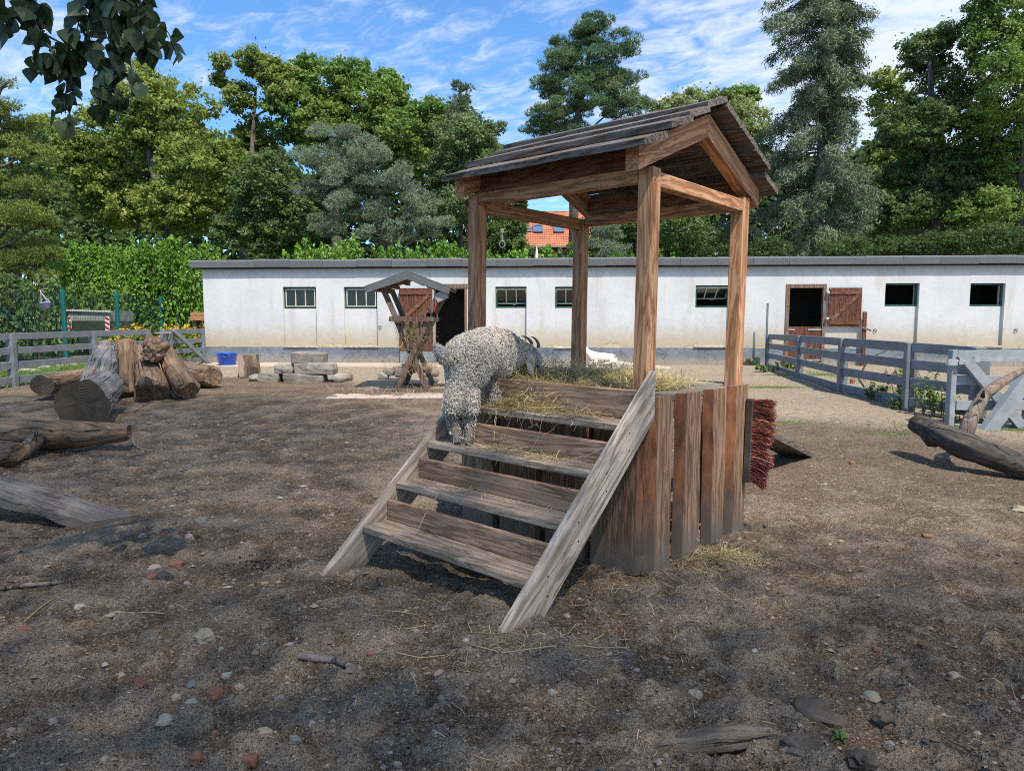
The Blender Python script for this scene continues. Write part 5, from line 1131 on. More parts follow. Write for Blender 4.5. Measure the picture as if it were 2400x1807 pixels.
# big gate at the right edge
def gate_right():
    M_g = NT('grey_plastic_gate', .7, .3); v = M_g.obj(); n3 = M_g.noise(v, 120, 3, .7); nn = M_g.noise(v, 5, 5, .65); M_g = M_g.done(M_g.mix(M_g.mr(n3, .5, .75, 0, .4), M_g.mix(M_g.mr(nn, .3, .7), (.215, .24, .26), (.30, .33, .35)), (.44, .46, .47)), M_g.bump(n3, .002, .5))
    d = 8.05; a = P(2232, 1000, d); b = P(2520, 1000, 7.9); zb = a.z; O = Vector((a.x, a.y, zb)); root = empty('gate', O, label='large grey gate with crossing braces behind the forked trunk', cat='gate')
    def seg(p, q, w_, t_, nm, off=0): a_, b_ = P(p[0], p[1], d + off) - O, P(q[0], q[1], d + off) - O; m_ = MB(); m_.bar(a_, b_, w_, t_, up=(0, 1, 0), bev=.005); return m_.build(nm, M_g, root)
    e = pxs(d)
    def vb(x0, x1, y0, y1, t_, off, nm): p, q = P(x0, y1, d + off) - O, P(x1, y0, d + off) - O; m_ = MB(); m_.box(p.x, q.x, p.y - t_ / 2, p.y + t_ / 2, p.z, q.z, 0, None, .005); return m_.build(nm, M_g, root)
    vb(2217, 2241, 820, 1012, .09, 0, 'post')
    vb(2242.5, 2600, 821, 843, .05, 0, 'rail'); vb(2240, 2600, 880, 902, .05, .05, 'rail'); vb(2238, 2600, 938, 961, .05, .05, 'rail'); vb(2236, 2600, 994, 1006, .05, .05, 'rail')
    vb(2395, 2420, 845, 1010, .06, .06, 'stile')
    def diag(p, q, w_, off, nm): a_, b_ = P(p[0], p[1], d + off) - O, P(q[0], q[1], d + off) - O; m_ = MB(); m_.bar(a_, b_, .055, w_, up=(0, 1, 0), bev=.005); return m_
    def brace(p, q, wpx, off, t_=.06):
        a_, b_ = P(p[0], p[1], d + off) - O, P(q[0], q[1], d + off) - O; D = (b_ - a_).normalized(); N = Vector((-D.z, 0, D.x)) * (wpx * e / 2); m_ = MB()
        pl = [(a_ + N), (b_ + N), (b_ - N), (a_ - N)]; m_.prism([(v_.x, v_.z) for v_ in pl], a_.y - t_ / 2, a_.y + t_ / 2); return m_.build('brace', M_g, root)
    brace((2250, 828), (2395, 1000), 22, -.04); brace((2420, 868), (2310, 1016), 30, -.14, .10)
    m_ = MB(); q = P(2238, 848, d - .09) - O; m_.tube([q + Vector((-.08, 0, 0)), q + Vector((.11, 0, .005))], .012, 8); m_.box(q.x - .085, q.x + .02, q.y - .02, q.y + .03, q.z - .04, q.z + .03); m_.box(q.x + .04, q.x + .09, q.y - .02, q.y + .02, q.z - .03, q.z + .03); m_.build('latch', M_steel, root)
    q = P(2400, 838, d - .0) - O; m_ = MB(); a_ = P(2278, 842, d + .0) - O; m_.box(a_.x, a_.x + .6, a_.y - .034, a_.y - .027, a_.z - .02, a_.z + .02); m_.build('hinge_strap', M_steel, root)
    m_ = MB(); q = P(2289, 842, d - .05) - O; m_.tube([q + Vector((0, -.02, 0)), q + Vector((0, .05, 0))], .04, 12); m_.build('hinge', M_steel, root)
    return root
gate_right()
# the pen fence posts seen through the gate
vbp = [P(2300, 930, 8.9), P(2318, 925, 9.3)]
for i, q in enumerate(vbp[:1]):
    m_ = MB(); q.z = zl(q.x, q.y); m_.box(-.055, .055, -.06, .06, -.1, .80, 0, None, .006); o = m_.build('fence_post', M_fence); o.location = q; tag(o, 'short grey post standing just behind the large gate', 'post')
# ----------------------------------------------------------------- green wire mesh fence behind the left fence
def wire_fence():
    M_w = plain('dark_green_wire', (.012, .05, .045), .5, .4); M_p = plain('green_post_paint', (.010, .13, .12), .45, .4, var=.1)
    pts = [Vector((-11.9, 13.2, .26)), Vector((-11.8, 15.8, .27)), Vector((-11.78, 18.3, .30)), Vector((-11.5, 20.3, .30)), Vector((-11.43, 22.7, .30)), Vector((-11.7, 25.8, .30)), Vector((-11.8, 28.5, .3))]
    root = empty('wire_fence', pts[0], label='tall green wire mesh fence behind the left rail fence', cat='fence'); O = pts[0]
    for p in pts: m_ = MB(); q = p - O; m_.box(q.x - .05, q.x + .05, q.y - .03, q.y + .03, -.1, 1.87 + (p.z - .26)); m_.build('post', M_p, root)
    m_ = MB()
    for i in range(len(pts) - 1):
        a, b = pts[i] - O, pts[i + 1] - O; Ln = (b - a).length; n = int(Ln / .06); h = 1.80
        for k in range(n): q = a.lerp(b, (k + .5) / n); m_.box(q.x - .0022, q.x + .0022, q.y - .0022, q.y + .0022, q.z + .02, q.z + h)
        for k in range(int(h / .10) + 1): z = .03 + k * .098; m_.bar(a + Vector((0, 0, z)), b + Vector((0, 0, z)), .005, .005)
    o = m_.build('mesh', M_w, root); tag(o, kind='stuff')
wire_fence()
# hanging pot on the wire fence
def pot():
    d = 17.2; c = P(107.5, 717, d); root = empty('hanging_pot', c, label='lilac hanging flower pot hooked on the green wire fence', cat='flower pot'); M_l = plain('lilac_plastic', (.36, .36, .72), .4, .4); e = pxs(d); n = 20; T_ = Matrix.Rotation(-.10, 4, 'Y')
    V = []; prof = [(7 * e, -6.5 * e), (11 * e, 6 * e), (11.6 * e, 6 * e), (11.6 * e, 8 * e), (10.6 * e, 8 * e), (6.5 * e, -5.5 * e)]
    for r_, z in prof: V += [T_ @ Vector((r_ * math.cos(2 * math.pi * k / n), r_ * math.sin(2 * math.pi * k / n), z)) for k in range(n)]
    m_ = MB(); m_.add(V, [(i * n + k, i * n + (k + 1) % n, (i + 1) * n + (k + 1) % n, (i + 1) * n + k) for i in range(5) for k in range(n)] + [tuple(range(n - 1, -1, -1)), tuple(5 * n + k for k in range(n))]); m_.build('body', M_l, root, True)
    m_ = MB(); tp = Vector((-10 * e, 0, 31 * e)); 
    for q in (Vector((-10.5 * e, 0, 6 * e)), Vector((10 * e, 0, 9 * e)), Vector((0, 9 * e, 7 * e))): m_.tube([q, tp], .006, 5)
    m_.tube([tp, tp + Vector((0, 0, 3 * e)), tp + Vector((-1.5 * e, 0, 5 * e)), tp + Vector((-4 * e, 0, 3.5 * e))], .010, 6); m_.build('hanger', plain('pale_plastic', (.6, .6, .65), .4, .4), root)
pot()
# feed hopper trailer with red and white warning boards
def hopper():
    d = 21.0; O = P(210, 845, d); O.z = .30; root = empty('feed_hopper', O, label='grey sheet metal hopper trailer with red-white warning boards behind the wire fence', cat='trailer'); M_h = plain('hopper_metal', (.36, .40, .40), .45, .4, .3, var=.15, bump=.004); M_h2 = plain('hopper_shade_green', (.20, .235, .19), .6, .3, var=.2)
    Q = lambda px, py, y=0: P(px, py, d + y) - O
    tl, tr_ = Q(158, 727), Q(262, 731); dep = 1.3
    m_ = MB()
    prof = [(0, Q(160, 728).z), (0, Q(160, 752).z), (.45, Q(160, 800).z), (.95, Q(160, 800).z), (1.3, Q(160, 752).z), (1.3, Q(160, 728).z)]
    x0, x1 = Q(160, 740).x, Q(258, 740).x
    m_.prism(prof[:2] + prof[4:], x0, x1, axis='x'); m_.build('upper_panel', M_h, root)
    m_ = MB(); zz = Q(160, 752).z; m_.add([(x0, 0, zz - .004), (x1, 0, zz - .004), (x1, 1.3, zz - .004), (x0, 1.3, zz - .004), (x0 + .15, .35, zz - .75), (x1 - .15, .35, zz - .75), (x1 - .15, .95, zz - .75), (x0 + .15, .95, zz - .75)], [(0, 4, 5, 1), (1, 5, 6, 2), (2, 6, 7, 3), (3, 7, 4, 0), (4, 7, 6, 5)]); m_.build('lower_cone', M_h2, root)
    m_ = MB(); m_.bar(tl + Vector((0, -.03, 0)), tr_ + Vector((0, -.03, 0)), .06, .05); m_.build('rim', plain('pale_rim', (.55, .58, .58), .5, .4), root)
    for s, xx in ((1, 159.5), (-1, 249)):
        w_ = 9; bd = MB(); a = Q(xx, 775); b = Q(xx + w_, 742)
        bd.box(a.x, b.x, -.05, -.03, a.z, b.z); wb = bd.build('warning_board', plain('warning_white', (.75, .75, .73), .5, .3), root)
        h_ = b.z - a.z
        for k in range(3):
            z0 = a.z + h_ * (k * .34 + .02); st_ = MB(); sl = .16 * h_ * s; t_ = h_ * .16
            pl = [(a.x + .004, z0 + (0 if s > 0 else .16 * h_)), (b.x - .004, z0 + (.16 * h_ if s > 0 else 0)), (b.x - .004, z0 + (.16 * h_ if s > 0 else 0) + t_), (a.x + .004, z0 + (0 if s > 0 else .16 * h_) + t_)]
            st_.prism(pl, -.056, -.0505); st_.build('red_stripe', plain('warning_red', (.55, .02, .03), .5, .3) if 'warning_red' not in bpy.data.materials else bpy.data.materials['warning_red'], wb)
    for x in (x0 + .2, x1 - .3):
        m_ = MB(); m_.tube([(x, .6, .33), (x + .14, .6, .33)], .33, 20); m_.build('wheel', M_dark, root)
    m_ = MB(); m_.box(x0 + .1, x1 - .1, .5, .7, .45, Q(160, 800).z + .2); m_.build('chassis', M_dark, root)
    for px in (122, 138):
        m_ = MB(); a = Q(px, 800); m_.box(a.x - .03, a.x + .03, .3, .36, -.0, Q(px, 732).z); m_.build('upright', M_h2, root)
hopper()
# timber stack showing at the stable corner
m_ = MB(); q = P(474, 747, 21); m_.box(-.25, .35, -.3, .3, -.06, .06, 0, None, .01); m_.box(-.22, .35, -.3, .3, .065, .19, 0, None, .01); m_.box(-.2, -.1, -.2, .2, -1.3, -.062); m_.box(.2, .3, -.2, .2, -1.3, -.062); o = m_.build('timber_stack', bpy.data.materials['larch_beam']); o.location = q; tag(o, 'orange timber beams showing beside the left stable corner', 'timber')
# ================================================================= FOLIAGE
def leaf_mat(name, a, b, c, trans=.48, rough=.55):
    t = NT(name, rough, .25); rn = t.node('ShaderNodeNewGeometry').outputs['Random Per Island']; v = t.obj((1, 1, 1), rnd=False); n = t.noise(v, .45, 3, .6)
    f = t.math('ADD', t.math('MULTIPLY', rn, .55), t.mr(n, .3, .7, 0, .5)); col = t.ramp(f, [(.05, a), (.5, b), (.95, c)])
    t.done(col); tr = t.node('ShaderNodeBsdfTranslucent', {'Color': t.mix(.0, col, (0, 0, 0))}); m = t.node('ShaderNodeMixShader', {0: trans, 1: t.b.outputs[0], 2: tr.outputs[0]}); t.l.new(m.outputs[0], t.out.inputs[0]); return t.m
M_bark = bark_wood('tree_bark', [(.035, .028, .022), (.09, .075, .062), (.18, .155, .13)], sc=(3, 3, .6), gray=.3)
def leaf_quads(name, C, N, size, mat, parent, aspect=1.5, tip=None):
    n = len(C); N = N / (np.linalg.norm(N, axis=1)[:, None] + 1e-9); A = rng.normal(0, 1, (n, 3)) if tip is None else tip; A = A - N * (A * N).sum(1)[:, None]; A /= np.linalg.norm(A, axis=1)[:, None] + 1e-9; B = np.cross(N, A)
    s = (size * rng.uniform(.65, 1.3, n))[:, None]
    V = np.stack([C - A * s * .5 * aspect, C + B * s * .42 - A * s * .08, C + A * s * .55 * aspect, C - B * s * .42 - A * s * .08], 1).reshape(-1, 3)
    Fq = (np.arange(n)[:, None] * 4 + np.array([[0, 1, 2, 3]]))
    o = np_mesh(name, V, Fq, mat, parent); tag(o, kind='stuff'); return o
def limbs(mb, base, tops, r0, seed):
    rr = random.Random(seed)
    nodes = [Vector(base)]
    for p, r_ in tops:
        p = Vector(p); a = min(nodes, key=lambda q: (q - p).length + max(0, (q.z - p.z)) * 1.5 + (0 if q.z < p.z else 3)); mid = a.lerp(p, .55) + Vector((rr.uniform(-.3, .3), rr.uniform(-.3, .3), rr.uniform(-.35, .1))) * (p - a).length * .3
        mb.tube([a, mid, p], [r_, r_ * .75, r_ * .35], 5); nodes += [mid, p]
def tree(kind, crowns, d, n, leaf, mat, label, seed, base_px=None, trunk_r=.2, clr=.17, gap=.0, fly=1.5, group=None, cat='tree', base_z=.3, up=.45, limbsn=26, aspect=1.3, ry=.85, shell=.5):
    """crown as many leaf clumps spread through several volumes; crowns = (px, py, rpx, rpy) at depth d"""
    rr = np.random.default_rng(seed); e = pxs(d); cs = [(np.array(P(a, b, d + rr.uniform(-1, 1))), c * e, f * e) for a, b, c, f in crowns]
    bx = P(base_px if base_px else crowns[0][0], 700, d).x; root = empty(kind, (bx, d, base_z), label=label, cat=cat, group=group); O = np.array([bx, d, base_z])
    vol = np.array([rx * rx * rz for _, rx, rz in cs]); tot = vol ** (2 / 3); tot /= tot.sum(); Cs, Ns, tops = [], [], []
    for (c, rx, rz), w_ in zip(cs, tot):
        K = max(8, int(70 * (rx * rz) ** .62)); cr_ = clr * .5 * (rx + rz) / 2 + .22
        dr = rr.normal(0, 1, (K, 3)); dr /= np.linalg.norm(dr, axis=1)[:, None]; rad = rr.uniform(shell, 1.0, K) ** .7
        kc = c + dr * rad[:, None] * np.array([rx, rx * ry, rz]); kr = cr_ * rr.uniform(.55, 1.25, K)
        m = int(n * 1.5 * w_); wt = kr ** 2; wt /= wt.sum(); k = rr.choice(K, m, p=wt)
        q = rr.normal(0, 1, (m, 3)); q /= np.linalg.norm(q, axis=1)[:, None]; q[:, 2] = np.where(q[:, 2] < -.2, q[:, 2] * .4, q[:, 2]); rd = rr.uniform(.15, 1, m) ** .5 * np.where(rr.uniform(0, 1, m) < .14, rr.uniform(1.2, 2.3, m), 1)
        Cq = kc[k] + q * (kr[k] * rd)[:, None] * np.array([1, 1, .88]); Cs.append(Cq); Ns.append(q + rr.normal(0, .75, (m, 3)) + np.array([0, 0, up * .7]))
        for j in rr.choice(K, min(K, max(4, int(limbsn * w_) + 2)), replace=False): tops.append((kc[j] - O, .025 + .05 * rr.random()))
    C = np.concatenate(Cs) - O; N = np.concatenate(Ns); leaf_quads('crown', C, N, leaf * .78, mat, root, aspect)
    zt = max(c[2] + rz * .4 for c, rx, rz in cs) - base_z; mb = MB(); cx = cs[0][0][0] - bx
    tops.sort(key=lambda q: q[0][2]); trunk = [Vector((0, 0, -.3)), Vector((cx * .15, 0, zt * .25)), Vector((cx * .5 + .1, 0, zt * .55)), Vector((cx * .9, 0, zt * .9))]
    mb.tube(trunk, [trunk_r * 1.2, trunk_r, trunk_r * .7, trunk_r * .25], 9)
    nodes = [trunk[0].lerp(trunk[1], .8), trunk[1].lerp(trunk[2], .5), trunk[2], trunk[2].lerp(trunk[3], .5), trunk[3]]; r2 = random.Random(seed)
    for p, r_ in tops:
        p = Vector(p); a = min(nodes, key=lambda q: (q - p).length + (2.5 if q.z > p.z - .2 else 0)); mid = a.lerp(p, .5) + Vector((r2.uniform(-.2, .2), r2.uniform(-.2, .2), r2.uniform(-.25, .05))) * (p - a).length * .5
        rb = min(trunk_r * .5, .03 + .022 * (p - a).length); mb.tube([a, mid, p], [rb, rb * .7, rb * .3], 5); nodes += [mid, p]
    mb.build('trunk', M_bark, root, True); return root
def needle_tree(kind, puffs, d, n, ln, mat, label, seed, base_px, trunk, trunk_r=.22, w=.018, per=6, flat=.5, cat='tree', group=None, droop=.0, base_z=.3, spread=.9):
    """conifer: rounded plates of needle tufts; puffs = (px, py, rpx, rpy)"""
    per = max(3, per - 1); w = w * 1.2; rr = np.random.default_rng(seed); e = pxs(d); bx = P(base_px, 700, d).x; root = empty(kind, (bx, d, base_z), label=label, cat=cat, group=group); O = np.array([bx, d, base_z]); Cs = []; Ds = []; mb = MB()
    tr = [Vector(P(px, py, d)) - Vector(O) for px, py in trunk]; tr[0].z = -.2; mb.tube(tr, [trunk_r * (1 - .8 * i / (len(tr) - 1)) for i in range(len(tr))], 9)
    ar = np.array([p[2] * p[3] for p in puffs], float); ar /= ar.sum()
    for (px, py, rx, rz), w_ in zip(puffs, ar):
        dd = d + rr.uniform(-spread, spread) * rx * e * .8; c = np.array(P(px, py, dd)); rx, rz = rx * e, rz * e; m = int(n * w_); K = max(5, int(8 + 15 * rx * rz)); dr = rr.normal(0, 1, (K, 3)); dr /= np.linalg.norm(dr, axis=1)[:, None]
        kc = c + dr * rr.uniform(.35, 1, K)[:, None] * np.array([rx, rx * .8, rz]); kr = (.2 + .2 * (rx + rz) / 2) * rr.uniform(.6, 1.2, K); k = rr.integers(0, K, m); q = rr.normal(0, 1, (m, 3)); q /= np.linalg.norm(q, axis=1)[:, None]; q[:, 2] = np.where(q[:, 2] < 0, q[:, 2] * .35, q[:, 2])
        Cs.append(kc[k] + q * (kr[k] * rr.uniform(.4, 1, m) ** .5)[:, None] * np.array([1.1, 1.1, flat])); Ds.append(q * .7 + np.array([0, 0, .45 - droop]))
        a = min(tr, key=lambda v: (v - (Vector(c) - Vector(O))).length + (3 if v.z > c[2] - O[2] else 0)); p = Vector(c) - Vector(O); mb.tube([a, a.lerp(p, .5) + Vector((0, 0, -.12)), p], [.07, .05, .02], 5)
        for j in range(min(K, 4)): q_ = Vector(kc[j]) - Vector(O); mb.tube([p.lerp(a, .3), q_], [.03, .012], 4)
    mb.build('trunk', M_bark, root, True)
    C = np.repeat(np.concatenate(Cs) - O, per, 0); D = np.repeat(np.concatenate(Ds), per, 0) + rr.normal(0, .6, (len(C), 3)); D /= np.linalg.norm(D, axis=1)[:, None]; S = np.cross(D, rr.normal(0, 1, D.shape)); S /= np.linalg.norm(S, axis=1)[:, None]; L_ = (ln * rr.uniform(.6, 1.3, len(C)))[:, None]
    V = np.stack([C - S * w / 2, C + S * w / 2, C + D * L_ + S * w * .1], 1).reshape(-1, 3); o = np_mesh('crown', V, np.arange(len(V)).reshape(-1, 3), mat, root); tag(o, kind='stuff'); return root
G_yel = leaf_mat('leaf_yellow_green', (.095, .155, .032), (.21, .29, .06), (.42, .45, .12))
G_mid = leaf_mat('leaf_mid_green', (.07, .14, .03), (.155, .27, .055), (.31, .42, .10))
G_dark = leaf_mat('leaf_dark_green', (.055, .105, .034), (.12, .20, .062), (.22, .31, .11))
G_grey = leaf_mat('leaf_grey_green', (0.077, 0.133, 0.049), (0.161, 0.238, 0.091), (0.308, 0.385, 0.168))
G_lime = leaf_mat('leaf_lime_hedge', (0.061, 0.149, 0.015), (0.138, 0.281, 0.029), (0.264, 0.440, 0.066), .35)
G_lind = leaf_mat('leaf_linden', (0.105, 0.154, 0.050), (0.217, 0.280, 0.084), (0.434, 0.462, 0.210))
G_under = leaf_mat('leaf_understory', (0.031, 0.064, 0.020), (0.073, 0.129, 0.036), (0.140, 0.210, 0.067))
N_pine = leaf_mat('needle_pine', (0.061, 0.121, 0.049), (0.135, 0.223, 0.095), (0.243, 0.338, 0.162), .15, .7)
N_blue = leaf_mat('needle_blue_grey', (0.089, 0.135, 0.078), (0.189, 0.257, 0.155), (0.317, 0.392, 0.250), .15, .7)
N_spr = leaf_mat('needle_spruce', (0.061, 0.097, 0.046), (0.135, 0.186, 0.100), (0.243, 0.304, 0.189), .15, .7)
N_olive = leaf_mat('needle_olive', (0.061, 0.095, 0.019), (0.169, 0.223, 0.046), (0.304, 0.351, 0.095), .1, .7)
# ---- far woodland closing the view between the trees
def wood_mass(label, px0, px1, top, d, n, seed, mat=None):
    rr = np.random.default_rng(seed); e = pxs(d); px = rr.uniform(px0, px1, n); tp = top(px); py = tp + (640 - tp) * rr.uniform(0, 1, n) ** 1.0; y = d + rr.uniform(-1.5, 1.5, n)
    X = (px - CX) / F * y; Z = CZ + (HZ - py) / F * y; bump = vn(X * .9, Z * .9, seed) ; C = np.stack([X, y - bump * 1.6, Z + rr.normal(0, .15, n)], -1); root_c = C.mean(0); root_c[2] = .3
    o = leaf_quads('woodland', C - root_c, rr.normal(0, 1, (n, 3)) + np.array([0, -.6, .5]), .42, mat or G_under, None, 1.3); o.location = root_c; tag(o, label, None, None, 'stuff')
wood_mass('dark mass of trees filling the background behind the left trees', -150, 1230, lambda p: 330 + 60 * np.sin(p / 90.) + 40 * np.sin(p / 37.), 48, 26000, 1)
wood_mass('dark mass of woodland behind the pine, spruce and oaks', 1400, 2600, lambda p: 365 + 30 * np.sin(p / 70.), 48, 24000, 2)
# ---- named trees, left to right
needle_tree('pine_tree', [(0, 250, 42, 22), (40, 290, 60, 22), (-30, 330, 90, 40), (60, 360, 70, 26), (-10, 420, 120, 34), (80, 440, 60, 22), (0, 500, 120, 30), (95, 520, 45, 18), (40, 570, 95, 22), (-40, 610, 110, 28), (90, 600, 55, 18), (30, 645, 110, 20), (110, 650, 55, 16), (-10, 690, 110, 26), (10, 195, 20, 10)], 21.5, 24000, .10, N_olive, 'dark pine with olive needle plates at the left edge', 11, -40, [(-40, 840), (-40, 600), (-35, 400), (-20, 240), (-10, 190)], .26, .016, 5)
tree('fir_thicket', [(20, 400, 90, 90), (90, 480, 80, 90), (10, 560, 90, 70), (120, 570, 60, 60), (60, 330, 50, 40)], 31, 15000, .15, G_dark, 'shadowed dense tree behind the olive pine at the far left', 19, 40, .2)
tree('oak_tree', [(300, 320, 120, 90), (200, 400, 90, 80), (400, 280, 110, 80), (480, 400, 110, 90), (330, 220, 70, 60), (330, 160, 30, 32), (140, 350, 60, 60), (430, 490, 110, 60), (280, 480, 110, 60), (110, 300, 45, 30)], 37, 42000, .19, G_yel, 'broad yellow-green oak with dark crooked limbs in the left background', 21, 455, .38, limbsn=44, clr=.15, shell=.35)
tree('oak_tree', [(600, 150, 55, 28), (640, 175, 45, 30), (660, 210, 35, 30), (520, 150, 24, 20), (560, 230, 36, 42), (600, 330, 55, 60), (515, 190, 22, 20)], 39, 12000, .17, G_yel, 'thin-topped oak with bare bent limb reaching above the yellow-green oak', 22, 560, .25, limbsn=34, clr=.14, shell=.3)
tree('oak_tree', [(760, 200, 90, 55), (860, 250, 100, 70), (700, 270, 80, 70), (960, 330, 80, 75), (780, 330, 110, 80), (900, 200, 50, 30), (1000, 260, 40, 30), (720, 150, 30, 18), (830, 165, 40, 22)], 40, 40000, .19, G_mid, 'large bright green oak rising behind the blue-grey pine', 23, 800, .35, limbsn=30, clr=.17)
tree('hornbeam', [(620, 450, 70, 90), (690, 520, 60, 60), (560, 540, 60, 50), (650, 560, 80, 40)], 33, 17000, .15, G_dark, 'dark layered hornbeam between oak and blue-grey pine', 24, 640, .2, up=1.2)
needle_tree('pine_tree', [(790, 320, 60, 30), (740, 370, 60, 34), (850, 360, 70, 34), (800, 420, 90, 34), (920, 430, 80, 36), (730, 450, 50, 28), (980, 480, 60, 34), (840, 490, 100, 34), (920, 545, 90, 26), (760, 530, 60, 28), (1020, 530, 50, 26)], 30, 30000, .12, N_blue, 'blue-grey pine in front of the bright oak', 31, 905, [(905, 840), (900, 600), (880, 450), (830, 320)], .2, .020, 5, .8)
needle_tree('fir_tree', [(1080, 225, 26, 30), (1070, 275, 36, 28), (1082, 330, 55, 34), (1030, 330, 26, 26), (1075, 400, 75, 44), (1080, 480, 90, 44)], 41, 7000, .22, N_spr, 'narrow pointed conifer rising between oak and shelter roof', 32, 1080, [(1080, 800), (1080, 500), (1080, 200)], .2, .035, 5, .7)
tree('birch_tree', [(1070, 320, 60, 60), (1130, 330, 45, 32), (1060, 400, 80, 60), (1150, 400, 50, 50), (1160, 300, 24, 16), (1100, 480, 90, 50)], 38, 16000, .15, G_grey, 'loose grey-green tree wrapped round the narrow conifer', 33, 1110, .16, shell=.3)
needle_tree('scots_pine', [(1390, 55, 45, 26), (1360, 100, 60, 34), (1440, 110, 50, 34), (1320, 150, 55, 34), (1400, 160, 75, 40), (1300, 205, 55, 34), (1380, 220, 70, 34), (1450, 190, 50, 36), (1290, 262, 50, 24), (1350, 270, 60, 26), (1450, 245, 60, 26), (1500, 245, 34, 20), (1270, 300, 55, 24), (1330, 320, 60, 22)], 36, 38000, .13, N_pine, 'tall rounded Scots pine standing against the blue sky over the shelter', 34, 1345, [(1340, 800), (1345, 500), (1340, 330), (1370, 200), (1390, 60)], .3, .024, 5, .72)
tree('linden_tree', [(1620, 240, 48, 26), (1560, 270, 40, 34), (1690, 260, 60, 40), (1650, 330, 100, 60), (1740, 300, 60, 60), (1600, 400, 80, 60), (1720, 420, 90, 70)], 40, 22000, .18, G_lind, 'pale linden crown showing behind the shelter roof and spruce', 35, 1660, .3)
tree('maple_tree', [(1735, 235, 40, 26), (1720, 280, 40, 34)], 43, 5000, .18, G_mid, 'small bright green maple top left of the tall spruce', 36, 1730, .2)
tree('yew_tree', [(1480, 490, 80, 40), (1430, 540, 70, 50), (1560, 520, 90, 60), (1620, 560, 70, 40), (1400, 590, 70, 30)], 31, 16000, .12, G_dark, 'dark bushy evergreen seen between the shelter posts', 37, 1500, .2)
needle_tree('young_pine', [(1420, 545, 40, 24), (1400, 575, 45, 20), (1440, 590, 45, 18)], 27.5, 3500, .10, N_blue, 'small blue-grey pine between the back post and near post', 38, 1420, [(1420, 840), (1420, 600), (1420, 530)], .08, .016, 5)
tree('birch_tree', [(2090, 250, 50, 50), (2110, 330, 60, 60), (2080, 190, 40, 22), (2070, 420, 50, 60)], 41, 12000, .17, G_yel, 'yellow-green birch showing right of the tall spruce', 39, 2090, .2)
tree('oak_tree', [(2160, 120, 50, 44), (2210, 90, 36, 30), (2200, 220, 90, 70), (2140, 300, 80, 60), (2250, 330, 110, 90), (2160, 420, 100, 70), (2250, 480, 110, 70), (2120, 500, 70, 50)], 32, 36000, .15, G_dark, 'dark green oak right of the spruce', 40, 2200, .35, clr=.15, shell=.4)
tree('oak_tree', [(2370, 20, 100, 60), (2330, 110, 80, 70), (2400, 200, 110, 90), (2340, 300, 90, 80), (2420, 400, 110, 90), (2350, 500, 110, 60), (2480, 100, 100, 120), (2330, -50, 60, 50)], 30, 38000, .14, G_mid, 'tall full oak filling the upper right corner', 41, 2390, .4, clr=.15, shell=.4)
needle_tree('spruce_tree', [(2130, 270, 60, 16), (2110, 330, 60, 18), (2150, 400, 70, 18), (2100, 560, 90, 30), (1700, 560, 80, 30)], 34, 5000, .22, N_spr, 'shadowed spruce branches between the tall spruce and the dark oak', 42, 2120, [(2120, 800), (2120, 500), (2125, 250)], .16, .04, 5, .45)
tree('hazel_bush', [(1700, 600, 60, 18), (1800, 590, 50, 26), (1990, 590, 60, 26), (2080, 585, 60, 22), (2200, 580, 90, 30), (2330, 570, 90, 40)], 26.5, 16000, .10, G_under, 'dark bushes just behind the right half of the stable roof', 43, 2000, .08, cat='bush', up=.2)
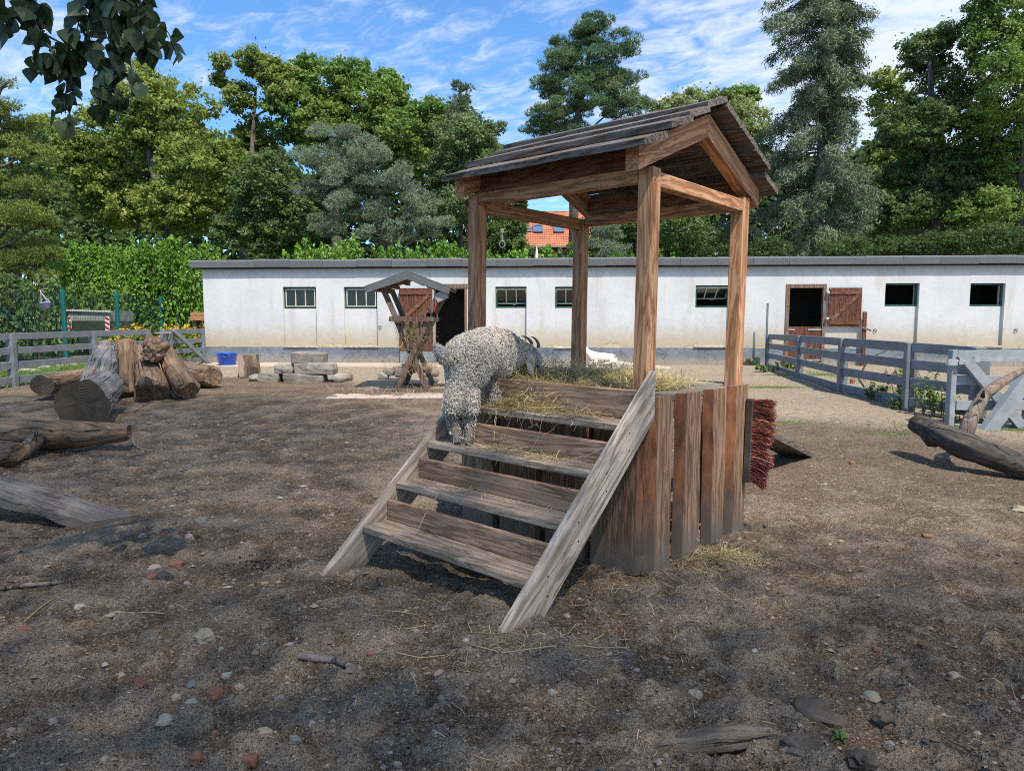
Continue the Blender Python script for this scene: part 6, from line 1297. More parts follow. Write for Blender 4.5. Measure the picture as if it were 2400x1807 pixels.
def spruce():
    d = 29.0; e = pxs(d); rr = np.random.default_rng(5); bx = P(1912, 700, d).x; O = Vector((bx, d, .3)); root = empty('spruce_tree', O, label='tall ragged grey-green spruce with drooping branches and straight trunk', cat='tree')
    tr = [(1912, 850), (1914, 600), (1918, 480), (1925, 350), (1932, 200), (1945, 90), (1958, 0), (1965, -120), (1970, -200)]; tp = [P(a, b, d) - O for a, b in tr]; mb = MB(); mb.tube(tp, [.24, .21, .19, .17, .14, .12, .10, .06, .02], 10)
    ys = np.array([q[1] for q in tr], float); C, D_ = [], []
    env = lambda py, s: np.interp(py, [-200, -100, 0, 60, 130, 200, 260, 330, 400, 470, 560, 600], [60, 110, (200 if s < 0 else 100), (195 if s < 0 else 85), (190 if s < 0 else 90), (130 if s < 0 else 100), (160 if s < 0 else 70), (170 if s < 0 else 100), (165 if s < 0 else 150), (150 if s < 0 else 140), (150 if s < 0 else 130), (60 if s < 0 else 90)])
    for i in range(235):
        py = rr.uniform(-190, 590); az = rr.uniform(0, 2 * np.pi); s = np.sign(np.cos(az)); Lh = env(py, s) * e * rr.uniform(.45, 1.03); x0 = np.interp(py, ys[::-1], [q[0] for q in tr][::-1]); a = P(x0, py, d) - O
        dv = Vector((math.cos(az), math.sin(az) * .85, 0)); dr = rr.uniform(.25, .65); pts = [a, a + dv * Lh * .35 + Vector((0, 0, Lh * .02)), a + dv * Lh * .7 + Vector((0, 0, -Lh * dr * .35)), a + dv * Lh + Vector((0, 0, -Lh * dr * .62))]
        mb.tube(pts, [.035, .026, .016, .006], 5)
        m = int(55 + 60 * Lh / 3); t = rr.uniform(.12 if py < 330 else .3, 1, m); t = 1 - (1 - t) ** 1.25; k = np.minimum((t * 3).astype(int), 2); f = t * 3 - k; Pp = np.array([list(p) for p in pts]); B = Pp[k] * (1 - f)[:, None] + Pp[k + 1] * f[:, None]
        if py > 330: sel = rr.uniform(0, 1, m) < .62; B = B[sel]
        m = len(B); B = B + rr.normal(0, .11, (m, 3)); hang = rr.uniform(0, .45, m) * (1.3 if py > 200 else .7); per = 6
        for j in range(per): C.append(B + np.stack([rr.normal(0, .07, m), rr.normal(0, .07, m), -hang * j / per], -1)); D_.append(np.stack([rr.normal(0, .8, m) + .35 * dv.x, rr.normal(0, .8, m), rr.normal(-.75, .4, m)], -1))
        if py > 260 and rr.random() < .6:    # bare hanging twigs
            for _ in range(4): q = pts[2].lerp(pts[3], rr.random()); mb.tube([q, q + Vector((rr.normal(0, .15), rr.normal(0, .15), -.35)), q + Vector((rr.normal(0, .3), rr.normal(0, .3), -.9))], [.010, .007, .003], 4)
    mb.build('trunk', bark_wood('spruce_bark', [(.06, .052, .045), (.14, .125, .11), (.26, .24, .21)], sc=(3, 3, .8), gray=.4), root, True)
    C = np.concatenate(C); D = np.concatenate(D_); D /= np.linalg.norm(D, axis=1)[:, None]; S = np.cross(D, rr.normal(0, 1, D.shape)); S /= np.linalg.norm(S, axis=1)[:, None]; L_ = (.17 * rr.uniform(.6, 1.4, len(C)))[:, None]; w_ = .022
    V = np.stack([C - S * w_, C + S * w_, C + D * L_], 1).reshape(-1, 3); o = np_mesh('crown', V, np.arange(len(V)).reshape(-1, 3), N_spr, root); tag(o, kind='stuff')
spruce()
# ---- lilac hedge: bright bushes behind the wire fence and behind the stable
def shoots(kind, label, px0, px1, top, d, depth, n, leaf, seed, mat=G_lime, zb=.3, nsh=60, cat='bush', group=None):
    rr = np.random.default_rng(seed); C, N = [], []; bx = P((px0 + px1) / 2, 700, d).x; O = np.array([bx, d, zb]); root = empty(kind, O, label=label, cat=cat, group=group); mb = MB()
    for i in range(nsh):
        px = rr.uniform(px0, px1); y = d + rr.uniform(-depth, depth) * .5; x = (px - CX) / F * y; zt = CZ + (HZ - (top(px) + rr.uniform(0, 16))) / F * y; zt = zb + (zt - zb) * (1 - .12 * rr.random()); m = n // nsh; t = rr.uniform(0, 1, m) ** .75; r_ = .42 * (1.05 - t) ** .6 * rr.uniform(.5, 1, m); a = rr.uniform(0, 2 * np.pi, m)
        lean = rr.normal(0, .12, 2); C.append(np.stack([x + r_ * np.cos(a) + lean[0] * t, y + r_ * np.sin(a) + lean[1] * t, zb + .1 + (zt - zb) * t], -1)); N.append(np.stack([np.cos(a), np.sin(a) - .1, rr.uniform(-.2, 1.0, m)], -1) + rr.normal(0, .4, (m, 3)))
        mb.tube([(x - O[0], y - O[1], 0), (x - O[0] + lean[0], y - O[1] + lean[1], zt - zb - .15)], [.02, .006], 4)
    C = np.concatenate(C) - O; tip = np.tile([0, 0, -1.0], (len(C), 1)) + rr.normal(0, .5, (len(C), 3)); leaf_quads('foliage', C, np.concatenate(N), leaf, mat, root, 1.35, tip); mb.build('stems', M_bark, root)
shoots('lilac_bush', 'bright green lilac bush left of the stable with a rounded top', 120, 330, lambda p: 585 - 18 * np.sin((p - 120) / 210 * 3.1), 24.5, 2.4, 19000, .088, 51, nsh=70)
shoots('lilac_bush', 'bright green lilac bush touching the stable corner', 300, 520, lambda p: 585 - 26 * np.sin((p - 290) / 240 * 3.1) + 10 * np.sin(p / 14.), 24.0, 2.4, 22000, .088, 52, nsh=75)
shoots('lilac_bush', 'darker lower lilac leaves hanging behind the hopper', 110, 350, lambda p: 660 + 0 * p, 23.2, 1.2, 4200, .11, 53, G_mid, nsh=40)
shoots('lilac_bush', 'dark leafy bush behind the hanging pot at the far left', -60, 150, lambda p: 640 + 0 * p, 19.8, 1.2, 6500, .10, 56, G_dark, nsh=40)
shoots('lilac_hedge', 'lime green hedge shoots over the stable roof left of the shelter', 668, 1120, lambda p: 583 - 20 * np.abs(np.sin((p - 660) / 95.)) + 10 * np.sin(p / 17.), 24.5, 1.6, 21000, .09, 54, nsh=120, cat='hedge')
shoots('lilac_hedge', 'lime green hedge shoots over the stable roof seen through the shelter', 1120, 1560, lambda p: 590 - 14 * np.abs(np.sin((p - 660) / 60.)) + 9 * np.sin(p / 13.) + np.where(p > 1290, 8, 0), 24.5, 1.6, 17000, .09, 55, nsh=90, cat='hedge')
# ---- yellow daisies behind the left gate
def daisies():
    M_y = plain('yellow_petals', (.72, .42, .01), .6, .2, var=.15); M_c = plain('flower_centre', (.10, .05, .01), .8)
    fl = MB(); n = 9
    for k in range(n): a = 2 * math.pi * k / n; b = .24; fl.add([(.012 * math.cos(a), .012 * math.sin(a), .004), (.045 * math.cos(a - b), .045 * math.sin(a - b), .0), (.058 * math.cos(a), .058 * math.sin(a), -.006), (.045 * math.cos(a + b), .045 * math.sin(a + b), .0)], [(0, 1, 2, 3)])
    m0 = len(fl.f); fl.box(-.012, .012, -.012, .012, 0, .014, 1)
    me = fl.build('flower', [M_y, M_c]).data; bpy.data.objects.remove(bpy.data.objects['flower'])
    rr = random.Random(9); r2 = np.random.default_rng(9)
    for i, (px, d, w_, hgt, lab) in enumerate(((275, 18.9, 26, 768, 'clump of yellow daisies right of the hopper'), (330, 19.4, 30, 764, 'dense clump of yellow daisies behind the fence rail'), (405, 19.8, 26, 766, 'small clump of yellow daisies between two green fence posts'), (455, 19.3, 30, 765, 'wide clump of yellow daisies behind the left gate'), (500, 19.9, 22, 758, 'clump of yellow daisies nearest the stable corner'))):
        q = P(px, 800, d); root = empty('daisy_clump', (q.x, d, .27), label=lab, cat='flowers'); e = pxs(d); zt = P(px, hgt, d).z - .27; mb = MB(); C = []
        for k in range(34):
            x, y = rr.gauss(0, w_ * e * .62), rr.gauss(0, .22); z = zt * rr.uniform(.62, 1.06); mb.tube([(x * .8, y * .8, 0), (x, y, z)], .004, 4); o = link(bpy.data.objects.new('flower', me)); o.parent = root; o.location = (x, y, z); s = rr.uniform(.75, 1.15); o.scale = (s, s, s); o.rotation_euler = (rr.uniform(.2, 1.2), rr.uniform(-.4, .4), rr.uniform(0, 6))
            for j in range(14): t = rr.random(); C.append((x * (.8 + .2 * t) + rr.gauss(0, .05), y + rr.gauss(0, .05), z * t * .93))
        mb.build('stems', M_bark, root); C = np.array(C); leaf_quads('foliage', C, r2.normal(0, 1, C.shape) + [0, -.5, .6], .085, G_mid, root, 1.7)
daisies()
# ---- weeds: leafy stems along the right fence, small tufts
def weed(loc, n, h, sp, label, mat=G_mid, leaf=.055, seed=0, name='weed', cat='plant'):
    r2 = np.random.default_rng(seed); root = empty(name, loc, label=label, cat=cat); mb = MB(); C, N, T = [], [], []
    for i in range(n):
        a = r2.uniform(0, 6.28); b = np.array([r2.normal(0, sp), r2.normal(0, sp * .5), 0]); tp = b + np.array([math.cos(a) * .3 * h, math.sin(a) * .2 * h, h * r2.uniform(.55, 1.05)]); mid = (b + tp) / 2 + np.array([0, 0, h * .12]); mb.tube([b, mid, tp], [.005, .004, .002], 4)
        for j in range(int(9 + h * 26)):
            t = r2.uniform(.12, 1); p = b * (1 - t) ** 2 + 2 * mid * t * (1 - t) + tp * t * t; az = r2.uniform(0, 6.28); o = np.array([math.cos(az), math.sin(az), .15]); C.append(p + o * leaf * .6); N.append([o[0] * .3, o[1] * .3, 1]); T.append(o + [0, 0, -.4])
    mb.build('stems', M_bark if h > .3 else mat, root); leaf_quads('foliage', np.array(C), np.array(N) + r2.normal(0, .25, (len(N), 3)), leaf, mat, root, 1.6, np.array(T)); return root
for i, (px, py, n, h, sp, lab) in enumerate(((2060, 938, 16, .24, .14, 'low dark nettle clump in front of the right fence, leftmost of the weeds'), (2120, 950, 15, .62, .16, 'tall nettle growing through the fence at its third post'), (2165, 945, 12, .60, .15, 'tall thin weed right of the third fence post'), (2190, 975, 14, .42, .13, 'leafy weed at the foot of the big gate post'), (2105, 958, 12, .16, .10, 'small bright weed in the soil below the tall nettle'), (2270, 990, 10, .22, .2, 'green weeds seen through the bottom of the big gate'))):
    weed(G(px, py), n, h, sp, lab, G_mid if i % 2 else G_dark, .042, 60 + i)
for i, (px, py, n, h, lab) in enumerate(((1755, 856, 12, .22, 'small green plant at the stable foot left of the slotted post'), (1843, 868, 22, .26, 'tuft of grass inside the right fence near the door'), (1790, 872, 14, .16, 'low weeds at the foot of the slotted post'))):
    weed(G(px, py), n, h, .12, lab, G_mid, .05, 80 + i)
q = G(1962, 1730); weed((q.x, q.y, gz(q.x, q.y)), 4, .03, .008, 'tiny green seedling in the foreground soil between clods', leaf_mat('seedling', (.10, .16, .05), (.16, .24, .08), (.22, .3, .12)), .019, 91, 'seedling')
def grass(label, areas, seed, h=.06, w=.004):
    r2 = np.random.default_rng(seed); B = []
    for cx, cy, rx, ry, n in areas: B.append(np.stack([r2.normal(cx, rx, n), r2.normal(cy, ry, n)], -1))
    B = np.concatenate(B); z = gbase(B[:, 0], B[:, 1]) + gfine(B[:, 0], B[:, 1]) - .004; n = len(B); Bp = np.column_stack([B, z]); D = np.stack([r2.normal(0, .45, n), r2.normal(0, .45, n), np.ones(n)], -1); h_ = (h * r2.uniform(.5, 1.4, n))[:, None]; S = np.cross(D, r2.normal(0, 1, D.shape)); S /= np.linalg.norm(S, axis=1)[:, None]
    V = np.stack([Bp - S * w, Bp + S * w, Bp + D * h_ * .6 + S * w * .7, Bp + D * h_ * .6 - S * w * .7, Bp + D * h_ + np.stack([D[:, 0], D[:, 1], 0 * D[:, 0]], -1) * h_ * .4], 1).reshape(-1, 3); b = np.arange(n)[:, None] * 5
    o = np_mesh('grass', V, np.concatenate([b + np.array([[0, 1, 2]]), b + np.array([[0, 2, 3]]), b + np.array([[3, 2, 4]])]), G_mid); tag(o, label, None, None, 'stuff')
grass('short grass patches on the trodden sand and along the right fence', [(5.0, 8.1, .3, .12, 500), (6.4, 8.0, .8, .2, 1600), (4.2, 7.6, .25, .1, 260), (4.4, 11.7, .55, .16, 500), (5.9, 11.3, .3, .3, 600), (6.45, 14.0, .15, 1.2, 1100), (6.2, 10.2, .2, .9, 900), (3.3, 8.3, .3, .08, 260), (5.2, 6.0, .4, .15, 420)], 5, .028, .003)
grass('grass strip beyond the left rail fence', [(-9.6, 12.5, .5, 1.5, 3500), (-10.4, 15.5, .6, 1.4, 2200)], 6, .09, .007)
# ================================================================= HOUSES BEYOND
def house(d, x0, x1, ze, zr, label, px_wall=None, windows=(), rows=24):
    X0, X1 = P(x0, 700, d).x, P(x1, 700, d).x; O = Vector(((X0 + X1) / 2, d, 0)); root = empty('house', O, label=label, cat='house'); hw = (X1 - X0) / 2; e_ = P(1200, ze, d).z; r_ = P(1200, zr, d + 3).z; dep = 3.6
    t = NT('roof_tile_red_%d' % int(d), .8, .2); v = t.obj((1, 1, 1), rnd=False); wv = t.node('ShaderNodeTexWave', {'Vector': v, 'Scale': 1.6, 'Distortion': .2}, bands_direction='X').outputs['Fac']; n = t.noise(v, 1.3, 4, .7); n2 = t.noise(v, 9, 3, .7); c = t.mix(t.mr(n, .3, .7), (.38, .13, .07), (.52, .22, .13)); c = t.mix(t.mr(n2, .5, .7, 0, .5), c, (.58, .33, .23)); c = t.mix(t.mr(wv, .0, .35, .5, 0), c, (.2, .07, .045)); Mt = t.done(c)
    mb = MB()
    for i in range(rows):
        t0, t1 = i / rows, (i + 1.12) / rows; mb.add([(-hw - .3, -.4 + (dep + .4) * t0, e_ + (r_ - e_) * t0), (hw + .3, -.4 + (dep + .4) * t0, e_ + (r_ - e_) * t0), (hw + .3, -.4 + (dep + .4) * t1, e_ + (r_ - e_) * t1 - .06), (-hw - .3, -.4 + (dep + .4) * t1, e_ + (r_ - e_) * t1 - .06), (-hw - .3, -.4 + (dep + .4) * t0, e_ + (r_ - e_) * t0 - .09), (hw + .3, -.4 + (dep + .4) * t0, e_ + (r_ - e_) * t0 - .09)], [(0, 1, 2, 3), (4, 5, 1, 0)])
    mb.add([(-hw - .3, dep, r_), (hw + .3, dep, r_), (hw + .3, 2 * dep + .4, e_), (-hw - .3, 2 * dep + .4, e_)], [(0, 1, 2, 3)]); ro = mb.build('roof', Mt, root)
    mb = MB(); br_ = plain('red_brick_%d' % int(d), (.30, .11, .065), .9, .1, var=.3, scale=3); mb.box(-hw, hw, 0, 2 * dep, 0, e_ - .12); mb.add([(-hw, 0, e_ - .12), (-hw, 2 * dep, e_ - .12), (-hw, dep, r_ - .15)], [(0, 2, 1)]); mb.add([(hw, 0, e_ - .12), (hw, 2 * dep, e_ - .12), (hw, dep, r_ - .15)], [(0, 1, 2)]); mb.build('wall', br_, root)
    mb = MB(); mb.box(-hw - .32, hw + .32, -.52, -.40, e_ - .16, e_ - .03); mb.build('gutter', plain('gutter_zinc', (.3, .3, .3), .5, .4, .3), root)
    return root, O, (lambda px, py: P(px, py, d)), (e_, r_, dep)
rt, HO, _, (e_, r_, dep) = house(58, 1190, 1640, 577, 493, 'red tiled brick house seen through the shelter', rows=20)
def roof_at(px, py):     # point on the front roof plane of the first house
    r0 = ray(px, py); A = Vector((0, HO.y - .4, e_)); T_ = Vector((0, dep + .4, r_ - e_)); N_ = T_.cross(Vector((1, 0, 0))).normalized(); C0 = Vector((0, 0, CZ)); t_ = (A - C0).dot(N_) / r0.dot(N_); return C0 + r0 * t_ - HO
sl_ang = math.atan2(r_ - e_, dep + .4)
for x0, x1, y0, y1 in ((1252, 1269, 532, 545), (1300, 1318, 531, 545), (1346, 1362, 531, 545), (1250, 1263, 512, 519)):
    a, b = roof_at(x0, y1), roof_at(x1, y0); wl_ = b.x - a.x; hl = (b - a); hl.x = 0; h_ = hl.length; M_ = Matrix.Translation(((a.x + b.x) / 2, a.y, a.z)) @ Matrix.Rotation(sl_ang, 4, 'X'); f = MB()
    for q in ((-wl_ / 2 - .1, -wl_ / 2, -.08, h_ + .1), (wl_ / 2, wl_ / 2 + .1, -.08, h_ + .1)): f.box(q[0], q[1], q[2], q[3], .02, .14, 0, M_)
    f.box(-wl_ / 2, wl_ / 2, -.10, -.0, .02, .14, 0, M_); f.box(-wl_ / 2, wl_ / 2, h_, h_ + .1, .02, .14, 0, M_); fo = f.build('skylight', plain('skylight_frame', (.10, .12, .14), .5, .4) if 'skylight_frame' not in bpy.data.materials else bpy.data.materials['skylight_frame'], rt)
    g = MB(); g.box(-wl_ / 2, wl_ / 2, 0, h_, .05, .09, 0, M_); mg = bpy.data.materials.get('skylight_glass')
    if not mg: t = NT('skylight_glass', .05, .8); t.b.inputs['Base Color'].default_value = (.08, .17, .30, 1); mg = t.m
    g.build('pane', mg, fo)
for k, (y0, y1) in enumerate(((502, 503.5), (508, 509.5), (514.5, 516), (521, 522.5), (528, 529.5), (535, 536.5), (542, 543.5))):
    a, b = roof_at(1231, y1), roof_at(1241 if k < 5 else 1247, y0); m_ = MB(); m_.box(a.x, b.x, a.y - .12, a.y - .02, a.z + .02, b.z + .14); m_.build('roof_step', bpy.data.materials['gutter_zinc'], rt)
a, b = roof_at(1211, 548), roof_at(1221, 505); m_ = MB(); m_.box(a.x, b.x, a.y - .05, b.y + .6, a.z - .3, b.z + 1.2); m_.build('chimney', bpy.data.materials['red_brick_58'], rt)
# arched window in the wall under the eaves
p = P(1309, 604, 58) - HO; m_ = MB(); m_.prism([(p.x - .42, p.z - .9), (p.x + .42, p.z - .9)] + [(p.x + .42 * math.cos(t_), p.z + .2 + .25 * math.sin(t_)) for t_ in np.linspace(0, math.pi, 8)], -.06, -.01); wo2 = m_.build('window', plain('white_window_frame', (.6, .62, .6), .5, .3), rt); m_ = MB(); m_.prism([(p.x - .33, p.z - .8), (p.x + .33, p.z - .8)] + [(p.x + .33 * math.cos(t_), p.z + .18 + .18 * math.sin(t_)) for t_ in np.linspace(0, math.pi, 8)], -.09, -.062); m_.build('pane', M_glass, wo2)
# gable-end brick house to its left, dark verge sloping down to the right
def gable_house():
    d = 48; O = P(1150, 700, d); O.z = 0; root = empty('house', O, label='orange brick gable with a dark sloping roof edge left of the red tiled house', cat='house'); Q = lambda px, py, y=0: P(px, py, d) - O + Vector((0, y, 0))
    a, b, c = Q(1190, 545), Q(1258, 600), Q(1110, 600); m_ = MB(); m_.prism([(c.x - 1.5, 0), (b.x, 0), (b.x, b.z), (a.x, a.z), (c.x - 1.5, c.z + .6)], 0, 6); m_.build('wall', plain('orange_brick', (.42, .17, .075), .9, .1, var=.3, scale=3), root)
    m_ = MB(); ap = a + (a - b) * .35; m_.add([(ap.x, -.5, ap.z + .1), (b.x + .5, -.5, b.z - .25), (b.x + .5, 7, b.z - .25), (ap.x, 7, ap.z + .1), (ap.x, -.5, ap.z - .15), (b.x + .5, -.5, b.z - .5), (b.x + .5, 7, b.z - .5), (ap.x, 7, ap.z - .15)], [(0, 1, 2, 3), (7, 6, 5, 4), (0, 4, 5, 1), (1, 5, 6, 2), (2, 6, 7, 3), (3, 7, 4, 0)]); m_.build('roof', plain('dark_roof_slates', (.06, .055, .05), .8, .2, var=.4, scale=8), root)
gable_house()
tree('ivy_tree', [(1150, 560, 40, 40), (1185, 535, 40, 26), (1215, 575, 26, 20), (1120, 590, 36, 26), (1240, 592, 16, 10)], 45, 6500, .16, G_dark, 'dark ivy-like tree overgrowing the brick gable', 61, 1150, .15)
m_ = MB(); d = 30; q = P(1258, 612, d); n = 10; prof = [(.03, 0), (.16, .15), (.13, .5), (.05, .85), (.012, 1.0)]; q.z = .3; zt = P(1258, 577, d).z - .3
V = [(r_ * 1.0 * math.cos(2 * math.pi * k / n), r_ * math.sin(2 * math.pi * k / n), zt - 1.6 + 1.6 * z) for r_, z in prof for k in range(n)]
pr_ = empty('parasol', q, label='folded white parasol sticking up behind the hedge', cat='parasol'); m_.add(V, [(i * n + k, i * n + (k + 1) % n, (i + 1) * n + (k + 1) % n, (i + 1) * n + k) for i in range(4) for k in range(n)]); m_.build('canopy', plain('white_canvas', (.7, .68, .7), .8, .1), pr_, True); m_ = MB(); m_.tube([(0, 0, 0), (0, 0, zt - 1.5)], .03, 8); m_.build('pole', M_frame, pr_)
house(60, 2330, 2500, 596, 540, 'small piece of red roof glimpsed through the right-hand oaks', rows=10)
# hanging tool ring under the far roof plank
m_ = MB(); q = FW(W_ + .22, D_ - .05, 2.05); q = P(1177, 546, 5.3); m_.tube([q + Vector((0, 0, .02)), q + Vector((0, 0, -.06))], .004, 6); pts = [q + Vector((.020 * math.sin(t_), 0, -.085 + .026 * math.cos(t_))) for t_ in np.linspace(0, 2 * math.pi, 13)]; m_.tube(pts, .003, 6)
m_.box(q.x - .012, q.x + .012, q.y - .006, q.y + .006, q.z + .0, q.z + .03); o = m_.build('hook', M_steel, shelter); o.matrix_world = Matrix.Identity(4)
# ================================================================= POPLAR behind and above the camera (its shade covers the foreground)
def poplar():
    base = Vector((-5.2, -7.0, 0)); root = empty('poplar_tree', base, label='big poplar over the camera with leafy twigs hanging in at the upper left', cat='tree'); r2 = np.random.default_rng(77)
    G_pop = leaf_mat('leaf_poplar', (.018, .038, .012), (.032, .062, .020), (.055, .095, .035), .35, .45)
    m_ = MB(); m_.tube([base * 0, Vector((.3, .3, 3)), Vector((.8, 1.2, 6.2)), Vector((1.2, 1.6, 10)), Vector((1.5, 1.8, 14.5))], [.42, .36, .30, .2, .06], 12)
    E = [((2.4, -5.6, 14), (6.4, 2.9, 1.6), 400), ((-2.4, -.6, 14.2), (5.4, 4.4, 1.6), 480), ((-3.5, -4.0, 12.5), (3, 3, 2), 60)]; C, N = [], []
    for (c, r_, K) in E:
        dr = r2.normal(0, 1, (K, 3)); dr /= np.linalg.norm(dr, axis=1)[:, None]; kc = np.array(c) + dr * (r2.uniform(0, 1, K) ** .45)[:, None] * np.array(r_); m = 66
        p = np.array(c) + (lambda d_: d_ / np.linalg.norm(d_, axis=1)[:, None] * (r2.uniform(0, 1, (len(d_), 1)) ** .36))(r2.normal(0, 1, (K * m, 3))) * np.array(r_); C.append(p); N.append(r2.normal(0, .6, (K * m, 3)) + [0, 0, .9])
        for j in r2.choice(K, 9, replace=False): a = Vector((1.1, 1.5, 8.5 + r2.uniform(0, 3))); t_ = Vector(kc[j]) - base; m_.tube([a, a.lerp(t_, .5) + Vector((0, 0, .4)), t_], [.05, .035, .012], 5)
    C = np.concatenate(C) - np.array(base); leaf_quads('crown', C, np.concatenate(N), .074, G_pop, root, 1.15)
    # hanging sprays in the picture: separate leaves on twigs
    tw = [[(60, -70), (72, 10), (85, 60), (115, 110), (150, 160)], [(215, -70), (225, 10), (215, 80), (190, 120), (165, 175), (150, 235), (168, 285)], [(262, -70), (266, 30), (282, 90), (252, 150), (246, 200), (236, 250)], [(300, -70), (330, 10), (370, 45), (396, 80), (408, 112)], [(290, -40), (312, 50), (340, 90), (352, 125)], [(-40, -40), (-5, 35), (8, 62)], [(110, 85), (150, 105), (190, 112), (225, 130)], [(232, 130), (275, 165), (300, 180), (322, 205)], [(180, 150), (140, 130), (95, 140), (80, 150)], [(200, 20), (185, 45), (180, 80)], [(350, 20), (340, 55), (300, 75), (285, 110)], [(100, 10), (120, 25), (30, 15)], [(250, 210), (285, 225), (290, 240)]]
    br = m_  # trunk mesh
    m_.tube([Vector((1.0, 1.6, 7)), Vector((2.5, 4.5, 6.4)), Vector(P(200, -400, 2.8)) - base, Vector(P(215, -75, 2.75)) - base], [.10, .07, .03, .012], 7)
    m_.build('trunk', M_bark, root, True)
    tm = MB(); spots = []
    for i, t_ in enumerate(tw):
        dd = 2.75 + .10 * math.sin(i * 2.4); ps = [P(x, y, dd + .03 * math.sin(k * 1.7 + i)) - base for k, (x, y) in enumerate(t_)]
        tm.tube(ps, [.0048 - .0035 * k / (len(ps) - 1) for k in range(len(ps))], 5)
        L_ = [0]
        for k in range(1, len(ps)): L_.append(L_[-1] + (ps[k] - ps[k - 1]).length)
        s = .0
        while s < L_[-1]:
            k = max(j for j in range(len(L_)) if L_[j] <= s); k = min(k, len(ps) - 2); spots.append(ps[k].lerp(ps[k + 1], (s - L_[k]) / max(1e-6, L_[k + 1] - L_[k]))); s += .0135
    tm.tube([Vector(P(215, -75, 2.75)) - base, Vector(P(60, -70, 2.8)) - base, Vector(P(-40, -40, 2.8)) - base], .006, 5); tm.tube([Vector(P(215, -75, 2.75)) - base, Vector(P(300, -70, 2.8)) - base], .006, 5)
    hb_ = tm.build('hanging_branch', M_bark, root, True)
    lf = MB(); S = .064; out = [(0, 0), (.30, .06), (.50, .22), (.47, .40), (.30, .66), (.10, .93), (0, 1.10), (-.10, .93), (-.30, .66), (-.47, .40), (-.50, .22), (-.30, .06)]
    vs = [(x * S, .35 * abs(x) * S * .6 + .12 * S * (y - .4) ** 2, -y * S) for x, y in out]; vs.append((0, -.0, -.45 * S)); lf.add(vs, [(i, (i + 1) % 12, 12) for i in range(12)])
    t = NT('leaf_blade', .42, .4); v = t.obj((1, 1, 1)); rv = t.rand(); c = t.ramp(rv, [(0, (.016, .036, .014)), (.6, (.030, .060, .022)), (1, (.060, .105, .040))]); n_ = t.noise(v, 50, 3, .6); c = t.mix(t.mr(n_, .4, .7, 0, .3), c, (.05, .085, .035)); t.done(c); tr = t.node('ShaderNodeBsdfTranslucent', {'Color': c}); mm = t.node('ShaderNodeMixShader', {0: .22, 1: t.b.outputs[0], 2: tr.outputs[0]}); t.l.new(mm.outputs[0], t.out.inputs[0])
    me = lf.build('leaf', t.m).data; first = bpy.data.objects['leaf']; rr = random.Random(31); extra = []
    for s in spots: extra.append(s)
    rr.shuffle(extra)
    dense = [q for q in extra if q.x > P(180, 0, 2.75).x - base.x]
    for _ in range(85): extra.append(rr.choice(dense) + Vector((rr.gauss(0, .028), rr.gauss(0, .05), rr.gauss(0, .03))))
    extra = extra[:298]
    for k, s in enumerate(extra):
        o = first if k == 0 else link(bpy.data.objects.new('leaf', me)); o.parent = hb_; o.location = s + Vector((rr.gauss(0, .018), rr.gauss(0, .02), rr.gauss(-.006, .016))); o.rotation_euler = (rr.gauss(0, .45), rr.gauss(0, .55), rr.uniform(0, 6.28)); q = rr.uniform(.8, 1.25); o.scale = (q, q, q)
poplar()
